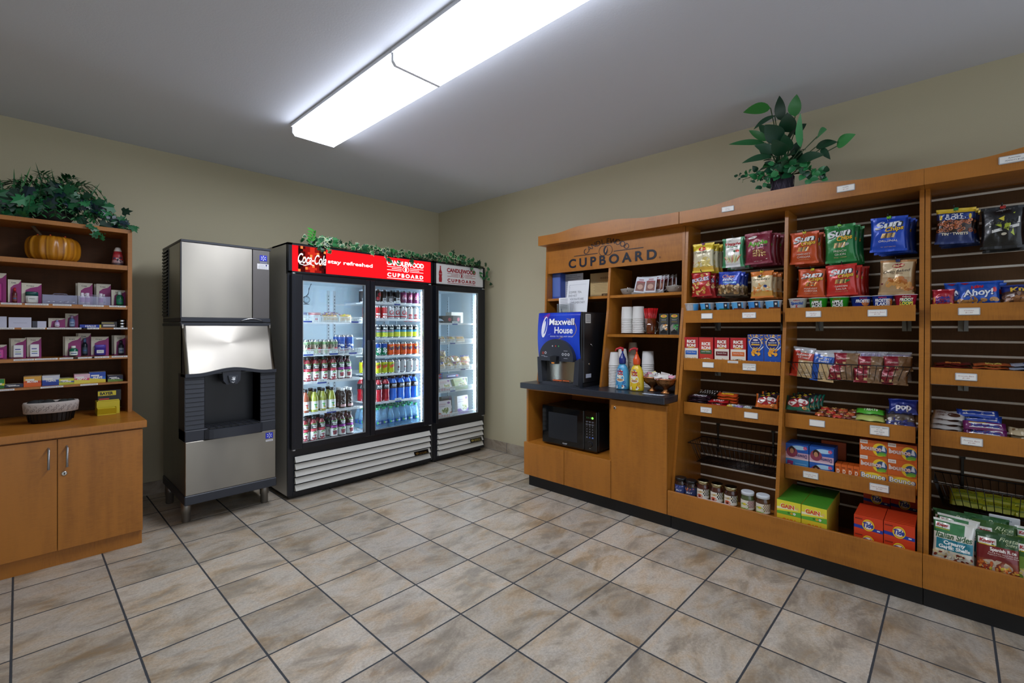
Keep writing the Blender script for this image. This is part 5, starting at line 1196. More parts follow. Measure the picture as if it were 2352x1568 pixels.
def pj2(m, S_, r, h):
    for i in range(6):
        for j in range(4):
            if (i + j) % 2: m.print_rect(S_, r*(0.35 + i*0.18), h*(0.24 + j*0.085), r*(0.35 + (i+1)*0.18), h*(0.24 + (j+1)*0.085), '#18181a', 0.0009, mat='card')
    m.print_disc(S_, -r*0.25, h*0.20, r*0.5, h*0.12, '#d8582a', 0.0011, 16, 'card'); m.print_disc(S_, -r*0.25, h*0.20, r*0.26, h*0.06, '#7a2a18', 0.0015, 12, 'card'); m.print_disc(S_, -r*0.1, h*0.44, r*0.75, h*0.05, '#d9b86a', 0.0013, 16, 'card', rot=0.15); T_(m, S_, 'SALSA', -r*0.1, h*0.42, h*0.05, '#3a2418', r*0.9, off=0.002, rot=0.1)
    m.print_rect(S_, r*1.45, h*0.1, r*1.9, h*0.58, '#8a8a34', 0.001, 4, 1, 'card')
def pj3(c1, c2):
    def p(m, S_, r, h):
        for i in range(10):
            for j in range(5):
                if (i + j) % 2: m.print_rect(S_, r*(0.3 + i*0.13), h*(0.20 + j*0.075), r*(0.3 + (i+1)*0.13), h*(0.20 + (j+1)*0.075), c2, 0.0009, mat='card')
        m.print_disc(S_, -r*0.3, h*0.25, r*0.75, h*0.17, c1, 0.0012, 18, 'card'); m.print_disc(S_, -r*0.35, h*0.24, r*0.42, h*0.08, '#e6e2c8', 0.0016, 14, 'card'); m.print_disc(S_, -r*0.2, h*0.38, r*0.25, h*0.06, '#d8c42c', 0.0018, 10, 'card')
    return p
JARS = [(3.336, '#2a1410', '#141519', None, '#2c3f7a', pj1(['#6a78b0', '#3a4f9a', '#a8a0c8']), 'jelly jar with black lid and blue label, leftmost of the jars', 0.104), (3.404, '#2a1410', '#141519', None, '#22305e', pj1(['#c8641f', '#d98a3a', '#3a4f9a']), 'jelly jar with black lid and orange picture, second from the left', 0.100),
        (3.481, '#4a2016', '#2a2a22', '#b9b08a', '#e2ded2', pj2, 'salsa jar with gold-rimmed lid, left one of three', 0.116), (3.565, '#4a2016', '#2a2a22', '#b9b08a', '#e2ded2', pj2, 'salsa jar with gold-rimmed lid, middle one of three', 0.116), (3.647, '#3c1a12', '#2a2a22', '#b9b08a', '#e2ded2', pj2, 'salsa jar with gold-rimmed lid, right one of three', 0.116),
        (3.742, '#4a5632', '#cfd6dc', None, '#dcd6c8', pj3('#7fae2c', '#7c2438'), 'pickle jar with white lid and maroon-checked label', 0.110), (3.825, '#4a2a16', '#cfd6dc', None, '#dcd6c8', pj3('#8fb84a', '#8a6428'), 'relish jar with white lid and brown-checked label by the divider', 0.110)]
for (u, body, lid, rim, lb, pr, lab, h_) in JARS:
    m = jar(body, lid, lb, pr, h_); t = goods('jar', m, lab, 'jar', R(u, 0.60, 0.243), RW, 'jars on the bottom shelf'); jl(lid, h_, rim=rim).build('lid', t)
m = MB('wood_flat'); m.box(3.30, 3.885, -0.650, -0.55, 0.122, 0.2425); tag(m.build('riser', None, (0, 0, 0), RW), 'low wooden riser carrying the row of jars behind the front board', 'riser')

# ---- laundry boxes
def p_down(m, S_, w, h):
    m.print_rect(S_, -w*0.5, 0, w*0.5, h*0.45, '#c8a0b4', 0.0003); m.print_rect(S_, -w*0.5, 0, w*0.5, h*0.10, '#d9c2cc', 0.0005); m.print_disc(S_, w*0.1, h*0.78, w*0.35, h*0.14, '#a8d0ea', 0.0004, 18)
    m.print_disc(S_, -w*0.22, h*0.45, w*0.24, h*0.34, '#8e3a52', 0.0008, 18); m.print_disc(S_, -w*0.22, h*0.60, w*0.13, h*0.24, '#241814', 0.0012, 16); m.print_disc(S_, -w*0.22, h*0.52, w*0.09, h*0.17, '#b5805e', 0.0016, 14)
    T_(m, S_, 'Downy', w*0.20, h*0.36, h*0.24, '#1c2c6e', w*0.46, off=0.002, bold=0.01, rot=pi)
    for k in range(5): m.print_disc(S_, w*0.36 + 0.006*cos(k*1.26), h*0.80 + 0.006*sin(k*1.26), 0.0045, 0.0045, '#c8507a', 0.0012 + k*0.0001, 8)
def p_down2(m, S_, w, h):
    m.print_rect(S_, -w*0.5, h*0.0, w*0.5, h*1.0, '#3a86c4', 0.0003); m.print_poly(S_, [(-w*0.42, h*0.9), (-w*0.16, h*0.86), (-w*0.2, h*0.3), (-w*0.45, h*0.3)], '#8a2a6e', 0.0006); m.print_disc(S_, -w*0.34, h*0.5, w*0.13, h*0.16, '#dcd2c4', 0.001)
    for k in range(4): m.print_rect(S_, -w*0.08, h*(0.35 + k*0.12), w*0.42, h*(0.39 + k*0.12), '#8fc0e4', 0.0007)
def p_boun(m, S_, w, h):
    m.print_disc(S_, w*0.235, h*0.45, w*0.26, h*0.42, '#e9c62c', 0.0004, 22); m.print_disc(S_, w*0.295, h*0.42, w*0.20, h*0.33, '#2c4a7c', 0.0007, 20); m.print_disc(S_, w*0.33, h*0.20, w*0.15, h*0.12, '#5a9a3a', 0.001, 14)
    m.print_rect(S_, w*0.14, h*0.08, w*0.44, h*0.2, '#7cb02c', 0.0013); m.print_poly(S_, [(w*0.30, h*0.4), (w*0.44, h*0.38), (w*0.40, h*0.72), (w*0.34, h*0.72)], '#d0d8e4', 0.0011)
    T_(m, S_, 'bounce', -w*0.08, h*0.36, h*0.30, '#f0e6dc', w*0.74, bold=0.12, off=0.0018); T_(m, S_, 'bounce', -w*0.08, h*0.37, h*0.27, '#b8381c', w*0.68, bold=0.03, off=0.0026); T_(m, S_, 'bounce', -w*0.08, h*0.38, h*0.25, '#f4f0ea', w*0.66, bold=0.0, off=0.0032)
    m.print_rect(S_, -w*0.48, h*0.76, -w*0.20, h*0.98, '#e2dcd4', 0.0006); T_(m, S_, '25% MORE', -w*0.34, h*0.82, h*0.08, '#a83a22', w*0.2, off=0.001)
def p_boun2(m, S_, w, h):
    m.print_disc(S_, 0, h*0.56, w*0.40, h*0.40, '#f0d23a', 0.0004, 20); T_(m, S_, 'Bounce', 0, h*0.60, h*0.32, '#1f2c6a', w*0.92, bold=0.04, off=0.001); T_(m, S_, 'Bounce', 0, h*0.61, h*0.30, '#f2f2ee', w*0.86, bold=0.02, off=0.0018)
def p_gain(m, S_, w, h):
    m.print_rect(S_, -w*0.5, h*0.0, w*0.5, h*0.34, '#5fae3a', 0.0003); m.print_poly(S_, [(-w*0.5, h*0.20), (w*0.5, h*0.36), (w*0.5, h*1.0), (-w*0.5, h*1.0)], '#e9dd3a', 0.0005); m.print_poly(S_, [(-w*0.5, h*0.34), (w*0.4, h*0.45), (w*0.1, h*0.62), (-w*0.5, h*0.5)], '#f2efc2', 0.0007)
    T_(m, S_, 'GAIN', -w*0.05, h*0.47, h*0.30, '#fff6e6', w*0.60, bold=0.12, off=0.0010); T_(m, S_, 'GAIN', -w*0.05, h*0.48, h*0.27, '#e0561c', w*0.56, bold=0.05, off=0.0016)
    for k, (x, c) in enumerate(((0.12, '#e9b52c'), (0.24, '#f4f4ee'), (0.0, '#3f8a2c'))):
        for q in range(6): m.print_disc(S_, w*x + 0.004*cos(q*1.05), h*0.17 + 0.004*sin(q*1.05), 0.0028, 0.0028, c, 0.0012 + q*0.00005, 6)
        m.print_disc(S_, w*x, h*0.17, 0.002, 0.002, '#5a3a1a', 0.0018, 6)
    m.print_disc(S_, w*0.36, h*0.58, w*0.07, h*0.09, '#e9c86a', 0.0012, 12)
def p_tide(m, S_, w, h):
    m.print_poly(S_, [(-w*0.5, h*0.24), (w*0.5, h*0.14), (w*0.5, h*0.34), (-w*0.5, h*0.44)], '#1c3a9c', 0.0004)
    m.print_disc(S_, w*0.0, h*0.50, w*0.21, h*0.36, '#e9d22c', 0.0008, 26); m.print_disc(S_, w*0.0, h*0.50, w*0.17, h*0.295, '#e0662c', 0.0011, 26); m.print_disc(S_, w*0.0, h*0.50, w*0.15, h*0.25, '#f0ead8', 0.0013, 24)
    T_(m, S_, 'Tide', w*0.0, h*0.37, h*0.30, '#16349a', w*0.36, bold=0.06, off=0.0018, shear=0.2); m.print_rect(S_, -w*0.46, h*0.78, -w*0.2, h*0.86, '#8a2412', 0.0006); m.print_rect(S_, w*0.30, h*0.23, w*0.40, h*0.30, '#e2e6f2', 0.0008)
S4 = 0.445
def stack(name, mk, label, group, cat, u, z, d0, n, step, lab_back, zz=None):
    o = goods(name, mk, label, cat, R(u, d0, z), RW, group)
    for k in range(1, n): dup(o, R(u, d0 - step * k, z), RW, lab_back, group + ', behind the front one')
    return o
for i, u in enumerate((3.963, 4.084)):
    sd_ = ('left', 'right')[i]
    stack('dryer_sheet_box', carton(0.117, 0.088, 0.032, '#1f58b0', p_down, '#1b4c9c', '#1f4f9e'), 'pink and blue fabric softener box, upper front one of the %s column' % sd_, 'blue softener boxes, %s column' % sd_, 'laundry box', u, S4 + 0.106, 0.44, 4, 0.034, 'blue softener box in the upper %s column, behind the front one' % sd_)
    stack('dryer_sheet_box', carton(0.117, 0.088, 0.032, '#1f58b0', p_down2 if i == 0 else p_down, '#1b4c9c', '#1f4f9e'), ('plain light blue softener box under the left pink one' if i == 0 else 'pink and blue softener box half hidden by the lip, under the right one'), 'lower blue softener boxes, %s column' % sd_, 'laundry box', u, S4 + 0.017, 0.44, 1, 0.034, '')
goods('dryer_sheet_box', carton(0.12, 0.10, 0.03, '#a8481c', None, '#94401a', '#94401a'), 'brown-orange box lying behind the blue softener boxes', 'laundry box', R(4.12, 0.30, S4 + 0.11), RW)
for k in range(4):
    goods('small_laundry_box', carton(0.026, 0.075, 0.075, '#d2601c', lambda m, S_, w, h: (T_(m, S_, 'D', -0.0, h*0.35, h*0.28, '#f0dcc8', w*0.5, bold=0.08, off=0.0008), m.print_rect(S_, -w*0.4, h*0.72, w*0.2, h*0.80, '#8a3a14', 0.0006)), '#c0561a', '#c0561a'), 'slim orange laundry box, %s of four between blue and orange stacks' % nth(k, 4), 'laundry box', R(4.163 + k * 0.0275, 0.44, S4 + 0.045), RW, 'slim orange boxes')
for i, u in enumerate((4.318, 4.436)):
    sd_ = ('left', 'right')[i]
    for r_, (zz, pf, wd_) in enumerate(((S4 + 0.192, p_boun, 'top'), (S4 + 0.108, p_boun, 'middle'), (S4 + 0.024, p_boun2, 'bottom'))):
        col = '#cf5f1c' if r_ < 2 else '#e0861c'
        stack('dryer_sheet_box', carton(0.117, 0.083, 0.034, col, pf, '#b5521a', '#b5521a'), 'orange dryer sheet box, %s one of the %s front column' % (wd_, sd_), 'orange dryer sheet boxes, %s column' % sd_, 'laundry box', u, zz, 0.442, 2 if r_ < 2 else 1, 0.036, 'orange dryer sheet box behind the %s one of the %s column' % (wd_, sd_))
for i, u in enumerate((3.962, 4.082)):
    sd_ = ('left', 'right')[i]
    stack('laundry_soap_box', carton(0.117, 0.077, 0.0195, '#5aa82e', p_gain, '#c8b23a', '#4f9c2c'), 'yellow and green laundry box, upper front one of the %s row' % sd_, 'yellow and green laundry boxes, upper %s row' % sd_, 'laundry box', u, 0.277, 0.625, 17 if i == 0 else 19, 0.0207, 'green-topped laundry box standing in file in the upper %s row' % sd_)
    o = stack('laundry_soap_box', carton(0.117, 0.077, 0.0195, '#e0c42c', lambda m, S_, w, h: (T_(m, S_, 'GAIN', 0, h*0.45, h*0.30, '#e0561c', w*0.56, bold=0.05, off=0.001)), '#c8b23a', '#4f9c2c'), 'mostly hidden yellow laundry box under the upper front one of the %s row' % sd_, 'yellow laundry boxes, lower %s row' % sd_, 'laundry box', u, 0.1995, 0.625, 1 if i == 0 else 17, 0.0207, 'yellow laundry box standing in file in the lower right row')
    dup(o, R(u, 0.625, 0.1222), RW, 'yellow laundry box on the deck, lowest of the %s front column' % sd_, 'lowest yellow laundry boxes')
    for k in range(1, 17 if i else 8): dup(o, R(u, 0.625 - k * 0.0207, 0.1222), RW, 'yellow laundry box standing in file on the deck, %s row' % sd_, 'lowest yellow laundry boxes, %s row' % sd_)
for k in range(1, 17): dup(bpy.data.objects['laundry_soap_box'], R(3.962, 0.625 - k * 0.0207, 0.1995), RW, 'laundry box standing in file in the hidden lower left row', 'lower left laundry boxes')
for i, u in enumerate((4.316, 4.436)):
    sd_ = ('left', 'right')[i]
    o = stack('detergent_box', carton(0.117, 0.080, 0.021, '#d23c16', p_tide, '#c03a18', '#d2401a'), 'orange detergent box with round yellow badge, upper front one of the %s row' % sd_, 'orange detergent boxes, %s row' % sd_, 'laundry box', u, 0.283, 0.625, 10, 0.0225, 'orange detergent box standing in file in the %s row' % sd_)
    dup(o, R(u, 0.625, 0.2025), RW, 'half hidden orange detergent box under the %s front one' % sd_, 'lower orange detergent boxes'); dup(o, R(u, 0.625, 0.1222), RW, 'hidden orange detergent box on the deck, %s side' % sd_, 'lowest orange detergent boxes')
    for k in range(1, 10): dup(o, R(u, 0.625 - 0.0225 * k, 0.2025), RW, 'orange detergent box in the lower file of the %s row' % sd_, 'lower orange detergent boxes, %s row' % sd_)
    dup(o, R(u, 0.27, 0.322), RW, 'dim orange detergent box at the very back, %s one' % sd_, 'rear orange detergent boxes')
    dup(o, R(u, 0.27, 0.242), RW, 'dim orange detergent box low at the very back, %s one' % sd_, 'rear orange detergent boxes'); dup(o, R(u, 0.27, 0.162), RW, 'lowest dim orange detergent box at the back, %s one' % sd_, 'rear orange detergent boxes')
# ---- price holders and shelf trays
def hl2(z, *a): return [(u, z - 0.039, w_, hh, t) for u, w_, hh, t in a]
tray(sh2, BL, BR, 1.437, hl2(1.437, (3.455, 0.074, 0.037, None), (3.712, 0.080, 0.037, [('Oatmeal Cups', 0.002), ('$1.75', -0.008)])), 0.0175)
tray(sh2, BL, BR, 1.117, hl2(1.117, (3.463, 0.074, 0.036, None), (3.713, 0.078, 0.044, [('RICE RONI $2.50', 0.010), ('KRAFT MAC CHEESE', -0.003), ('$2.00', -0.013)])), 0.0425)
tray(sh2, BL, BR, 0.820, hl2(0.820, (3.450, 0.074, 0.038, [('Candy Bars', 0.002), ('$1.25', -0.008)]), (3.723, 0.080, 0.038, None)), 0.038)
tray(sh2, CL, CR, 1.437, hl2(1.437, (4.051, 0.076, 0.036, [('Muffins', 0.002), ('$2.50', -0.008)]), (4.338, 0.082, 0.038, [('Cereal in Bowl', 0.002), ('$1.50', -0.008)])), 0.0175)
tray(sh2, CL, CR, 0.820, hl2(0.820, (4.069, 0.076, 0.038, None), (4.347, 0.082, 0.050, [('RICE CRISPY TREATS', 0.013), ('$1.50', 0.003), ('POP TARTS', -0.008), ('$2.50', -0.018)])), 0.038)
tray(sh2, CL, CR, 0.520, hl2(0.520, (4.038, 0.076, 0.038, [('Laundry Soap', 0.002), ('$1.00', -0.008)]), (4.346, 0.082, 0.040, [('Fabric Softener', 0.002), ('$1.00', -0.008)])), 0.059)
tray(sh3, DL, DR, 1.437, hl2(1.437, (4.682, 0.076, 0.036, [('Cookies', 0.002), ('$1.50', -0.008)])), 0.0175)
tray(sh3, DL, DR, 1.125, hl2(1.125, (4.672, 0.076, 0.036, [('Granola Bars', 0.002), ('$1.00', -0.008)])), 0.02)
tray(sh3, DL, DR, 0.820, hl2(0.820, (4.691, 0.076, 0.038, [('Protein Bars', 0.002), ('$2.00', -0.008)])), 0.038)
holder(3.592, 0.485, 2.073, sh2, 0.076, 0.034, [('Chips', 0.002), ('$1.50', -0.008)])
holder(4.204, 0.485, 2.078, sh2, 0.082, 0.036, [('CHIPS', 0.003), ('$1.50', -0.008)])
holder(4.828, 0.485, 2.083, sh3, 0.10, 0.036, [('PLANTERS', 0.003), ('PEANUTS $1.50', -0.008)])
m = MB('card', '#e2e2e0'); m.box(3.585, 3.648, -0.471, -0.4702, 1.098, 1.112); m.print_text(face(-0.471), 'MACARONI 4 PK $2.50', 3.6165, 1.102, 0.005, '#6a6a70', w=0.054); sub(m, 'paper_label', sh2)
m = MB('card', '#dcdcda'); m.box(3.47, 3.66, -0.656, -0.650, 0.2622, 0.2632); sub(m, 'paper_label', sh2)

# ---- end unit goods
def z_ah(a, b): return '#1550b4'
def p_ah(m, S_, w, h):
    T_(m, S_, 'Mini', -w*0.02, h*0.66, h*0.14, '#c8283c', w*0.30, bold=0.06, off=0.0016, shear=0.2, rot=0.1); T_(m, S_, 'Ahoy!', 0, h*0.36, h*0.27, '#0c2a70', w*0.76, bold=0.08, off=0.0012, shear=0.15, rot=0.1); T_(m, S_, 'Ahoy!', 0, h*0.365, h*0.25, '#e9ecf2', w*0.70, bold=0.03, off=0.0022, shear=0.15, rot=0.1)
    m.print_bits(S_, -w*0.42, h*0.05, w*0.42, h*0.26, ['#b8864a', '#a0703a', '#c89a5e'], 14, w*0.09, 4, 0.001, asp=0.7); m.print_poly(S_, [(-w*0.42, h*0.95), (-w*0.2, h*0.95), (-w*0.3, h*0.84)], '#b8242c', 0.001)
    m.print_disc(S_, w*0.36, h*0.6, w*0.05, h*0.10, '#c8283c', 0.002)
lay('cookie_bag', pouch(0.15, 0.125, 0.05, z_ah, p_ah, 81), [(4.715, 0.425, 1.425, 0), (4.672, 0.39, 1.425, 8), (4.735, 0.37, 1.415, -6), (4.73, 0.33, 1.43, -2)],
    ['blue bag of mini cookies, front one on the end unit', 'blue bag of mini cookies leaning at the left behind the front one', 'blue bag of mini cookies, behind to the right', 'blue bag of mini cookies, highest at the back'], 'cookie bag', 'blue cookie bags', -18)
goods('cookie_bag', pouch(0.085, 0.095, 0.035, '#a8182c', lambda m, S_, w, h: (m.print_poly(S_, [(-w*0.4, h*0.15), (w*0.4, h*0.15), (w*0.42, h*0.6), (-w*0.42, h*0.55)], '#e0c23a', 0.001), T_(m, S_, 'LORNA', 0, h*0.42, h*0.14, '#1c3a9c', w*0.6, bold=0.06, off=0.0016, rot=0.1), T_(m, S_, 'DOONE', 0, h*0.24, h*0.14, '#1c3a9c', w*0.6, bold=0.06, off=0.0016, rot=0.1)), 82), 'small red and yellow cookie bag at the left of the end unit shelf', 'cookie bag', R(4.592, 0.42, 1.420), RW, None, radians(-15))
lay('cookie_bag', pouch(0.16, 0.11, 0.05, lambda a, b: '#1c2f7a' if b > 0.6 else '#4a2a1a', lambda m, S_, w, h: (m.print_bits(S_, -w*0.4, h*0.08, w*0.4, h*0.5, ['#8a5a34', '#6a4224', '#a87446'], 14, w*0.1, 4, 0.001), T_(m, S_, 'Knott', 0, h*0.6, h*0.22, '#e0b83a', w*0.6, bold=0.05, off=0.002)), 83), [(4.868, 0.425, 1.42, 0), (4.88, 0.38, 1.41, -4)],
    ['dark blue bag of brown cookies at the picture edge', 'dark blue cookie bag behind the one at the picture edge'], 'cookie bag', 'dark blue cookie bags', -25)
def row(name, mk, n, u0, du, d, z, dz, cat, lab, group, tilt=-75, seed=1):
    R_ = random.Random(seed); lay(name, mk, [(u0 + du * k, d - 0.004 * k, z + dz * k, R_.uniform(-9, 9)) for k in range(n)], ['%s, %s of the pile' % (lab, ['lowest', 'second up', 'third up', 'fourth up', 'topmost'][k]) for k in range(n)], cat, group, tilt)
row('granola_bar', bar(0.14, 0.04, 0.012, '#5a1a16', word('BROWNIE', '#c8783a', 0.4), 84), 3, 4.62, 0.004, 0.435, 1.112, 0.013, 'bar', 'dark red snack bar', 'dark red bars on the end unit')
row('granola_bar', bar(0.135, 0.04, 0.013, '#a8542c', word('CARAMEL', '#d8c25a', 0.4), 85), 3, 4.76, 0.003, 0.435, 1.112, 0.014, 'bar', 'rust-orange snack bar', 'orange bars on the end unit')
row('granola_bar', bar(0.13, 0.045, 0.014, '#9aa0b0', word('OATS', '#2a3a6a', 0.4), 86), 3, 4.875, 0.006, 0.435, 1.112, 0.016, 'bar', 'silver-blue snack bar', 'silver bars on the end unit')
row('nut_bar', bar(0.115, 0.062, 0.022, '#b9b4b0', lambda m, S_, w, h: (m.print_disc(S_, w*0.18, h*0.4, w*0.2, h*0.2, '#4a2c20', 0.001), T_(m, S_, 'FIBER', -w*0.22, h*0.5, h*0.22, '#6a3a2a', w*0.3, off=0.0014), T_(m, S_, 'ONE', -w*0.22, h*0.25, h*0.18, '#6a3a2a', w*0.2, off=0.0014)), 87), 4, 4.600, 0.003, 0.44, 0.797, 0.024, 'bar', 'grey and white fibre bar', 'fibre bars on the end unit', -55)
def p_nut(m, S_, w, h):
    m.print_rect(S_, -w*0.36, h*0.25, w*0.40, h*0.80, '#e0dfe2', 0.001, 8, 1); T_(m, S_, 'Nutri-Grain', w*0.02, h*0.36, h*0.30, '#1c3a8e', w*0.66, bold=0.04, off=0.0016); m.print_rect(S_, -w*0.36, h*0.80, w*0.1, h*0.92, '#c8a83a', 0.001, 4, 1)
row('cereal_bar', bar(0.145, 0.042, 0.018, '#6a1c5c', p_nut, 88), 2, 4.735, 0.0, 0.445, 0.806, 0.030, 'bar', 'purple-ended cereal bar', 'purple cereal bars', -30)
row('cereal_bar', bar(0.145, 0.042, 0.018, '#1c3f9c', p_nut, 89), 2, 4.72, -0.006, 0.405, 0.868, 0.022, 'bar', 'blue-ended cereal bar', 'blue cereal bars', -45)
row('cookie_packet', bar(0.12, 0.05, 0.022, '#b8a684', lambda m, S_, w, h: m.print_bits(S_, -w*0.4, h*0.15, w*0.4, h*0.85, ['#8a6a48', '#5a4430', '#d8ccb0'], 20, w*0.06, 3, 0.001), 90), 2, 4.875, 0.0, 0.44, 0.803, 0.026, 'bar', 'speckled beige packet', 'beige packets on the end unit', -55)
# soup-side pouches standing at the bottom of the end unit
def p_kn(line, c1, s1, s2, band, foodc):
    def p(m, S_, w, h):
        m.print_rect(S_, -w*0.44, h*0.80, -w*0.10, h*0.92, '#e6e2da', 0.001, 8, 5); T_(m, S_, 'Knorr', -w*0.27, h*0.835, h*0.065, '#a8202c', w*0.28, bold=0.04, off=0.003, shear=0.15); m.print_rect(S_, -w*0.44, h*0.785, -w*0.10, h*0.80, '#2f8a3a', 0.0012, 4, 1); m.print_rect(S_, -w*0.44, h*0.775, -w*0.10, h*0.785, '#d8c22c', 0.0013, 4, 1)
        T_(m, S_, line[0], -w*0.02 if len(line) > 1 else 0, h*0.59, h*0.13, '#1f5a2a', w*0.84, bold=0.02, off=0.0012, shear=0.2)
        m.print_rect(S_, -w*0.40, h*0.33, w*0.44, h*0.57, band, 0.001, 12, 8); T_(m, S_, s1, w*0.02, h*0.465, h*0.075, '#eef2f0', w*0.5, bold=0.04, off=0.0035); T_(m, S_, s2, w*0.02, h*0.365, h*0.075, '#eef2f0', w*0.72, bold=0.04, off=0.0035)
        m.print_bits(S_, -w*0.42, h*0.05, w*0.44, h*0.30, foodc, 40, w*0.06, 5, 0.001, asp=0.6)
    return p
def p_kn2(title, sub_, foodc):
    def p(m, S_, w, h):
        m.print_rect(S_, -w*0.44, h*0.72, -w*0.04, h*0.86, '#e6e2da', 0.001, 8, 5); T_(m, S_, 'Knorr', -w*0.24, h*0.76, h*0.07, '#a8202c', w*0.34, bold=0.04, off=0.003, shear=0.15); m.print_rect(S_, -w*0.42, h*0.70, -w*0.06, h*0.72, '#d8c22c', 0.0012, 4, 1)
        T_(m, S_, title, w*0.22, h*0.84, h*0.085, '#c9d4a8', w*0.40, off=0.0014, shear=0.35); T_(m, S_, 'Sides', w*0.28, h*0.76, h*0.07, '#c9d4a8', w*0.26, off=0.0014, shear=0.35)
        T_(m, S_, sub_, w*0.10, h*0.60, h*0.07, '#f2eae2', w*0.56, bold=0.03, off=0.0014); T_(m, S_, 'Rice & Pasta Blend with Bell', w*0.10, h*0.545, h*0.03, '#e6d2c8', w*0.62, off=0.0014); T_(m, S_, 'Peppers in a Sweet Tomato Sauce', w*0.10, h*0.505, h*0.03, '#e6d2c8', w*0.66, off=0.0014)
        m.print_disc(S_, -w*0.05, h*0.28, w*0.36, h*0.13, '#c8b49c', 0.0008, 20); m.print_bits(S_, -w*0.40, h*0.08, w*0.42, h*0.34, foodc, 60, w*0.055, 5, 0.001, asp=0.6)
    return p
zi = lambda a, b: ('#e2e2dc' if (b > 0.93 or a > 0.5 and b > 0.72) else '#3a7a48' if b > 0.70 else '#e6e2d6' if b > 0.56 else '#d8d2c2') if abs(a) < 0.94 else '#d8d8d4'
k1 = pouch(0.146, 0.20, 0.035, zi, p_kn(['Italian Sides'], None, 'Creamy', 'Garlic Shells', '#1a7f94', ['#e6d9b0', '#d8c896', '#7a3020', '#efe6c8']), 91, nv=20)
zs = lambda a, b: '#214a22' if b > 0.70 else ('#7a1f22' if b > 0.42 else '#8a3a24')
k2 = pouch(0.144, 0.195, 0.035, zs, p_kn2('Fiesta', 'Spanish Rice', ['#d87a2c', '#c8602a', '#e0a04a', '#d8c03a', '#a83a22']), 92, nv=20)
zr = lambda a, b: '#2f5a20' if b > 0.62 else '#6a8a34'
k3 = pouch(0.144, 0.20, 0.03, zr, p_kn2('Rice', 'Chicken', ['#d8c878', '#c8b05a', '#7a8a3a']), 93, nv=20)
k4 = pouch(0.15, 0.20, 0.03, lambda a, b: '#1f5a2c' if b > 0.5 else '#2f7a3a', p_kn2('Pasta', 'Alfredo', ['#e0d2a0', '#c8b884']), 94, nv=20)
TP = radians(-12)
a_ = goods('noodle_pouch', k1, 'white and teal shell pasta pouch standing at the front left of the end unit', 'food pouch', R(4.625, 0.615, 0.222), RW, 'side dish pouches', TP); a_.rotation_euler[1] = radians(2)
b_ = goods('noodle_pouch', k2, 'dark red rice pouch standing at the front beside the white one', 'food pouch', R(4.772, 0.615, 0.215), RW, 'side dish pouches', TP)
c_ = goods('noodle_pouch', k3, 'green rice pouch rising just behind the dark red one', 'food pouch', R(4.762, 0.555, 0.238), RW, 'side dish pouches', TP)
d_ = goods('noodle_pouch', k4, 'green pasta pouch further behind, right under the yellow packets', 'food pouch', R(4.74, 0.50, 0.245), RW, 'side dish pouches', TP)
dup(a_, R(4.635, 0.565, 0.232), None, 'white and teal shell pasta pouch, second one back', 'side dish pouches', (TP, radians(3), RW)); dup(d_, R(4.63, 0.515, 0.24), None, 'green pasta pouch behind the white ones', 'side dish pouches', (TP, 0, RW))
dup(c_, R(4.895, 0.615, 0.215), None, 'green rice pouch cut by the picture edge', 'side dish pouches', (TP, 0, RW)); dup(k4 and a_, R(4.90, 0.54, 0.24), None, 'white shell pasta pouch behind the one at the picture edge', 'side dish pouches', (TP, 0, RW))
m = MB('wood_flat'); m.box(DL, DR, -0.650, -0.46, 0.122, 0.214); tag(m.build('riser', None, (0, 0, 0), RW), 'low wooden riser under the pouches at the end unit', 'riser')
yb_ = bar(0.13, 0.055, 0.02, '#96981f', lambda m, S_, w, h: (m.print_rect(S_, -w*0.45, h*0.35, w*0.45, h*0.5, '#6a7a1c', 0.001, 6, 1), T_(m, S_, 'NOODLES', 0, h*0.55, h*0.22, '#3a4a14', w*0.6, off=0.0014)), 95)
lay('noodle_packet', yb_, [(4.68 + 0.11 * (k % 3), 0.36 - 0.05 * (k // 3), 0.438 + 0.024 * (k // 3), 2) for k in range(6)], ['yellow-green noodle packet in the low basket, %s' % s for s in ('front left', 'front middle', 'front right', 'back left', 'back middle', 'back right')], 'food packet', 'yellow packets in the end basket', -50)
m = MB('card', '#d6dadd'); m.box(-0.05, 0.05, 0, 0.012, 0, 0.05, bev=0.002); m.print_text(flat, 'Tuna Kits', 0, 0.03, 0.009, '#7a8a9a', shear=0.2); m.print_text(flat, '$2.50', 0, 0.015, 0.008, '#7a8a9a')
goods('price_card', m, 'pale handwritten price card on the low basket front', 'card', R(4.80, 0.435, 0.395), RW)
# ================================================================ coffee station goods
# ---- coffee machine: local frame, front at y = 0, facing -Y; u 2.18..2.59
cm = tag(empty('coffee_machine', R(2.385, 0.655, CT), RW), 'tall black coffee machine with blue lettered front standing on the dark worktop', 'coffee machine')
HW = 0.205
m = MB('black_satin'); m.box(-HW, HW, 0.03, 0.47, 0.03, 0.575, bev=0.006); m.box(-HW, HW, 0.0, 0.03, 0.20, 0.575, bev=0.004); m.box(-HW, HW, 0.03, 0.46, 0.0, 0.03); sub(m, 'body', cm)
m = MB('plastic', '#1b39b8')
g = []
def cmS(u, v, off): return (u, -0.006 - 0.018 * (1 - ((v - 0.39) / 0.19) ** 2) - off, v)
NU, NV = 16, 14
for j in range(NV + 1):
    g.append([m.P(cmS(-HW + 2 * HW * i / NU, 0.205 + 0.367 * j / NV, 0)) for i in range(NU + 1)])
for j in range(NV):
    for i in range(NU):
        q_ = 0.5 + 0.5 * sin(i * 0.45 + j * 0.3); c = (0.07 + 0.04 * q_, 0.17 + 0.10 * q_, 0.66 + 0.10 * q_)
        m.F([g[j][i], g[j][i+1], g[j+1][i+1], g[j+1][i]], c, None, True)
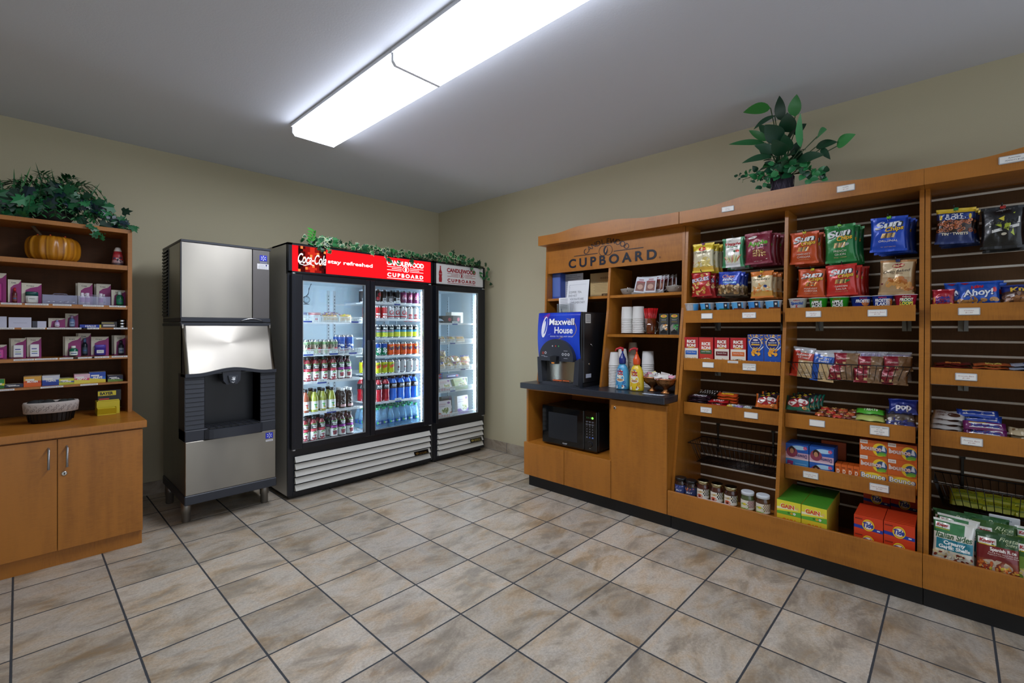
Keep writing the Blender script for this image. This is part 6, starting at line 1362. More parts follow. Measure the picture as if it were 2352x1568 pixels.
m.F([g[NV][i] for i in range(NU + 1)] + [m.P((HW, 0.0, 0.572)), m.P((-HW, 0.0, 0.572))], '#14161c')
T_(m, cmS, 'Maxwell', 0.035, 0.475, 0.050, '#0c1a5c', 0.245, off=0.001, bold=0.05); T_(m, cmS, 'Maxwell', 0.032, 0.477, 0.050, '#f1f2f4', 0.240, off=0.002, bold=0.02)
T_(m, cmS, 'House', 0.055, 0.412, 0.050, '#f1f2f4', 0.175, off=0.002, bold=0.02); T_(m, cmS, 'GOOD TO THE LAST DROP', 0.035, 0.382, 0.010, '#e6e9f2', 0.22, off=0.001)
m.print_disc(cmS, -0.135, 0.46, 0.027, 0.085, '#e9eaf0', 0.0012, 22, rot=-0.18); m.print_disc(cmS, -0.128, 0.47, 0.018, 0.066, '#2a48b8', 0.0018, 22, rot=-0.18); m.print_disc(cmS, -0.140, 0.45, 0.012, 0.06, '#dfe2ee', 0.0024, 18, rot=-0.22)
m.print_poly(cmS, [(-0.155, 0.54), (-0.10, 0.57), (-0.085, 0.565), (-0.11, 0.52)], '#7a2a8e', 0.0008)
m.print_ring(cmS, 0.06, 0.445, 0.112, 0.117, '#a88a5a', 0.0008, 24, -0.9, 1.4, asp=0.7); m.print_ring(cmS, 0.05, 0.30, 0.07, 0.074, '#a88a5a', 0.0009, 20, 1.6, 3.6, asp=1.1)
m.print_poly(cmS, [(-0.17, 0.26), (-0.10, 0.40), (-0.07, 0.41), (-0.12, 0.25)], '#4a62cc', 0.0005)
sub(m, 'front_panel', cm)
m = MB('slate_plastic'); n_ = 20
arc_ = [(0.165 * cos(pi * k / n_), 0.225 + 0.142 * sin(pi * k / n_)) for k in range(n_ + 1)]
m.prism([(-0.165, 0.195)] + arc_[::-1] + [(0.165, 0.195)], -0.052, 0.0, 'y')
S_ = face(-0.052)
for x, z, c in ((-0.125, 0.255, '#b8402a'), (-0.10, 0.258, '#c9ccd2'), (0.07, 0.250, '#c9ccd2'), (0.097, 0.250, '#c9ccd2'), (0.124, 0.250, '#c9ccd2')): m.print_ring(S_, x, z, 0.006, 0.010, c, 0.001, 16)
for x, c in ((-0.03, '#c9ccd2'), (0.0, '#d23a2a'), (0.03, '#3fc04a')): m.print_disc(S_, x, 0.312, 0.0045, 0.006, c, 0.001, 10)
for x, z in ((-0.125, 0.232), (-0.098, 0.225), (0.097, 0.218), (0.097, 0.275)): m.print_rect(S_, x - 0.018, z, x + 0.018, z + 0.003, '#a9adb5', 0.001)
sub(m, 'control_panel', cm)
m = MB('black_satin'); m.prism([(-0.034, 0.235), (-0.026, 0.175), (0.026, 0.175), (0.034, 0.235)], -0.085, -0.04, 'y'); m.lathe([(0.03, 0.0), (0.03, 0.02)], 16, c=(0, -0.055, 0.215)); m.print_rect(face(-0.085), -0.014, 0.178, 0.014, 0.188, '#d8862c', 0.001); sub(m, 'spout', cm)
m = MB('slate_plastic')
for s in (-1, 1): m.prism([(s * 0.165, 0.20), (s * 0.205, 0.22), (s * 0.195, 0.02), (s * 0.150, 0.02)], -0.030, 0.03, 'y')
sub(m, 'side_pillar', cm)
m = MB('metal', '#bdb9b0'); n_ = 18; a = [m.P((-0.155 + 0.31 * k / n_, 0.028 - 0.022 * sin(pi * k / n_), 0.03)) for k in range(n_ + 1)]; b = [m.P((-0.155 + 0.31 * k / n_, 0.028 - 0.022 * sin(pi * k / n_), 0.20)) for k in range(n_ + 1)]
for k in range(n_): m.F([a[k], a[k+1], b[k+1], b[k]], None, None, True)
m.print_rect(face(0.0), -0.07, 0.036, 0.02, 0.044, '#d8642c', 0.0, mat='plastic'); m.print_rect(face(0.0), 0.03, 0.038, 0.09, 0.045, '#d8642c', 0.0, mat='plastic')
sub(m, 'splash_back', cm)
m = MB('slate_plastic'); pf = [(-0.195 + 0.39 * k / 16, -0.012 - 0.035 * sin(pi * k / 16) ** 0.7) for k in range(17)]
m.prism(pf + [(0.195, 0.06), (-0.195, 0.06)], 0.0, 0.03, 'z')
for k in range(9): m.box(-0.14 + k * 0.034, -0.122 + k * 0.034, -0.025, 0.01, 0.0301, 0.0325, '#0d0f12')
for k in range(6): m.print_disc(lambda u, v, off: (u, v, 0.0325 + off), -0.05 + 0.03 * k, -0.012 + 0.006 * (k % 2), 0.006, 0.003, '#a83a2a', 0.0006, 8)
sub(m, 'drip_tray', cm)
m = MB('card', '#d9dad6'); xr = HW + 0.001
m.box(HW, xr, 0.055, 0.125, 0.49, 0.56); m.box(HW, xr, 0.06, 0.13, 0.07, 0.10, '#c3c8d8')
for k in range(5): m.box(xr, xr + 0.0004, 0.062, 0.118, 0.502 + k * 0.011, 0.506 + k * 0.011, '#5a5e66')
m.box(HW, xr, 0.38, 0.43, 0.13, 0.20, '#8a8e96')
sub(m, 'sticker', cm)
m = MB('metal', '#c9c9c9'); m.lathe([(0.008, 0), (0.008, 0.006)], 14, c=(HW, 0.10, 0.175), ax='x'); m.tube([(HW + 0.002, 0.11, 0.33), (HW + 0.016, 0.11, 0.325), (HW + 0.016, 0.125, 0.31)], 0.003, 6); sub(m, 'side_lock', cm)
m = MB('black_satin')
for k in range(8): m.box(HW, HW + 0.0015, 0.30, 0.42, 0.46 - k * 0.02, 0.468 - k * 0.02, '#05060a')
sub(m, 'side_vent', cm)

# ---- papers and stands on and above the machine
ZT = CT + 0.576
g1 = goods('sign_stand', (lambda m: (m.box(-0.106, 0.106, 0, 0.004, 0, 0.272, '#dfe2e6', 'card'), m.box(-0.106, 0.106, 0.0, 0.09, 0.0, 0.003, '#c9d2d8', 'clear_plastic'),
    T_(m, flat, 'COFFEE, TEA,', -0.02, 0.165, 0.018, '#4a4e58', 0.125, off=0.001), T_(m, flat, 'AND HOT', -0.045, 0.136, 0.018, '#4a4e58', 0.085, off=0.001), T_(m, flat, 'CHOCOLATE ARE', -0.01, 0.107, 0.018, '#4a4e58', 0.15, off=0.001), T_(m, flat, 'COMPLIMENTARY', 0.0, 0.078, 0.018, '#4a4e58', 0.16, off=0.001),
    m.print_rect(flat, -0.085, 0.235, 0.08, 0.2365, '#9aa0ac', 0.001), m.print_rect(flat, -0.085, 0.03, -0.0835, 0.235, '#9aa0ac', 0.001), m.print_ring(flat, -0.075, 0.225, 0.012, 0.0135, '#9aa0ac', 0.001, 12, pi/2, pi*1.5)) and m)(MB('card')),
    'white framed notice about free hot drinks standing on the machine', 'sign', R(2.385, 0.44, ZT), RW, None, radians(-8), 0)
g2 = goods('brochure_holder', (lambda m: (m.box(-0.055, 0.055, 0.004, 0.008, 0, 0.125, '#e4e6ea', 'card'), m.box(-0.06, 0.06, -0.012, -0.010, 0, 0.075, '#dfe8ee', 'clear_glass'), m.box(-0.06, 0.06, -0.012, 0.03, 0, 0.003, '#c08060', 'clear_plastic'), m.box(-0.062, -0.06, -0.012, 0.03, 0, 0.075, '#dfe8ee', 'clear_plastic'), m.box(0.06, 0.062, -0.012, 0.03, 0, 0.075, '#dfe8ee', 'clear_plastic'),
    [m.print_rect(face(0.004), -0.04, 0.11 - k * 0.013, 0.035, 0.113 - k * 0.013, '#6a6e7a', 0.001) for k in range(7)]) and m)(MB('card')),
    'small clear holder with comment cards in front of the notice', 'brochure holder', R(2.310, 0.50, ZT), RW)
goods('pen', (lambda m: m.tube([(0, 0, 0), (-0.02, 0.01, 0.13)], 0.004, 8, '#1f3f9c') or m)(MB('plastic')), 'blue pen standing in the clear card holder', 'pen', R(2.285, 0.495, ZT + 0.004), RW)
goods('ring_binder', (lambda m: (m.box(-0.045, 0.045, 0.0, 0.24, 0, 0.225, '#3a56a8'), m.box(-0.038, 0.038, -0.0008, 0, 0.02, 0.215, '#5c78c0')) and m)(MB('plastic')), 'blue binder leaning at the left end of the top hutch shelf', 'binder', R(2.092, 0.32, 1.5755), RW)
goods('notice_frame', (lambda m: (m.box(-0.10, 0.10, 0, 0.004, 0, 0.217, '#c6ccd6', 'card'), [m.print_rect(flat, -0.075, 0.185 - k * 0.017, 0.075 - (k % 3) * 0.02, 0.188 - k * 0.017, '#6a7080', 0.001) for k in range(9)], T_(m, flat, 'NOTICE', 0, 0.198, 0.010, '#5a6070', 0.07, off=0.001)) and m)(MB('card')),
    'pale grey notice sheet standing beside the blue binder', 'notice', R(2.225, 0.25, 1.5755), RW)
goods('plaque', (lambda m: (m.box(-0.095, 0.095, 0, 0.01, 0, 0.21, '#c9ab72'), m.box(-0.088, 0.088, -0.001, 0, 0.007, 0.203, '#cdb27c'), [m.print_ring(flat, 0.015 + k * 0.02, 0.165, 0.005, 0.0085, '#6a4a2a', 0.0015, 10) for k in range(4)], T_(m, flat, 'Dedicated to our guests', 0, 0.125, 0.009, '#5a4024', 0.15, off=0.0015), [m.print_rect(flat, -0.06 + (k % 2) * 0.01, 0.11 - k * 0.012, 0.07, 0.112 - k * 0.012, '#7a5c34', 0.0015) for k in range(6)], m.print_rect(flat, 0.02, 0.012, 0.08, 0.034, '#5a4024', 0.0015), T_(m, flat, '2011', 0.05, 0.018, 0.010, '#d9c08a', 0.03, off=0.002)) and m)(MB('card')),
    'tan wooden award plaque on the top hutch shelf', 'plaque', R(2.46, 0.20, 1.5755), RW)

# ---- hutch, right column
def bowl(r, h, col, mat, prof=None):
    if mat == 'clear_glass': col = None
    m = MB(mat, col or '#ffffff'); m.lathe(prof or [(r*0.45, 0), (r*0.8, h*0.3), (r, h*0.9), (r*1.02, h), (r*0.96, h), (r*0.75, h*0.35), (r*0.3, h*0.12)], 24, col); return m
for i, (u, lab) in enumerate(((2.775, 'clear glass bowl of dark fine crystals at the left of the packets'), (3.150, 'clear glass bowl of dark fine crystals at the right of the packets'))):
    t = goods('glass_bowl', bowl(0.062, 0.05, '#b8b4ac', 'tinted_plastic'), lab, 'bowl', R(u, 0.28, 1.5755), RW, 'glass bowls on the hutch')
    m = MB('card'); R_ = random.Random(i)
    for k in range(150):
        a = R_.uniform(0, 6.28); r = 0.056 * math.sqrt(R_.random()); m.sphere((r * cos(a), r * sin(a), 0.030 + 0.028 * (1 - r / 0.06) + R_.uniform(0, .006)), R_.uniform(0.003, 0.006), R_.choice(['#8a8078', '#4a4440', '#b8b0a6', '#6a6058', '#d0cac2']), seg=5, rings=3)
    o = m.build('coffee_crystals', None, R(u, 0.28, 1.5755), RW); tag(o, 'loose mixed sweetener crystals filling the %s glass bowl' % ('left', 'right')[i], 'sweetener'); o['kind'] = 'stuff'
pk = (lambda m: (m.box(-0.045, 0.045, 0, 0.003, 0, 0.115, '#cfd2da'), m.print_rect(flat, -0.036, 0.012, 0.036, 0.088, '#7a4638', 0.0006), m.print_disc(flat, 0.0, 0.045, 0.024, 0.02, '#b8907c', 0.001, 14), T_(m, flat, 'COCOA', 0, 0.078, 0.014, '#a82a3a', 0.055, off=0.0014, bold=0.04), m.print_rect(flat, -0.02, 0.098, 0.02, 0.104, '#8a2a34', 0.0008)) and m)(MB('card'))
PKL = ['silver and brown cocoa packet at the front left of the fan', 'silver and brown cocoa packet at the front middle of the fan', 'cocoa packet turned to the right in the fan']
po = goods('cocoa_packet', pk, PKL[0], 'packet', R(2.875, 0.30, 1.592), RW, 'cocoa packets on the hutch', radians(-12), radians(7))
for k, (u, d, z, ry, rz) in enumerate(((2.965, 0.30, 1.590, 2, 0), (3.035, 0.27, 1.594, -7, -40), (3.055, 0.24, 1.60, -9, -40), (3.075, 0.21, 1.604, -11, -35), (2.87, 0.27, 1.602, 6, 4), (2.91, 0.24, 1.606, 3, 0), (2.99, 0.26, 1.602, -1, -4), (3.02, 0.22, 1.612, -3, -8), (2.88, 0.21, 1.61, 5, 5), (3.095, 0.19, 1.606, -13, -30))):
    dup(po, R(u, d, z), None, PKL[k + 1] if k < 2 else 'silver cocoa packet in the back rows of the fan', 'cocoa packets, back rows' if k >= 2 else 'cocoa packets on the hutch', (radians(-10), radians(ry), RW + radians(rz)))
bx = MB('clear_plastic', '#c8c8c8'); bx.box(-0.13, 0.13, -0.06, 0.07, 0, 0.003); bx.box(-0.13, 0.13, -0.062, -0.06, 0, 0.02)
goods('packet_tray', bx, 'low clear tray under the cocoa packets', 'tray', R(2.96, 0.27, 1.5755), RW)
def paper_cup(r0=0.030, r1=0.043, h=0.10, col='#dcdcd8', lip=True, prt=None):
    m = MB('card', col); m.lathe([(r0, 0), (r1, h - 0.003), (r1 + 0.002, h - 0.002), (r1 + 0.002, h), (r1 - 0.002, h), (r0 - 0.002, 0.004)], 26, col)
    if prt: prt(m, drum(lambda v: r0 + (r1 - r0) * v / h + 0.0008), r1, h)
    return m
def cupstack(name, mk, u, d, z, n, step, first_lab, lab, group, flip=True, cat='cup'):
    o = goods(name, mk, first_lab, cat, R(u, d, z), RW, group)
    if flip: o.rotation_euler = (pi, 0, RW); o.location.z = z + 0.10
    for k in range(1, n): dup(o, (o.location.x, o.location.y, o.location.z + step * k), None, lab, group + ' above the lowest', tuple(o.rotation_euler))
    return o
for i, (u, n) in enumerate(((2.775, 9), (2.872, 9))):
    cupstack('foam_cup', paper_cup(0.041, 0.045, 0.095, '#d9d8d4'), u, 0.30, 1.277, n, 0.0135, 'lowest white foam cup of the %s stack on the middle hutch shelf' % ('left', 'right')[i], 'white foam cup nested in the %s stack on the middle hutch shelf' % ('left', 'right')[i], 'white foam cups, %s stack' % ('left', 'right')[i])
t = goods('glass_mug', bowl(0.045, 0.12, '#d8dcdc', 'clear_glass', [(0.034, 0), (0.04, 0.01), (0.046, 0.12), (0.043, 0.12), (0.036, 0.014)]), 'clear glass mug holding red stir sticks', 'mug', R(2.978, 0.31, 1.2725), RW)
for s in (-1, 1):
    m = MB('clear_glass', '#d8dcdc'); m.tube([(s*0.044, 0, 0.10), (s*0.062, 0, 0.088), (s*0.064, 0, 0.055), (s*0.058, 0, 0.03), (s*0.04, 0, 0.022)], 0.004, 8); m.build('handle', t)
st = (lambda m: m.tube([(0, 0, 0), (0, 0, 0.19)], 0.0028, 6, '#c81e22') or m)(MB('plastic')); so = None; R_ = random.Random(3)
for k in range(42):
    a = R_.uniform(0, 6.28); r = 0.032 * math.sqrt(R_.random()); loc = (-0.31 + r * 0.75 * sin(a), -2.978 + r * 0.75 * cos(a), 1.279); rot = (radians(r * 260 * cos(a)) * -1, radians(r * 260 * sin(a)), 0)
    if so is None: so = goods('stir_stick', st, 'red plastic stir stick in the glass mug', 'stir stick', loc, 0, 'red stir sticks'); so.rotation_euler = rot
    else: dup(so, loc, None, 'red plastic stir stick in the glass mug', 'red stir sticks', rot)
for i, (u, fc, lab) in enumerate(((3.095, ['#e0a83a', '#d88a2c', '#f0dcc0'], 'dark tea box with orange blossom picture'), (3.175, ['#2f8a4a', '#1f6a34', '#4aa85a'], 'dark tea box with green leaf picture'))):
    def pt(m, S_, w, h, fc=fc):
        m.print_disc(S_, 0, h*0.88, w*0.34, h*0.07, '#e0c42c', 0.0006, 20); m.print_disc(S_, 0, h*0.885, w*0.22, h*0.035, '#b8242c', 0.001, 14); T_(m, S_, 'Lipton', 0, h*0.87, h*0.03, '#f0e9e2', w*0.3, off=0.0014)
        m.print_rect(S_, -w*0.36, h*0.75, w*0.36, h*0.76, '#7a9a3a', 0.0006); T_(m, S_, ('ORANGE', 'MINT')[len(fc) and fc[0] == '#2f8a4a'], 0, h*0.68, h*0.04, '#d8d8d2', w*0.5, off=0.001); m.print_rect(S_, -w*0.3, h*0.6, w*0.3, h*0.615, '#b8a43a', 0.0006)
        m.print_disc(S_, -w*0.1, h*0.3, w*0.32, h*0.2, '#8a8a86', 0.0005, 18); m.print_bits(S_, -w*0.12, h*0.22, w*0.32, h*0.46, fc, 16, w*0.13, 3, 0.0008); m.print_poly(S_, [(-w*0.38, h*0.05), (w*0.38, h*0.05), (w*0.3, h*0.16), (0, h*0.26), (-w*0.3, h*0.16)], '#0c0d0f', 0.002)
    goods('tea_box', carton(0.070, 0.152, 0.06, '#3a3c3e', pt, '#2a2c2e', '#c8a82c'), lab + ' on the middle hutch shelf', 'tea box', R(u, 0.34, 1.2725), RW, 'tea boxes')

# ---- on the worktop
z0 = CT + 0.001
def pc(m, S_, r, h):
    T_(m, S_, 'ATKINSON', 0, h*0.35, h*0.14, '#22305e', 0.055, off=0.0004, bold=0.02, rot=pi); T_(m, S_, 'RCH', -0.01, h*0.62, h*0.14, '#a8402a', 0.03, off=0.0004, bold=0.05, rot=pi)
for i, (u, d, n, st_, lab) in enumerate(((2.735, 0.425, 15, 0.0118, 'front left'), (2.745, 0.32, 17, 0.0118, 'middle'), (2.775, 0.21, 21, 0.0118, 'rear'))):
    cupstack('paper_cup', paper_cup(0.029, 0.042, 0.10, ('#dedcd8', '#dedcd8', '#c9bfae')[i], True, pc if i == 0 else None), u, d, z0, n, st_, 'lowest paper cup of the %s stack on the worktop' % lab, 'nested paper cup in the %s stack on the worktop' % lab, 'paper cups, %s stack' % lab)
cupstack('paper_cup', paper_cup(0.041, 0.045, 0.10, '#dcdbd9'), 2.925, 0.25, z0, 13, 0.0145, 'lowest white cup of the tall stack behind the yellow bottle', 'white cup nested in the tall stack behind the yellow bottle', 'tall white cup stack')
def creamer(col, cap, cup_col, lab, u, d, hh):
    def sq(x, y, h): return (x * 1.0, y * 0.72)
    H = 0.19; m = MB('plastic', col); prof = [(0.048, 0), (0.053, 0.006), (0.054, 0.03), (0.052, 0.10), (0.046, 0.14), (0.034, 0.168), (0.022, 0.182), (0.021, 0.19)]
    m.lathe(prof, 30, col, sq=sq)
    def S_(u_, v, off):
        import bisect
        for q in range(len(prof) - 1):
            if prof[q][1] <= v <= prof[q+1][1]: break
        t = (v - prof[q][1]) / (prof[q+1][1] - prof[q][1]); r = prof[q][0] + (prof[q+1][0] - prof[q][0]) * t; a = u_ / r
        return ((r + off) * sin(a), -(r * 0.72 + off) * cos(a), v)
    m.print_disc(S_, -0.006, 0.118, 0.028, 0.034, '#e8ead8', 0.0006, 22, 'card', rot=0.3); m.print_disc(S_, 0.0, 0.085, 0.032, 0.03, '#e8ead8', 0.0008, 20, 'card')
    T_(m, S_, 'Nestle', -0.004, 0.146, 0.008, '#22407e', 0.024, off=0.0012, bold=0.04); T_(m, S_, 'Coffee', -0.005, 0.125, 0.018, '#a81e30', 0.052, off=0.0012, bold=0.05, shear=0.2); T_(m, S_, 'mate', 0.0, 0.107, 0.017, '#a81e30', 0.044, off=0.0012, bold=0.05, shear=0.2)
    m.print_disc(S_, 0.0, 0.07, 0.032, 0.012, '#f0e6d8', 0.0016, 20, 'card'); m.print_disc(S_, 0.0, 0.071, 0.025, 0.008, '#b8865a', 0.002, 18, 'card'); m.print_poly(S_, [(-0.031, 0.068), (-0.022, 0.038), (0.022, 0.038), (0.031, 0.068)], cup_col, 0.0014, 'card'); m.print_ring(S_, 0.033, 0.054, 0.006, 0.010, cup_col, 0.0014, 12, mat='card')
    m.print_bits(S_, -0.035, 0.012, 0.04, 0.03, ['#e8e6de', cup_col, '#8a4a2a'], 9, 0.010, 5, 0.0018, 'card')
    t = goods('creamer_bottle', m, lab, 'creamer bottle', R(u, d, z0), RW, 'creamer pump bottles')
    c = MB('plastic', '#b8202c'); c.lathe([(0.024, 0.188, cap), (0.025, 0.190, cap), (0.026, 0.226, cap), (0.020, 0.236, cap), (0.014, 0.250), (0.011, 0.262), (0.006, 0.264), (0.006, 0.282)], 20, cap); c.tube([(0.0, 0, 0.282), (0.0, 0, 0.300), (-0.012, -0.012, 0.304), (-0.034, -0.03, 0.296), (-0.040, -0.036, 0.280)], [0.009, 0.011, 0.009, 0.006, 0.005], 8, '#b8202c'); c.build('pump', t)
    return t
creamer('#4a9cc8', '#1f2c78', '#2a58a8', 'light blue creamer bottle with red and navy pump', 2.850, 0.50, 0)
creamer('#e0c02c', '#d8501c', '#e0901c', 'yellow creamer bottle with red and orange pump', 2.968, 0.505, 0)
CPX = [(0.032, 0), (0.034, 0.004), (0.018, 0.014), (0.013, 0.024), (0.022, 0.036), (0.052, 0.058), (0.064, 0.078), (0.066, 0.092), (0.072, 0.098), (0.072, 0.104), (0.064, 0.103), (0.058, 0.085), (0.03, 0.06)]
for i, (u, d, lab) in enumerate(((3.062, 0.45, 'hammered copper footed bowl of sweeteners, the left rear one'), (3.185, 0.50, 'hammered copper footed bowl of creamer cups, the right front one'))):
    b_ = goods('copper_bowl', bowl(0.07, 0.10, ('#a8764a', '#b07a4c')[i], 'copper_work', CPX), lab, 'bowl', R(u, d, z0), RW, 'copper bowls')
    m = MB('metal', '#c98a66'); m.lathe([(0.072, 0.0965), (0.0745, 0.1005), (0.072, 0.105), (0.068, 0.105)], 26, cap=False); m.build('rim', b_)
    R_ = random.Random(i + 2); proto = None
    for k in range(17):
        a = R_.uniform(0, 6.28); r = 0.05 * math.sqrt(R_.random()); c = R_.choice(['#e6e4e0', '#dfe0e4', '#e0a0b4', '#e6dc8a'] if k % 3 else ['#f0eeea'])
        mk = MB('card', c); mk.box(-0.030, 0.030, -0.0015, 0.0015, -0.016, 0.016)
        loc = R(u + r * cos(a), d + r * sin(a), z0 + 0.102 + R_.uniform(0, 0.030) * (1 - r / 0.06)); rot = (R_.uniform(-1.3, 1.3), R_.uniform(-0.5, 0.5), R_.uniform(0, 3))
        cn = {'#e0a0b4': 'pink', '#e6dc8a': 'yellow'}.get(c, 'white')
        o = mk.build('sweetener_packet', None, loc); o.rotation_euler = rot; tag(o, '%s sweetener packet heaped in the %s copper bowl' % (cn, ('left', 'right')[i]), 'sweetener packet', '%s packets in the %s copper bowl' % (cn, ('left', 'right')[i]))
m = MB('card', '#c9d2dc'); m.box(-0.075, 0.075, -0.025, 0.02, 0, 0.0008); m.box(-0.06, 0.045, -0.018, 0.0, 0.0008, 0.004, '#b9c4d0', 'plastic', bev=0.001); m.print_rect(lambda u, v, off: (u, v, 0.004 + off), -0.05, -0.014, 0.03, -0.006, '#8a94a4', 0.0004)
goods('paper_slip', m, 'thin pale paper slips lying at the worktop front edge', 'paper', R(3.15, 0.61, z0), RW, None, 0, 0)
# ---- microwave
mw = tag(empty('microwave', R(2.425, 0.600, 0.371), RW), 'black microwave oven standing in the open compartment under the worktop', 'microwave')
m = MB('black_satin'); m.box(-0.262, 0.262, 0.03, 0.40, 0.012, 0.318, bev=0.006); sub(m, 'case', mw)
for sx in (-1, 1):
    for y_ in (0.06, 0.36):
        m = MB('black_satin'); m.lathe([(0.014, 0), (0.014, 0.013)], 12, c=(sx * 0.23, y_, 0)); sub(m, 'foot', mw)
m = MB('black_gloss'); m.box(-0.265, 0.148, 0.0, 0.029, 0.012, 0.320, bev=0.006); dr = sub(m, 'door', mw)
m = MB('black_gloss'); m.box(-0.196, 0.088, -0.0012, 0.0, 0.060, 0.268, '#1c2026', 'plastic'); m.print_text(face(-0.001), 'SHARP', -0.03, 0.030, 0.010, '#b9bcc2', w=0.045, bold=0.03, off=0.001, mat='card'); m.print_rect(face(-0.001), -0.045, 0.022, -0.015, 0.0235, '#6a6e76', 0.001, mat='card'); sub(m, 'window', dr)
m = MB('black_gloss'); m.box(0.151, 0.265, 0.0, 0.029, 0.012, 0.320, bev=0.006); cp = sub(m, 'control_panel', mw)
m = MB('card', '#9aa0aa'); S_ = face(0.0)
m.print_disc(S_, 0.228, 0.268, 0.009, 0.008, '#63e04a', 0.0008, 12, 'led_green')
for x_ in (0.175, 0.188, 0.206): m.print_rect(S_, x_, 0.262, x_ + 0.004, 0.274, '#2f7a3a', 0.0008)
for j in range(7):
    for i in range(3):
        z_ = 0.238 - j * 0.020; x_ = 0.178 + i * 0.026
        if j < 2: m.print_rect(S_, x_ - 0.010, z_, x_ + 0.010, z_ + 0.003, '#7a808c', 0.0008); m.print_rect(S_, x_ - 0.008, z_ - 0.006, x_ + 0.007, z_ - 0.004, '#7a808c', 0.0008)
        elif j < 6: T_(m, S_, str((j - 2) * 3 + i + 1) if j < 5 else ['0', '+', 'C'][i], x_, z_, 0.008, '#b4b9c4', off=0.0008)
        else: m.print_rect(S_, x_ - 0.007, z_ - 0.004, x_ + 0.007, z_ + 0.006, ['#5a616e', '#3a4a8a', '#5a78c0'][i], 0.0008)
m.print_ring(S_, 0.208, 0.068, 0.0235, 0.025, '#4a4e58', 0.0008, 24); m.print_rect(S_, 0.198, 0.036, 0.215, 0.038, '#b4b9c4', 0.0008)
sub(m, 'key_print', cp)
m = MB('black_gloss'); m.lathe([(0.021, 0), (0.021, 0.008), (0.018, 0.011)], 24, c=(0.208, 0.0, 0.068), ax='y'); sub(m, 'dial', cp)
# ================================================================ cooler contents (world axes, facing -Y)
SH1 = {'yog': 'top shelf', 'v8': 'second shelf', 'red': 'third shelf', 'tea': 'fourth shelf', 'low': 'bottom shelf'}
def can(base, prt=None, r=0.0322, h=0.122, mid=None):
    m = MB('plastic', base)
    m.lathe([(r*0.76, 0, '#b9bcc0', 'metal'), (r*0.8, 0.002, '#b9bcc0', 'metal'), (r, 0.010, '#b9bcc0', 'metal'), (r, h - 0.016), (r*0.80, h - 0.003, '#b9bcc0', 'metal'), (r*0.82, h, '#c9ccd0', 'metal'), (r*0.76, h - 0.002, '#a9acb0', 'metal')], 24, base)
    if prt: prt(m, drum(r + 0.0006), r, h)
    return m
def ct(*parts):
    def p(m, S_, r, h):
        for q in parts:
            k = q[0]
            if k == 't': m.print_text(S_, q[1], 0 if len(q) < 8 else q[7] * r, h * q[2], h * q[3], q[4], w=(q[5] * r if q[5] else None), bold=0.04, off=0.0008, mat='card', shear=0.2, rot=q[6] if len(q) > 6 else 0)
            elif k == 'b': m.print_rect(S_, -r * 2.8, h * q[1], r * 2.8, h * q[2], q[3], 0.0003, 24, 1, 'plastic')
            elif k == 'd': m.print_disc(S_, q[1] * r, h * q[2], q[3] * r, q[3] * r, q[4], 0.0006, 16, 'card')
            elif k == 'x': m.print_bits(S_, -r * 1.3, h * q[1], r * 1.3, h * q[2], q[3], q[4], r * 0.3, 3, 0.0005, 'card')
    return p
V = pi / 2
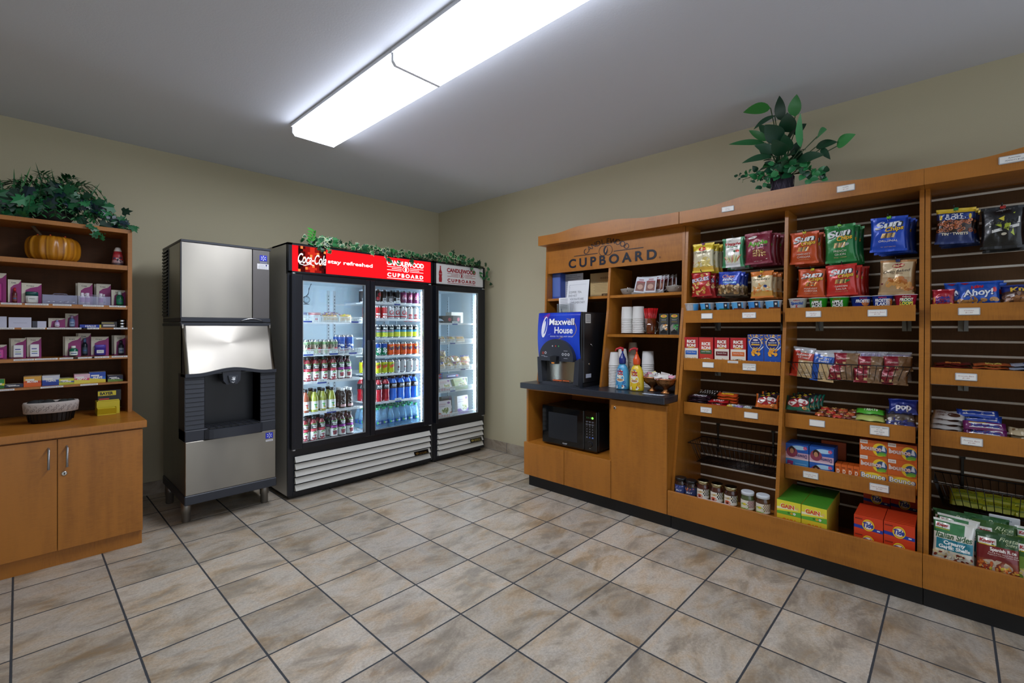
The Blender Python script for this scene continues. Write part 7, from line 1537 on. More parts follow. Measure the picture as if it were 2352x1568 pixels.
CAN = {
 'black': ('black cola can', can('#15161a', ct(('t', 'Zero', 0.15, 0.34, '#c9c9cc', 1.6, V, 0.3)))),
 'redblack': ('dark red and black cola can', can('#1c1012', ct(('d', 0.2, 0.6, 0.6, '#a81c28'), ('d', -0.4, 0.3, 0.5, '#a81c28')))),
 'friend': ('black can with upright white word', can('#17181c', ct(('t', 'Friend', 0.2, 0.42, '#e2e2e4', 2.0, V, 0.25)))),
 'purple': ('purple cherry cola can', can('#6a1c52', ct(('d', 0.0, 0.55, 0.62, '#c8507a'), ('t', 'Cola', 0.35, 0.2, '#e6c8d8', 1.4)))),
 'red': ('red cola can', can('#b51c24', ct(('t', 'Cola', 0.15, 0.45, '#f0e6e6', 2.2, V, 0.35)))),
 'diet': ('silver cola can with red lettering', can('#c3c6ca', ct(('t', 'Co', 0.36, 0.34, '#b01c26', 1.6), ('b', 0.16, 0.24, '#b01c26')))),
 'diet2': ('silver and white diet cola can', can('#c9ccce', ct(('t', 'Coke', 0.12, 0.45, '#b5303a', 2.2, V, 0.3)))),
 'pinklem': ('teal and pink-banded lemonade can', can('#4a9ab4', ct(('b', 0.10, 0.42, '#b8c23a'), ('b', 0.5, 0.56, '#d88a9a'), ('b', 0.60, 0.88, '#1f2a2e'), ('t', 'Maid', 0.66, 0.14, '#e9e9e4', 1.3), ('d', 0, 0.26, 0.5, '#d8d84a')))),
 'lemon': ('teal and yellow lemonade can', can('#4a9fc4', ct(('b', 0.10, 0.46, '#c8cc3a'), ('b', 0.62, 0.90, '#1f2a2e'), ('t', 'Maid', 0.68, 0.14, '#e9e9e4', 1.3), ('d', 0.1, 0.28, 0.5, '#e0dc4a')))),
 'sprite': ('teal green lemon-lime can', can('#0f7a52', ct(('b', 0.62, 0.92, '#1c4aa0'), ('t', 'Sp', 0.30, 0.34, '#f0f4f2', 1.5)))),
 'orange': ('orange soda can', can('#d8541c', ct(('d', 0.1, 0.60, 0.62, '#d8902c'), ('t', 'Fanta', 0.46, 0.30, '#14204e', 1.9, 0.2), ('x', 0.1, 0.35, ['#e88a2c', '#c8401c'], 5)))),
 'citrus': ('yellow-green citrus soda can', can('#b8bc1f', ct(('d', 0.0, 0.62, 0.6, '#4a9a3a'), ('t', 'Splash', 0.5, 0.24, '#d8301f', 1.7, 0.3), ('x', 0.1, 0.3, ['#d8cc3a', '#8aae2a'], 6)))),
 'silver': ('plain silver soda can', can('#b5b8b9', ct(('d', 0.1, 0.45, 0.32, '#6a2a30'), ('t', 'Dr', 0.2, 0.12, '#5a5e62', 0.6)))),
 'veg': ('pink and green vegetable juice can', can('#c8b4a4', ct(('b', 0.68, 0.86, '#7a9a6a'), ('d', 0.5, 0.3, 0.7, '#c8505a'), ('d', -0.5, 0.25, 0.6, '#8aa86a'), ('t', 'V8', 0.46, 0.34, '#1f3a2c', 1.4)))),
 'nos': ('tall blue energy drink can', can('#1450a8', ct(('b', 0.08, 0.16, '#c8cacc'), ('b', 0.17, 0.21, '#c8301f'), ('t', 'NOS', 0.22, 0.9, '#e9ecf0', 3.4, V, 0.45)), 0.0325, 0.158)),
}
def bottle(prof, liq, capc, hcap, prt=None, mat='liquid', seg=22):
    m = MB(mat, liq); m.lathe(prof, seg, liq, cap=True)
    if prt: prt(m, prof)
    top = prof[-1]
    c = MB('plastic', capc); c.lathe([(top[0] + 0.003, top[1] - 0.004), (top[0] + 0.0035, top[1] + hcap * 0.9), (top[0] + 0.001, top[1] + hcap)], 18, capc)
    return m, c
def radf(prof):
    def f(v):
        for q in range(len(prof) - 1):
            if prof[q][1] <= v <= prof[q+1][1]:
                t = (v - prof[q][1]) / max(1e-6, prof[q+1][1] - prof[q][1]); return prof[q][0] + (prof[q+1][0] - prof[q][0]) * t + 0.0007
        return prof[-1][0]
    return f
JP = [(0.028, 0), (0.031, 0.004), (0.031, 0.075), (0.027, 0.090), (0.029, 0.105), (0.029, 0.135), (0.022, 0.155), (0.013, 0.168), (0.013, 0.176)]
def pj(band, fr):
    def p(m, prof):
        S_ = drum(radf(prof)); r = 0.03
        m.print_rect(S_, -r*3, 0.012, r*3, 0.076, '#dcdcd8', 0.0005, 24, 1, 'card'); m.print_rect(S_, -r*3, 0.082, r*3, 0.098, band, 0.0005, 24, 2, 'card'); m.print_rect(S_, -r*3, 0.100, r*3, 0.137, '#14161a', 0.0005, 24, 2, 'card')
        m.print_rect(S_, -r*0.9, 0.135, r*0.9, 0.140, '#5a9a4a', 0.0008, 8, 1, 'card')
        T_(m, S_, 'Minute', 0, 0.120, 0.012, '#e9e9e6', 0.040, off=0.001, bold=0.04); T_(m, S_, 'Maid', 0, 0.105, 0.012, '#e9e9e6', 0.028, off=0.001, bold=0.04)
        m.print_disc(S_, -0.008, 0.068, 0.009, 0.005, '#4a9a3a', 0.0009, 8, 'card', rot=0.5); m.print_disc(S_, 0.008, 0.070, 0.009, 0.005, '#4a9a3a', 0.0009, 8, 'card', rot=-0.4)
        if fr == 'grape':
            for k in range(11): m.print_disc(S_, -0.014 + (k % 4) * 0.0095 + (k // 4) * 0.002, 0.052 - (k // 4) * 0.011, 0.0062, 0.0062, ['#5a1c3a', '#7a2440', '#a03a3a'][k % 3], 0.001 + k*0.00005, 10, 'card')
        else: m.print_disc(S_, 0.0, 0.034, 0.022, 0.018, '#8e1c34', 0.0009, 16, 'card'); m.print_bits(S_, -0.02, 0.014, 0.02, 0.03, ['#b83a4a', '#6e1428'], 8, 0.006, 4, 0.0012, 'card', 0.9)
    return p
TPf = [(0.029, 0), (0.032, 0.005), (0.032, 0.10), (0.030, 0.118), (0.018, 0.148), (0.015, 0.160), (0.015, 0.168)]
def ptea(c1):
    def p(m, prof):
        S_ = drum(radf(prof)); m.print_rect(S_, -0.09, 0.020, 0.09, 0.088, '#dcdcd6', 0.0005, 24, 1, 'card'); T_(m, S_, 'FUZE', 0, 0.078, 0.006, '#8a8a86', 0.03, off=0.001)
        m.print_rect(S_, -0.012, 0.058, 0.012, 0.066, c1, 0.001, 4, 1, 'card'); m.print_rect(S_, -0.004, 0.032, 0.004, 0.060, c1, 0.001, 2, 1, 'card'); m.print_disc(S_, 0.006, 0.036, 0.009, 0.006, '#d8a23a', 0.0013, 10, 'card')
    return p
PP = [(0.034, 0), (0.037, 0.006), (0.037, 0.045), (0.034, 0.075), (0.037, 0.095), (0.037, 0.110), (0.033, 0.125), (0.037, 0.155), (0.034, 0.172), (0.018, 0.195), (0.017, 0.203)]
def ppow(m, prof):
    S_ = drum(radf(prof)); m.print_rect(S_, -0.1, 0.110, 0.1, 0.158, '#15171c', 0.0006, 26, 4, 'card'); m.print_rect(S_, -0.03, 0.122, 0.03, 0.124, '#e2e4ea', 0.0012, 6, 1, 'card'); T_(m, S_, 'POWER', 0, 0.130, 0.018, '#e6e8ee', 0.050, off=0.0012, bold=0.06, shear=0.3)
WP = [(0.029, 0), (0.032, 0.005), (0.032, 0.012), (0.0305, 0.017), (0.032, 0.022), (0.0305, 0.027), (0.032, 0.032), (0.032, 0.075), (0.0305, 0.080), (0.032, 0.085), (0.031, 0.110), (0.020, 0.150), (0.0135, 0.168), (0.0135, 0.178)]
def pwat(m, prof):
    S_ = drum(radf(prof)); m.print_rect(S_, -0.1, 0.040, 0.1, 0.075, '#1c5a9c', 0.0006, 24, 1, 'card'); m.print_disc(S_, -0.012, 0.058, 0.010, 0.013, '#2f9a4a', 0.001, 12, 'card', rot=0.4); T_(m, S_, 'DASANI', 0.006, 0.054, 0.009, '#e9eef6', 0.034, off=0.0014, bold=0.03)
DP = [(0.026, 0), (0.029, 0.005), (0.029, 0.02), (0.027, 0.06), (0.029, 0.10), (0.027, 0.125), (0.017, 0.142), (0.016, 0.152)]
def pdark(m, prof):
    S_ = drum(radf(prof)); m.print_bits(S_, -0.024, 0.04, 0.024, 0.12, ['#d8d8d4', '#b8b8b4', '#17181c'], 26, 0.006, 8, 0.0006, 'card', 0.4); m.print_rect(S_, -0.028, 0.014, 0.028, 0.034, '#c8a0a0', 0.0008, 8, 1, 'card')
BOT = {
 'cran': ('red juice bottle with dark-topped label', bottle(JP, '#7a1422', '#15161a', 0.020, pj('#b8384a', 'cran'))),
 'grape': ('grape juice bottle with purple band', bottle(JP, '#3a1024', '#15161a', 0.020, pj('#8a2a8a', 'grape'))),
 'oj': ('orange juice bottle', bottle(JP, '#d8861c', '#15161a', 0.020, pj('#e0a02c', 'x'))),
 'teared': ('brownish red tea bottle', bottle(TPf, '#8e4a34', '#1c1d20', 0.018, ptea('#b83a3a'))),
 'teagreen': ('yellow-green tea bottle', bottle(TPf, '#8e9234', '#1c1d20', 0.018, ptea('#2f9a3a'))),
 'dark': ('black protein drink bottle with white cap', bottle(DP, '#121316', '#dfe2e4', 0.018, pdark, 'plastic')),
 'powred': ('red sports drink bottle', bottle(PP, '#a01424', '#17181c', 0.020, ppow)),
 'powblue': ('blue sports drink bottle', bottle(PP, '#1466d0', '#17181c', 0.020, ppow)),
 'water': ('clear water bottle with green cap', bottle(WP, '#7fb8dc', '#1f8a5a', 0.014, pwat, 'water_plastic')),
}
FIRST = {}
def place(kind, x, y, z, label, group, rz=0.0):
    if kind in FIRST: return dup(FIRST[kind], (x, y, z), rz, label, group)
    if kind in CAN: o = CAN[kind][1].build('drink_can', None, (x, y, z), rz); tag(o, label, 'can', group)
    else:
        b, c = BOT[kind][1]; o = b.build('drink_bottle', None, (x, y, z), rz); tag(o, label, 'bottle', group); sub(c, 'cap', o)
    FIRST[kind] = o; return o
def words_of(k): return (CAN.get(k) or BOT.get(k))[0]
def shelf_row(kinds, xs, y0, z, where, back=1, dy=0.070, seed=0, turn=6):
    R_ = random.Random(seed); n = len(kinds)
    for i, (k, x) in enumerate(zip(kinds, xs)):
        same = [j for j in range(n) if kinds[j] == k]; w_ = words_of(k)
        pos = '' if len(same) == 1 else (', %s of %d' % (nth(same.index(i), len(same)), len(same)))
        place(k, x, y0 + R_.uniform(-0.006, 0.006), z, '%s, %s%s' % (w_, where, pos), '%ss on the %s' % (w_, where), radians(R_.uniform(-turn, turn)))
        for b in range(back):
            place(k, x + R_.uniform(-0.003, 0.003), y0 + dy * (b + 1), z, '%s in the rows behind, %s' % (w_, where), '%ss behind, %s' % (w_, where), radians(R_.uniform(-20, 20)))
LD, RD = 'left door', 'middle door'
xs = [-1.405 + 0.0685 * k for k in range(8)]
shelf_row(['black', 'redblack', 'black', 'black', 'friend', 'purple', 'purple', 'purple'], xs, -0.830, 1.5505, 'top shelf ' + RD, 2, seed=1, turn=14)
shelf_row(['red', 'red', 'red', 'diet', 'diet', 'diet', 'diet2', 'diet2'], xs, -0.830, 1.4025 - 0.0, 'second shelf ' + RD, 1, seed=2)
shelf_row(['pinklem'] * 4 + ['lemon'] * 4, xs, -0.830, 1.2295, 'third shelf ' + RD, 1, seed=3)
shelf_row(['sprite'] * 3 + ['orange'] * 5, xs, -0.830, 1.0655, 'fourth shelf ' + RD, 1, seed=4)
shelf_row(['citrus'] * 4 + ['silver'] * 4, xs, -0.830, 0.9025, 'fifth shelf ' + RD, 2, seed=5)
shelf_row(['powred'] * 3 + ['powblue'] * 4, [-1.400, -1.325, -1.247, -1.168, -1.090, -1.012, -0.934], -0.825, 0.6525, 'sixth shelf ' + RD, 2, 0.080, seed=6)
shelf_row(['water'] * 8, xs, -0.830, 0.4055, 'bottom shelf ' + RD, 3, 0.070, seed=7)
shelf_row(['veg'] * 5 + ['nos'] * 2, [-2.055, -1.975, -1.890, -1.818, -1.750, -1.680, -1.606], -0.830, 1.1025, 'second shelf ' + LD, 1, seed=8, turn=25)
shelf_row(['oj', 'cran', 'cran', 'cran', 'cran', 'grape', 'grape'], [-2.062, -1.958, -1.895, -1.825, -1.750, -1.680, -1.612], -0.820, 0.8875, 'third shelf ' + LD, 2, 0.066, seed=9)
shelf_row(['teared', 'teared', 'teagreen', 'teagreen', 'teagreen', 'dark', 'dark'], [-2.055, -1.983, -1.910, -1.838, -1.765, -1.668, -1.602], -0.830, 0.6375, 'fourth shelf ' + LD, 1, 0.070, seed=10)
shelf_row(['cran', 'cran', 'cran', 'cran', 'grape', 'grape', 'grape'], [-2.058, -1.990, -1.920, -1.850, -1.748, -1.675, -1.600], -0.830, 0.4055, 'bottom shelf ' + LD, 2, 0.068, seed=11)
# top shelf of the left door: yoghurts and wrapped bread
for i, (x, c, lab) in enumerate(((-2.015, '#2a4a9c', 'white yoghurt cup with blue rim on the top shelf of the left door'), (-1.905, '#b8303a', 'white yoghurt cup with red rim on the top shelf of the left door'))):
    m = food_cup(0.036, 0.047, 0.075, '#dfe2e4', c, lambda m, S_, w, h, c=c: (m.print_rect(S_, -w, h*0.80, w, h*0.88, c, 0.0004, 20, 1, 'card'), m.print_disc(S_, 0, h*0.3, w*0.12, h*0.12, c, 0.0008, 12, 'card'), T_(m, S_, 'Chobani', 0, h*0.52, h*0.14, '#3a3e48', w*0.5, off=0.001)))
    goods('yoghurt_cup', m, lab, 'yoghurt', (x, -0.82, 1.370), 0, 'yoghurt cups')
def loaf(seed, w_=0.15, h_=0.085, c='#cfae72', c2='#7a5a8a'):
    return pouch(w_, h_, 0.07, lambda a, b: c if 0.12 < b < 0.66 and abs(a) < 0.8 else ('#cfd2cc' if b < 0.12 or abs(a) > 0.8 else c2), lambda m, S_, w, h: (m.print_bits(S_, -w*0.35, h*0.5, w*0.35, h*0.85, [c2, '#d8c83a', '#e6e2dc'], 8, w*0.08, seed, 0.001), m.print_bits(S_, -w*0.35, h*0.15, w*0.35, h*0.5, ['#e0c48a', '#c49a5a', c], 10, w*0.10, seed + 1, 0.001)), seed, seal=0.03, nv=10)
for k, (x, y, z, a) in enumerate(((-1.775, -0.83, 1.372, -6), (-1.635, -0.84, 1.370, 8), (-1.72, -0.76, 1.385, 0))):
    goods('wrapped_sandwich', loaf(100 + k), 'film-wrapped bread roll on the top shelf of the left door, %s' % ['left one', 'right one', 'rear one'][k], 'sandwich', (x, y, z), radians(a), 'wrapped bread rolls, left door', radians(-35))

# ---- food cooler
def dinner(w_, h_, base, seed, band, plate=('#e6e2da', ['#8a9a5a', '#c8b48a', '#6a7a3a'])):
    def p(m, S_, w, h):
        m.print_rect(S_, -w*0.5, 0, w*0.5, h*0.30, band, 0.0003); m.print_disc(S_, w*0.12, h*0.38, w*0.34, h*0.24, plate[0], 0.0006, 22); m.print_bits(S_, -w*0.08, h*0.24, w*0.34, h*0.52, plate[1], 20, w*0.07, seed, 0.0009)
        T_(m, S_, 'cuisine', -w*0.1, h*0.76, h*0.10, '#b8506a', w*0.5, off=0.0008); m.print_disc(S_, w*0.34, h*0.86, w*0.09, h*0.07, '#7a3a8a', 0.0008, 14); m.print_rect(S_, -w*0.44, h*0.66, w*0.1, h*0.69, '#9a8a9a', 0.0006)
    return carton(w_, h_, 0.04, base, p)
fc = lambda n, w_, h_, base, seed, band, lab, x, y, z, rz=0, tilt=0, cat='meal box', **k: goods(n, dinner(w_, h_, base, seed, band, **k), lab, cat, (x, y, z), radians(rz), None, radians(tilt))
fc('frozen_meal', 0.20, 0.165, '#ddd0d4', 1, '#c8705a', 'white and pink meal box with chicken plate, bottom shelf', -0.565, -0.82, 0.403, -4, -6)
fc('frozen_meal', 0.16, 0.19, '#e2e0e2', 2, '#6a3a9a', 'white meal box with purple foot, bottom shelf right', -0.285, -0.80, 0.403, 4, -4)
fc('frozen_meal', 0.10, 0.17, '#c8b8a0', 3, '#7a8a4a', 'beige meal box at the left end of the bottom shelf', -0.705, -0.80, 0.403, -10, -3)
fc('frozen_meal', 0.14, 0.19, '#4a4e56', 4, '#3a3e46', 'dark grey meal box standing behind on the bottom shelf', -0.44, -0.72, 0.403, 0, -4)
fc('frozen_meal', 0.17, 0.115, '#d8c8c4', 5, '#a8384a', 'tilted meal box with red border on the fourth shelf', -0.54, -0.84, 0.678, 6, -25)
fc('frozen_meal', 0.17, 0.12, '#c3d0a0', 6, '#5a8a3a', 'green salad meal box at the right of the fourth shelf', -0.335, -0.84, 0.678, 0, -25)
fc('frozen_meal', 0.14, 0.10, '#8a2a34', 7, '#6a1c28', 'dark red meal box at the left of the fourth shelf', -0.685, -0.83, 0.678, 0, -25)
for k, (x, z, c, w_) in enumerate(((-0.62, 0.790, '#2a4a9c', 0.20), (-0.62, 0.822, '#3a5ab0', 0.20), (-0.38, 0.795, '#2a3f8e', 0.17), (-0.60, 0.852, '#8a9a7a', 0.16))):
    m = carton(w_, 0.028, 0.12, c, lambda m, S_, w, h: (m.print_rect(S_, -w*0.4, h*0.3, w*0.2, h*0.7, '#d8dce6', 0.0004), m.print_rect(S_, w*0.25, h*0.2, w*0.42, h*0.8, '#b83a3a', 0.0004)), '#c8ccd4', '#c8ccd8')
    goods('snack_box', m, ['lower blue flat box stacked at the left above the meal boxes', 'upper blue flat box of the left stack', 'blue flat box stacked at the right above the meal boxes', 'grey-green flat box topping the left stack'][k], 'food box', (x, -0.74, z), 0, 'flat boxes in the food cooler')
m = MB('white_wire'); m.box(-0.72, -0.22, -0.79, -0.60, 0.780, 0.7885); m.box(-0.72, -0.715, -0.79, -0.60, 0.6755, 0.78); m.box(-0.225, -0.22, -0.79, -0.60, 0.6755, 0.78)
tag(m.build('shelf_riser'), 'white wire riser holding the flat blue boxes in the food cooler', 'riser')
R_ = random.Random(9); SC_ = [('#d8c4a4', '#b83a4a', 'brown and red'), ('#cfae88', '#3a5ab0', 'brown and blue'), ('#c9b8a8', '#c8a83a', 'tan and yellow'), ('#d0c8c8', '#8a4a7a', 'pale and mauve')]
for k in range(12):
    row = k // 5; x = -0.70 + (k % 5) * 0.105 + row * 0.03 + R_.uniform(-0.01, 0.01); c = SC_[k % 4]
    goods('wrapped_sandwich', loaf(120 + k, 0.125, 0.08, c[0], c[1]), '%s film-wrapped sandwich in the heap on the third shelf, %s, %s' % (c[2], ['bottom layer', 'middle layer', 'top layer'][row], ['far left', 'left', 'centre', 'right', 'far right'][k % 5]), 'sandwich', (x, -0.83 + row * 0.05, 0.893 + row * 0.062), radians(R_.uniform(-20, 20)), 'sandwich heap in the food cooler', radians(-30 + R_.uniform(-10, 10)), radians(R_.uniform(-8, 8)))
for k, (x, c, lab) in enumerate(((-0.60, '#c8a070', 'flat wrapped flatbread at the left of the second shelf'), (-0.47, '#d8b878', 'yellowish wrapped bun in the middle of the second shelf'), (-0.345, '#dcb070', 'tan wrapped bun at the right of the second shelf'), (-0.71, '#4a8ac8', 'pale blue packet at the left end of the second shelf'))):
    goods('wrapped_bun', loaf(140 + k, 0.13, 0.07, c, '#b8a0a0'), lab, 'bun', (x, -0.82, 1.170), radians(6 - 4 * k), 'wrapped buns on the second shelf', radians(-25))
for k, (x, y, c, w_, h_, lab) in enumerate(((-0.50, -0.80, '#2a2c34', 0.13, 0.075, 'black meal tray with red dot on the top shelf of the food cooler, left'), (-0.375, -0.80, '#2c2a30', 0.11, 0.08, 'black meal tray on the top shelf of the food cooler, right'), (-0.285, -0.70, '#dcd6c8', 0.15, 0.12, 'large white carton at the right of the top shelf of the food cooler'))):
    m = carton(w_, h_, 0.12, c, (lambda m, S_, w, h: m.print_disc(S_, w*0.2, h*0.5, w*0.16, h*0.25, '#a83a4a', 0.0005, 14)) if k < 2 else None)
    goods('meal_tray', m, lab, 'meal tray', (x, y, 1.3725), radians((-4, 3, -8)[k]))
for k, (x, z) in enumerate(((-0.68, 1.374), (-0.64, 1.392), (-0.70, 1.408))): goods('ice_pack', pouch(0.14, 0.06, 0.03, '#b8c0d0', None, 150 + k, seal=0.03, nv=6), ['lowest', 'middle', 'topmost'][k] + ' pale flat packet at the top left of the food cooler', 'packet', (x, -0.83, z), radians(8 - k * 9), 'pale packets in the food cooler', radians(-65))

# ================================================================ foliage
def leaf(m, b, t, w, col, nrm=(0, -1, 0), fold=0.25, droop=0.0, n=7, shape='ovate', rib=None):
    b = Vector(b); t = Vector(t); L = t - b; ln = L.length; d = L / ln; nn = Vector(nrm); s = d.cross(nn)
    if s.length < 1e-4: s = d.cross(Vector((1, 0, 0)))
    s.normalize(); u = s.cross(d).normalized(); rows = []
    for k in range(n + 1):
        f = k / n
        hw = w / 2 * (sin(pi * min(1, f ** 0.75)) ** 0.85 if shape == 'ovate' else sin(pi * f) ** 0.6 * (1 - 0.5 * f)) if 0 < f < 1 else 0.0003
        c = b + d * ln * f + Vector((0, 0, -1)) * droop * f * f * ln + u * 0.06 * ln * sin(pi * f)
        rows.append([m.P(c - s * hw + u * hw * fold), m.P(c), m.P(c + s * hw + u * hw * fold)])
    for k in range(n):
        a, c = rows[k], rows[k + 1]; m.F([a[0], a[1], c[1], c[0]], col, None, True); m.F([a[1], a[2], c[2], c[1]], col, None, True)
IVY = [(0, 0), (0.30, -0.10), (0.52, 0.18), (0.30, 0.32), (0.42, 0.62), (0.16, 0.60), (0, 1.0), (-0.16, 0.60), (-0.42, 0.62), (-0.30, 0.32), (-0.52, 0.18), (-0.30, -0.10)]
def ivy(m, p, size, R_, cols, edge=None, face_=(0, -1, 0.3)):
    d = Vector((R_.uniform(-1, 1), R_.uniform(-0.4, 0.2), R_.uniform(-1, 0.7))).normalized(); nn = (Vector(face_) + Vector((R_.uniform(-.6, .6), R_.uniform(-.4, .4), R_.uniform(-.5, .5)))).normalized()
    s = d.cross(nn).normalized(); nn = s.cross(d).normalized(); p = Vector(p); c = R_.choice(cols)
    def put(sc, off, col):
        pts = [m.P(p + s * (x * size * sc) + d * ((y - 0.35) * sc + 0.35) * size + nn * (off - abs(x) * size * 0.25)) for x, y in IVY]; q = m.P(p + d * 0.35 * size + nn * off)
        for k in range(len(pts)): m.F([pts[k], pts[(k + 1) % len(pts)], q], col)
    if edge: put(1.0, 0, edge); put(0.80, 0.0012, c); put(0.80, -0.0012, c)
    else: put(1.0, 0, c)
# ---- garland along the cooler tops
m = MB('leaf', '#1f5a32'); R_ = random.Random(77); GC = ['#164a2a', '#1f5f34', '#2a6e3c', '#123c24', '#2f7a42']
for k in range(330):
    f = k / 330; x = -2.00 + 1.90 * f; hgt = 0.035 + 0.045 * (0.5 + 0.5 * sin(f * 9 + 1)); yy = -0.90 + 0.05 * sin(f * 14)
    size = R_.uniform(0.035, 0.060); z = 1.985 + R_.uniform(0, hgt)
    ivy(m, (x + R_.uniform(-.03, .03), yy + R_.uniform(-0.055, 0.05), z), size, R_, GC, '#b9c29a' if R_.random() < 0.55 else None)
for (x, n, zlow) in ((-1.22, 4, 1.90), (-1.33, 5, 1.93), (-1.10, 4, 1.93), (-0.32, 5, 1.90), (-0.21, 6, 1.85), (-0.10, 7, 1.80), (-1.93, 5, 1.94), (-1.87, 4, 1.92)):
    for k in range(n):
        t_ = k / max(1, n - 1); ivy(m, (x + R_.uniform(-0.02, 0.02) + 0.02 * t_, -0.975 - 0.01 * R_.random(), 2.0 + (zlow - 2.0) * t_), R_.uniform(0.035, 0.055), R_, GC, '#b9c29a' if R_.random() < 0.5 else None)
for k in range(9): leaf(m, (-1.985 + 0.004 * k, -0.93, 2.00 + 0.011 * k), (-1.985 + (0.035 if k % 2 else -0.035), -0.95, 2.02 + 0.011 * k), 0.018, '#3f9a3a', n=4)
m.tube([(-2.0 + 0.1 * k, -0.92 + 0.01 * sin(k), 1.985) for k in range(20)], 0.004, 5, '#3a3020')
tag(m.build('ivy_garland'), 'artificial variegated ivy garland trailing along the cooler tops', 'garland')

# ---- tall plant on the display shelving
t = tag(empty('potted_plant', (-0.37, -3.87, 2.0485)), 'tall broad-leaved artificial plant in a dark woven pot on the display shelving', 'plant')
m = MB('matte', '#3c3444'); m.lathe([(0.045, 0), (0.050, 0.01), (0.062, 0.175), (0.064, 0.19), (0.058, 0.19), (0.05, 0.16)], 12, '#3c3444', flat=True)
for k in range(12):
    a = 2 * pi * k / 12
    for s in (-1, 1):
        m.tube([(0.052 * cos(a), 0.052 * sin(a), 0.01), (0.062 * cos(a + s * 0.5), 0.062 * sin(a + s * 0.5), 0.10), (0.065 * cos(a + s * 1.0), 0.065 * sin(a + s * 1.0), 0.185)], 0.0018, 4, '#5c5266')
sub(m, 'pot', t)
BL_ = [(-0.007, 0.523, 0.003, 0.701, 0.043, 0), (0.05, 0.611, 0.193, 0.614, 0.055, 0.05), (-0.079, 0.522, -0.094, 0.636, 0.052, 0.03), (0.021, 0.549, 0.119, 0.47, 0.029, 0.1), (-0.054, 0.431, -0.052, 0.533, 0.067, 0.06), (-0.064, 0.428, -0.132, 0.472, 0.046, -0.03), (-0.116, 0.316, -0.132, 0.485, 0.028, 0.12), (-0.198, 0.357, -0.257, 0.354, 0.043, 0.12), (-0.284, 0.288, -0.376, 0.316, 0.05, 0.05), (-0.181, 0.316, -0.291, 0.306, 0.036, 0.02), (-0.101, 0.25, -0.243, 0.225, 0.042, 0.1), (-0.212, 0.297, -0.262, 0.208, 0.023, 0.05), (0.076, 0.402, 0.27, 0.427, 0.027, 0.08), (0.072, 0.426, 0.175, 0.513, 0.03, 0), (0.06, 0.46, 0.131, 0.55, 0.033, -0.05), (-0.014, 0.382, 0.056, 0.481, 0.068, 0.1), (0.021, 0.328, 0.115, 0.373, 0.041, 0.1), (0.029, 0.302, 0.173, 0.27, 0.034, 0.14), (-0.037, 0.289, 0.001, 0.364, 0.054, 0.16), (-0.06, 0.292, -0.121, 0.378, 0.043, 0.0), (0.025, 0.27, 0.084, 0.245, 0.037, 0.05), (-0.052, 0.316, -0.041, 0.405, 0.053, 0.08), (0.036, 0.365, 0.092, 0.353, 0.037, -0.05), (-0.079, 0.258, -0.101, 0.329, 0.038, -0.05), (-0.022, 0.272, -0.064, 0.227, 0.043, 0.15), (0.005, 0.444, 0.06, 0.522, 0.033, -0.06)]
SM_ = [(0.226, 0.232, 0.028), (0.179, 0.228, 0.028), (0.205, 0.204, 0.018), (0.171, 0.208, 0.032), (0.121, 0.235, 0.041), (0.076, 0.203, 0.037), (0.121, 0.182, 0.046), (0.154, 0.182, 0.023), (0.088, 0.183, 0.028), (0.06, 0.151, 0.037), (0.097, 0.134, 0.032), (0.05, 0.115, 0.032), (0.017, 0.248, 0.037), (-0.026, 0.249, 0.041), (-0.118, 0.229, 0.051), (-0.13, 0.192, 0.051), (-0.166, 0.144, 0.046), (-0.166, 0.121, 0.046), (-0.212, 0.148, 0.051), (-0.233, 0.133, 0.041), (-0.23, 0.153, 0.037), (-0.21, 0.114, 0.037), (-0.097, 0.202, 0.051), (-0.071, 0.217, 0.051), (-0.033, 0.208, 0.06), (0.021, 0.221, 0.055), (0.06, 0.221, 0.051), (-0.134, 0.156, 0.046), (-0.003, 0.185, 0.051), (-0.06, 0.181, 0.06), (0.036, 0.242, 0.041), (-0.156, 0.191, 0.032)]
fo = MB('leaf', '#1c5a2e'); stm = MB('leaf', '#2c4a24')
LC = ['#0f3a22', '#2f7a2c', '#3f8a4a', '#12452a', '#0f3c24', '#0e3822', '#4a9a62', '#3f8a52', '#3f8f4a', '#123f24', '#143f26', '#14422a', '#1f6432', '#2a7434', '#1a4f2c', '#123c28', '#174a2a', '#1a4a2c', '#123c24', '#12402a', '#2a6a34', '#164428', '#124028', '#103822', '#1a4c2a', '#16442a']
for k, (by, bz, ty, tz, w_, d) in enumerate(BL_):
    bx = -0.03 - d * 0.5; tx = -0.05 - d * 1.0; tz = min(tz, 0.672)
    leaf(fo, (bx, by, bz), (tx, ty, tz), w_ * 1.5, LC[k], nrm=(-1, 0.2, 0.25), fold=0.18, n=9)
    stm.tube([(0.0, 0.0, 0.15), (bx * 0.5, by * 0.35, 0.15 + (bz - 0.15) * 0.55), (bx, by, bz)], 0.0028, 5)
R_ = random.Random(12)
for k in range(16):
    a = R_.uniform(0, 2 * pi); bz = R_.uniform(0.22, 0.42); r = R_.uniform(0.02, 0.06); q = R_.uniform(0.10, 0.15)
    leaf(fo, (max(-0.05, r * cos(a)), r * sin(a), bz), (min(0.18, max(-0.1, (r + q) * cos(a))), (r + q) * sin(a) * 0.7, bz + R_.uniform(-0.03, 0.10)), R_.uniform(0.045, 0.06), R_.choice(['#0f3822', '#123f26', '#164a2a']), nrm=(-0.8, 0.3, 0.5), fold=0.2)
sub(stm, 'stem', t); sub(fo, 'leaf_spray', t)
iv = MB('leaf', '#1c5a2e')
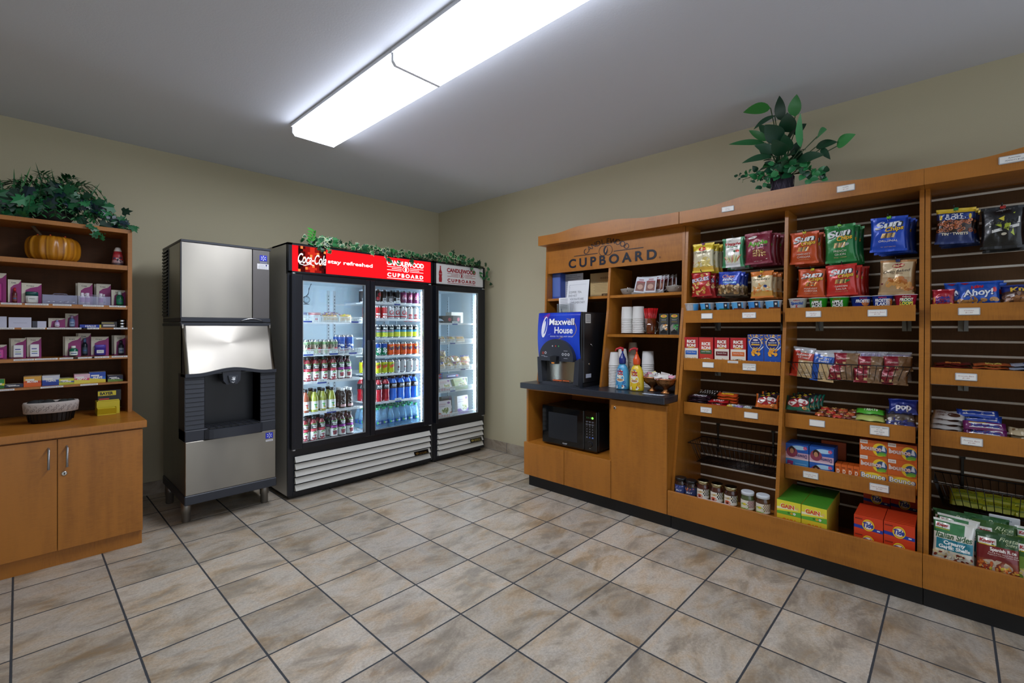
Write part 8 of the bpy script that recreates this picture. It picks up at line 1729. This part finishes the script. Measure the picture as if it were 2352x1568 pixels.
for (y_, z_, w_) in SM_:
    for q in range(2):
        yy = y_ + R_.uniform(-0.015, 0.015) * q; zz = max(0.11, z_ + R_.uniform(-0.02, 0.015) * q); a = R_.uniform(0, 6.28)
        leaf(iv, (-0.06 - R_.uniform(0, 0.05), yy, zz), (-0.08 - R_.uniform(0, 0.04), yy + cos(a) * w_, zz + sin(a) * w_ * 0.8), w_ * 0.85, R_.choice(['#1c6a3a', '#124a2a', '#2a7a44', '#0f4028']), nrm=(-1, 0, 0.3), n=5)
    iv.tube([(-0.02, y_ * 0.3, 0.19), (-0.06, y_ * 0.7, (z_ + 0.19) / 2 + 0.02), (-0.07, y_, z_)], 0.0015, 4, '#3a4a24')
sub(iv, 'trailing_ivy', t)

# ---- spreading fern and ivy arrangement on the left hutch
t = tag(empty('fern_arrangement', (-3.42, -0.46, 1.9815)), 'spreading artificial fern and ivy arrangement on top of the left hutch', 'plant')
m = MB('matte', '#1c1d1a'); m.lathe([(0.07, 0), (0.10, 0.05), (0.10, 0.07), (0.08, 0.065)], 16, '#1c1d1a'); sub(m, 'pot', t)
R_ = random.Random(21)
fr = MB('leaf', '#1f5a30')
for k in range(38):                                                # arching fern fronds
    a = R_.uniform(-0.3, pi + 0.3) if k % 3 else R_.uniform(0, 2 * pi); L = R_.uniform(0.22, 0.38); up = R_.uniform(0.14, 0.30); col = R_.choice(['#1c5a30', '#2a6e3a', '#3a7f48', '#5a9060', '#14452a'])
    P_ = []
    for q in range(13):
        f = q / 12; P_.append(Vector((cos(a) * L * f, -abs(sin(a)) * L * f * 0.42, 0.06 + up * sin(pi * min(1, f * 0.95)) * (0.9) - 0.05 * f)))
    fr.tube(P_, 0.0016, 4, '#2c4a24')
    for q in range(1, 13):
        d = (P_[q] - P_[q - 1]).normalized(); s = d.cross(Vector((0, 0, 1))).normalized(); ln = 0.065 * (1 - 0.6 * q / 12)
        for sg in (-1, 1): leaf(fr, P_[q], P_[q] + s * sg * ln + d * ln * 0.7 - Vector((0, 0, 0.006)), 0.015, col, nrm=(0, -0.4, 1), n=3, fold=0.1)
for (bx, tx, tz) in ((-0.16, -0.12, 0.33), (-0.13, -0.16, 0.28), (-0.10, -0.07, 0.26), (-0.02, -0.10, 0.36), (0.02, -0.03, 0.34), (0.03, 0.02, 0.33), (0.05, 0.04, 0.28), (0.0, -0.05, 0.27), (0.12, 0.20, 0.30), (-0.20, -0.26, 0.26), (-0.17, -0.19, 0.30), (-0.14, -0.11, 0.26), (0.01, -0.02, 0.28)):
    leaf(fr, (bx, -0.03, 0.10), (tx + 0.02, -0.05, tz), 0.010, R_.choice(['#2f7a34', '#1f5f2c', '#164a28']), n=6, fold=0.3)
sub(fr, 'fern_frond', t)
bl = MB('leaf', '#12402a')
for k in range(130):
    x = R_.gauss(-0.03, 0.17); x = max(-0.34, min(0.34, x)); z = max(0.014, 0.15 - abs(x) * 0.25 + R_.uniform(-0.10, 0.08)); ivy(bl, (x, R_.uniform(-0.13, 0.02), z), R_.uniform(0.05, 0.085), R_, ['#0f3a26', '#124a2e', '#1c5f38', '#142c38', '#0d3020', '#2a7a48'])
for k in range(34):                                                # tendril to the right along the top edge and over the corner
    f = k / 33; x = 0.10 + 0.30 * f; ivy(bl, (min(x, 0.385), -0.13 + 0.02 * sin(k), max(0.014, 0.13 * (1 - f) ** 1.2 + 0.012 + R_.uniform(0, 0.02))), R_.uniform(0.035, 0.06), R_, ['#124a2e', '#1c5f38', '#142c38', '#2a7a48'])
for k in range(5): ivy(bl, (0.155 + 0.015 * k, -0.158, 0.0 - 0.022 * k), 0.045, R_, ['#1c5f38', '#2a7a48'])
sub(bl, 'ivy_leaves', t)

# ---- pumpkin, air freshener
t = tag(empty('pumpkin', (-3.418, -0.45, LS[0])), 'orange-yellow ornamental pumpkin with twig wreath on the top left shelf', 'pumpkin')
m = MB('plastic', '#c8861c'); g = []
NS, NR = 84, 14
for j in range(NR + 1):
    v = -pi / 2 + pi * j / NR; row_ = []
    for i in range(NS):
        a = 2 * pi * i / NS; rib = 1 - 0.055 * abs(cos(a * 6.5)) ** 6 - 0.02 * sin(a * 13)
        r = 0.128 * (abs(cos(v)) ** 0.36) * rib; z = 0.082 + 0.082 * (1 if v > 0 else -1) * abs(sin(v)) ** 0.8 - 0.02 * (cos(v) < 0.35 and v > 0)
        row_.append(m.P((r * cos(a), r * sin(a), z)))
    g.append(row_)
for j in range(NR):
    for i in range(NS):
        k = (i * 37 + 11) % 9; c = ['#b87a1a', '#c08020', '#ac6f16', '#9f6416', '#bb7c1c', '#b47618', '#8f5814', '#c68a26', '#b0721a'][k]; m.F([g[j][i], g[j][(i+1) % NS], g[j+1][(i+1) % NS], g[j+1][i]], c, None, True)
sub(m, 'gourd', t)
m = MB('matte', '#4a3424'); R_ = random.Random(4)
for k in range(9): m.tube([((0.075 + R_.uniform(-0.012, 0.02)) * cos(a * 0.45 + k), (0.06 + R_.uniform(-0.01, 0.02)) * sin(a * 0.45 + k), 0.150 + R_.uniform(-0.006, 0.010)) for a in range(15)], 0.0025, 4, R_.choice(['#4a3424', '#2c2018', '#5a4430']))
for k in range(7): m.sphere((0.08 * cos(k * 0.9), 0.065 * sin(k * 0.9), 0.163), 0.005, '#d8502a', seg=6, rings=4)
sub(m, 'twig_wreath', t)
m = MB('matte', '#5a4a34'); m.tube([(-0.05, -0.02, 0.145), (-0.065, -0.02, 0.175), (-0.095, -0.03, 0.215)], [0.010, 0.008, 0.010], 8); sub(m, 'stem', t)
m = MB('plastic', '#b8303a'); m.lathe([(0.030, 0, '#3a3436'), (0.033, 0.004, '#4a4446'), (0.032, 0.022, '#5a4a50'), (0.030, 0.04, '#c8a0a4'), (0.026, 0.078, '#c84a52'), (0.021, 0.102, '#b8303a')], 24, '#c8a0a4')
m.print_bits(drum(0.031), -0.03, 0.012, 0.03, 0.06, ['#5a4a6a', '#a86a7a', '#3a3a4a', '#e0c8c8'], 14, 0.008, 3, 0.0006, 'card')
t = goods('air_freshener', m, 'red and pink cone air freshener with white cap on the top left shelf', 'air freshener', (-3.108, -0.5, LS[0]), 0)
m = MB('plastic', '#ded8d2'); m.lathe([(0.0215, 0.1), (0.021, 0.106), (0.013, 0.126), (0.009, 0.128)], 20, '#ded8d2'); m.build('cap', t)

# ================================================================ toiletries on the left hutch
MAG = '#8e1f6c'
def blister(w, h, prod, hole=True, title=None):
    m = MB('card', '#cfcab8'); m.box(-w/2, w/2, 0, 0.0015, 0, h)
    m.print_poly(flat, [(-w*0.36, 0), (w*0.5, 0), (w*0.5, h*0.97), (w*0.30, h*0.84), (-w*0.05, h*0.78), (-w*0.30, h*0.66)], MAG, 0.0005); m.print_rect(flat, -w/2, 0, w*0.5, h*0.06, MAG, 0.0007)
    m.print_disc(flat, -w*0.06, h*0.87, w*0.30, h*0.05, '#d9d4c2', 0.0011, 18); T_(m, flat, title or 'Crew', -w*0.06, h*0.845, h*0.055, '#2a2a34', w*0.4, off=0.0016, bold=0.03)
    prod(m, w, h); return m
def pbottle(bc, cc, lab, r=None, fh=0.62):
    def p(m, w, h):
        rr = r or w * 0.2; m.lathe([(rr*0.8, 0), (rr, 0.004), (rr, h*fh*0.62), (rr*0.5, h*fh*0.78)], 16, bc, 'plastic', c=(0, -rr - 0.001, 0.004)); m.lathe([(rr*0.55, h*fh*0.76), (rr*0.5, h*fh)], 14, cc, 'plastic', c=(0, -rr - 0.001, 0.004))
        S_ = lambda u, v, off: ((rr + off) * sin(u / rr), -rr - 0.001 - (rr + off) * cos(u / rr), v)
        m.print_rect(S_, -rr, h*fh*0.14, rr, h*fh*0.5, lab, 0.0008, 8, 1)
        m.print_rect(S_, -rr*0.6, h*fh*0.28, rr*0.6, h*fh*0.36, '#3a5a8a', 0.0014, 4, 1)
    return p
def pbox(bc, lab):
    def p(m, w, h):
        m.box(-w*0.32, w*0.32, -0.02, -0.001, h*0.05, h*0.66, bc, 'plastic', bev=0.002); m.print_rect(face(-0.02), -w*0.27, h*0.10, w*0.27, h*0.62, lab, 0.0006); m.print_rect(face(-0.02), -w*0.2, h*0.42, w*0.16, h*0.47, '#4a4a9a', 0.001); m.print_rect(face(-0.02), -w*0.2, h*0.30, w*0.2, h*0.33, '#6a8a3a', 0.001); m.print_rect(face(-0.02), -w*0.2, h*0.2, w*0.2, h*0.24, '#3a5aa0', 0.001)
    return p
def pjar(bc, cc):
    def p(m, w, h):
        m.lathe([(w*0.28, 0), (w*0.32, 0.004), (w*0.33, h*0.34)], 20, bc, 'plastic', c=(0, -w*0.18, 0.004), sq=lambda x, y, z: (x, y * 0.5)); m.lathe([(w*0.33, h*0.34), (w*0.33, h*0.5), (w*0.3, h*0.54)], 20, cc, 'plastic', c=(0, -w*0.18, 0.004), sq=lambda x, y, z: (x, y * 0.5))
        m.print_rect(face(-w*0.345), -w*0.2, h*0.14, w*0.2, h*0.30, '#dfe2de', 0.001); T_(m, face(-w*0.345), 'SPEED', 0, h*0.2, h*0.06, '#2a5a5a', w*0.3, off=0.0016)
    return p
BLS = [  # x, y, shelf, w, h, product, words
 (-3.665, -0.50, 1, 0.085, 0.18, pbox('#8a1c6a', '#b82a8a'), 'large magenta blister pack at the picture edge on the second shelf'),
 (-3.588, -0.50, 1, 0.055, 0.145, pbottle('#5a1c24', '#b01c24', '#7a3a3a'), 'blister pack with dark bottle and red cap on the second shelf'),
 (-3.516, -0.50, 1, 0.086, 0.128, pjar('#dfe2de', '#12504e'), 'magenta blister pack with teal-lidded deodorant on the second shelf'),
 (-3.268, -0.45, 1, 0.072, 0.150, pbottle('#c8b4cc', '#e2dce4', '#d8c8dc', 0.012, 0.5), 'magenta toothpaste card behind the clear tray, left one'),
 (-3.176, -0.45, 1, 0.074, 0.150, pbottle('#c8b4cc', '#e2dce4', '#d8c8dc', 0.012, 0.5), 'magenta toothpaste card behind the clear tray, right one'),
 (-3.102, -0.50, 1, 0.078, 0.110, pbottle('#0f6a4a', '#c8dcd4', '#1a8a5a', 0.020, 0.85), 'magenta card with green mouthwash bottle at the right end'),
 (-3.405, -0.50, 2, 0.076, 0.060, pbottle('#c8a8d8', '#8a8ac8', '#e0d8e8', 0.012, 0.7), 'short magenta card with a small lilac bottle on the third shelf'),
 (-3.333, -0.45, 2, 0.062, 0.092, pbottle('#7a9ad0', '#c8b4e0', '#a8c0e0', 0.014, 0.8), 'taller magenta card with a pale blue bottle on the third shelf'),
 (-3.655, -0.50, 3, 0.070, 0.085, pbox('#b82a8a', '#c84a9a'), 'small magenta pack at the picture edge on the fourth shelf'),
 (-3.572, -0.50, 3, 0.064, 0.122, pbox('#dfe2e8', '#e6e8ec'), 'white-labelled medicine card, left one of the pair on the fourth shelf'),
 (-3.505, -0.50, 3, 0.062, 0.127, pbox('#dfe2e8', '#e6e8ec'), 'white-labelled medicine card, right one of the pair on the fourth shelf'),
 (-3.330, -0.50, 3, 0.074, 0.130, pbottle('#12604a', '#e6e6e2', '#d8e0dc', 0.022, 0.5), 'card with a green-bottomed pill bottle on the fourth shelf'),
 (-3.272, -0.46, 3, 0.062, 0.150, pbottle('#14202c', '#5a7aa8', '#3a4a5a', 0.014, 0.75), 'tall card with a slim black bottle on the fourth shelf'),
 (-3.199, -0.50, 3, 0.088, 0.127, pjar('#3a2a8a', '#5a4ab0'), 'card with a purple deodorant stick on the fourth shelf'),
 (-3.094, -0.50, 3, 0.066, 0.135, pbottle('#1c2430', '#1c2430', '#8a9aa8', 0.016, 0.72), 'card with a dark capped bottle at the right end of the fourth shelf'),
]
for i, (x, y, s, w_, h_, pr, lab) in enumerate(BLS):
    o = goods('blister_pack', blister(w_, h_, pr), lab, 'toiletry pack', (x, y, LS[s]), radians((i * 7) % 9 - 4), 'blister packs on the left hutch', radians(-3))
    if i in (9, 10, 11, 12, 14, 3, 4):
        dup(o, (x - 0.008, y + 0.045, LS[s]), None, 'card standing right behind the ' + ' '.join(lab.split()[:9]), 'second row of blister packs', tuple(o.rotation_euler))
for i, (x, lab) in enumerate(((-3.393, 'clear plastic tray of small foil items, left one on the second shelf'), (-3.232, 'clear plastic tray of toothpaste tubes, right one on the second shelf'))):
    m = MB('clear_plastic', '#b4b8d8'); W_ = 0.078
    for a in ((-W_, W_, -0.003, 0), (-W_, W_, 0.08, 0.083)): m.box(a[0], a[1], a[2], a[3], 0, 0.058 if a[2] < 0 else 0.06)
    m.box(-W_, -W_ + 0.003, 0, 0.08, 0, 0.06); m.box(W_ - 0.003, W_, 0, 0.08, 0, 0.06); m.box(-W_, W_, -0.003, 0.083, 0, 0.003); m.tube([(-0.035, -0.006, 0.052), (-0.028, -0.012, 0.064), (0.028, -0.012, 0.064), (0.035, -0.006, 0.052)], 0.003, 6)
    goods('plastic_tray', m, lab, 'tray', (x, -0.575, LS[1]), 0, 'clear trays on the left hutch')
for k in range(9):
    m = MB('metal', '#b8bac4'); m.sphere((0, 0, 0.010), (0.018, 0.012, 0.010), seg=8, rings=5)
    goods('foil_packet', m, 'crumpled silver foil packet inside the left clear tray', 'packet', (-3.448 + (k % 5) * 0.028, -0.553 + (k // 5) * 0.03, LS[1] + 0.004), k * 0.7, 'foil packets in the clear tray')
for k, (x, z) in enumerate(((-3.29, 0.0), (-3.20, 0.0), (-3.265, 0.0))):
    m = MB('plastic', '#d8d0dc'); m.lathe([(0.012, 0.0), (0.014, 0.02), (0.013, 0.05), (0.009, 0.054), (0.009, 0.075)], 14, '#d8d0dc'); m.print_rect(drum(0.014), -0.012, 0.015, 0.012, 0.045, '#a87ab0', 0.0008, 6, 1, 'card')
    goods('toothpaste_tube', m, 'white toothpaste tube in the right clear tray, %s' % ['left', 'right', 'middle'][k], 'tube', (x, -0.545, LS[1] + 0.004), 0, 'toothpaste tubes')
def sbox(name, w, h, d, c, lab, x, s, prt=None, cat='box', y=-0.53, rz=0, top=None, group=None, z=0.0): return goods(name, carton(w, h, d, c, prt, None, top), lab, cat, (x, y, LS[s] + z), radians(rz), group)
sbox('tissue_box', 0.070, 0.066, 0.08, '#c3c8dc', 'pale blue-grey box at the left picture edge of the third shelf', -3.655, 2)
sbox('tissue_box', 0.095, 0.062, 0.08, '#c6cbe0', 'long pale grey box beside the one at the picture edge', -3.565, 2, lambda m, S_, w, h: m.print_rect(S_, -w*0.3, h*0.45, w*0.3, h*0.48, '#9aa0b4', 0.0006))
m = MB('plastic', '#c8ccd4'); m.tube([(0, 0, 0.062), (0.03, -0.01, 0.068)], 0.003, 6); 
sbox('card_pack', 0.060, 0.040, 0.03, '#c3c8dc', 'small grey and black flat box on the third shelf', -3.483, 2, lambda m, S_, w, h: m.print_rect(S_, -w*0.5, 0, -w*0.15, h, '#3a3c48', 0.0005))
sbox('cough_drops', 0.104, 0.020, 0.02, '#1c3aa0', 'blue cough drop roll with white lettering on the third shelf', -3.248, 2, lambda m, S_, w, h: (m.print_rect(S_, w*0.42, 0, w*0.5, h, '#d8cc2a', 0.0005), T_(m, S_, 'HALLS', 0.0, h*0.25, h*0.55, '#e6eaf2', w*0.5, bold=0.08, off=0.001)), 'cough drops')
sbox('razor_pack', 0.080, 0.040, 0.04, '#2c2a2c', 'dark flat pack with gold print on the third shelf', -3.155, 2, lambda m, S_, w, h: (m.print_rect(S_, -w*0.4, h*0.2, w*0.35, h*0.5, '#b8b4b0', 0.0005), m.print_rect(S_, -w*0.5, h*0.7, w*0.3, h*0.85, '#a89a5a', 0.0005)), rz=6)
for k in range(3):
    m = MB('metal', '#8a8c90'); m.lathe([(0.026, 0), (0.028, 0.003), (0.028, 0.015), (0.024, 0.018)], 22, '#17181a', 'plastic'); m.print_rect(drum(0.0285), -0.012, 0.004, 0.012, 0.013, '#d8dadc', 0.0006, 6, 1, 'metal')
    goods('shoe_polish', m, 'small black and silver tin, %s of the stack of three' % ['lowest', 'middle', 'topmost'][k], 'tin', (-3.087, -0.51, LS[2] + 0.019 * k), 0, 'stack of tins')
def med(c1, c2, c3, txt=None):
    return lambda m, S_, w, h: (m.print_rect(S_, -w*0.5, h*0.55, w*0.5, h, c1, 0.0004), m.print_poly(S_, [(-w*0.5, 0), (w*0.5, 0), (w*0.5, h*0.3), (-w*0.5, h*0.45)], c3, 0.0006), m.print_rect(S_, -w*0.4, h*0.62, w*0.1, h*0.75, '#e6e6e2', 0.0008), T_(m, S_, txt or 'TAB', 0, h*0.40, h*0.2, '#f0efe9', w*0.6, bold=0.05, off=0.0012))
MEDS = [(-3.652, 0.045, 0.055, '#2a8a3a', '#e0d83a', '#1f6a2c', 'green and yellow medicine box at the picture edge'), (-3.590, 0.076, 0.022, '#1a2240', '#26305a', '#0e1428', 'dark navy flat comb pack on the lowest shelf'), (-3.513, 0.075, 0.062, '#d8a03a', '#c84a2c', '#d8601c', 'orange and red medicine box'), (-3.433, 0.077, 0.062, '#c8ccd8', '#1f4aa8', '#1c3c94', 'blue and white medicine box with oval logo'), (-3.362, 0.070, 0.038, '#c9c83a', '#3a5a9a', '#b8c03a', 'low yellow-green and blue medicine box'), (-3.289, 0.076, 0.060, '#d8b0c0', '#c83a6a', '#d8cc4a', 'pink medicine box with white top'), (-3.215, 0.080, 0.068, '#1f4aa8', '#2a6ac8', '#d8c43a', 'blue medicine box with yellow foot, taller than its neighbours'), (-3.125, 0.078, 0.040, '#1c1a3a', '#2c2a50', '#6a8a3a', 'dark purple-black medicine box at the right end')]
for k, (x, w_, h_, c1, c2, c3, lab) in enumerate(MEDS):
    o = sbox('medicine_box', w_, h_, 0.045, c2, lab, x, 4, med(c1, c2, c3, ['', 'COMB', 'MOTRIN', 'TYLENOL', 'TUMS', 'PEPTO', 'ALEVE', 'ADVIL'][k] or 'TUMS'), 'medicine box', -0.54, (k * 5) % 7 - 3, '#c9c4b0', 'medicine boxes on the lowest hutch shelf')
    if k > 1: dup(o, (x + 0.004, -0.48, LS[4]), None, 'another one behind the ' + lab, 'second row of medicine boxes', tuple(o.rotation_euler))
# on the cupboard top
def sqb(x, y, h): return (x * 1.0, y * 0.55)
m = MB('black_wire'); m.lathe([(0.085, 0), (0.095, 0.01), (0.112, 0.11), (0.114, 0.112), (0.108, 0.112), (0.09, 0.015)], 28, sq=sqb)
for k in range(28):
    a = 2 * pi * k / 28; m.tube([(0.096 * cos(a), 0.053 * sin(a), 0.008), (0.1145 * cos(a), 0.0635 * sin(a), 0.112)], 0.002, 4)
t = goods('lined_basket', m, 'black oval basket lined with scroll-patterned cloth on the cupboard top', 'basket', (-3.436, -0.70, LT + 0.002), 0)
m = MB('matte', '#b5aca6'); m.lathe([(0.113, 0.058), (0.118, 0.060), (0.122, 0.112), (0.118, 0.122), (0.108, 0.118), (0.105, 0.09)], 36, '#b5aca6', sq=lambda x, y, h: (x, y * 0.57), cap=False); R_ = random.Random(2)
def bs(u, v, off): a = u / 0.118; return ((0.1205 + off) * sin(a), -((0.1205 + off) * 0.57) * cos(a), v)
for k in range(30): m.print_ring(bs, -0.155 + 0.0105 * k, 0.075 + 0.022 * ((k * 7) % 3) / 2 + R_.uniform(-0.003, 0.003), 0.0052, 0.0068, '#4a3c3c', 0.0012, 12, R_.uniform(0, 6), R_.uniform(7, 10.5))
m.build('cloth_liner', t)
m = MB('matte', '#15181a'); 
for k in range(14): m.sphere((R_.uniform(-0.08, 0.08), R_.uniform(-0.035, 0.035), 0.115), (0.028, 0.018, 0.018), ['#14171a', '#1c2220', '#101418'][k % 3], seg=8, rings=5)
m.build('dark_contents', t)
t = tag(empty('dispenser_box', (-3.165, -0.66, LT + 0.001)), 'yellow cardboard dispenser box with black header in the right corner of the cupboard top', 'dispenser box')
m = MB('card', '#c8b41f'); m.box(-0.062, 0.052, 0.03, 0.12, 0, 0.085); m.box(-0.060, 0.030, 0, 0.03, 0, 0.006); m.prism([(0.0, 0.006), (-0.02, 0.045), (-0.018, 0.047), (0.006, 0.006)], -0.062, 0.030, 'x'); m.prism([(0.0, 0.0), (0.03, 0.0), (0.03, 0.05), (-0.018, 0.045)], -0.062, -0.060, 'x'); m.prism([(0.0, 0.0), (0.03, 0.0), (0.03, 0.05), (-0.018, 0.045)], 0.030, 0.032, 'x'); sub(m, 'tray', t)
m = MB('card', '#c8b41f'); m.box(-0.055, 0.06, 0.045, 0.05, 0.085, 0.155, '#17181a'); S_ = face(0.045); m.print_rect(S_, -0.055, 0.120, 0.035, 0.150, '#c8b82a', 0.0006); T_(m, S_, 'BAYER', -0.012, 0.126, 0.018, '#17181a', 0.066, bold=0.08, off=0.0012); m.print_rect(S_, -0.05, 0.095, 0.0, 0.103, '#b8342a', 0.0008); m.print_rect(S_, -0.055, 0.086, 0.05, 0.092, '#c8b41f', 0.0008); sub(m, 'header_card', t)
m = MB('card', '#c9c4cc'); m.prism([(-0.04, 0.0), (0.02, 0.0), (0.0, 0.05)], 0, 0.02, 'y'); m.box(-0.04, 0.01, 0.0, 0.004, 0.05, 0.09, '#8a1c2a')
goods('pamphlet', m, 'curled grey and red pamphlet at the picture edge on the cupboard top', 'pamphlet', (-3.665, -0.70, LT + 0.001), 0)
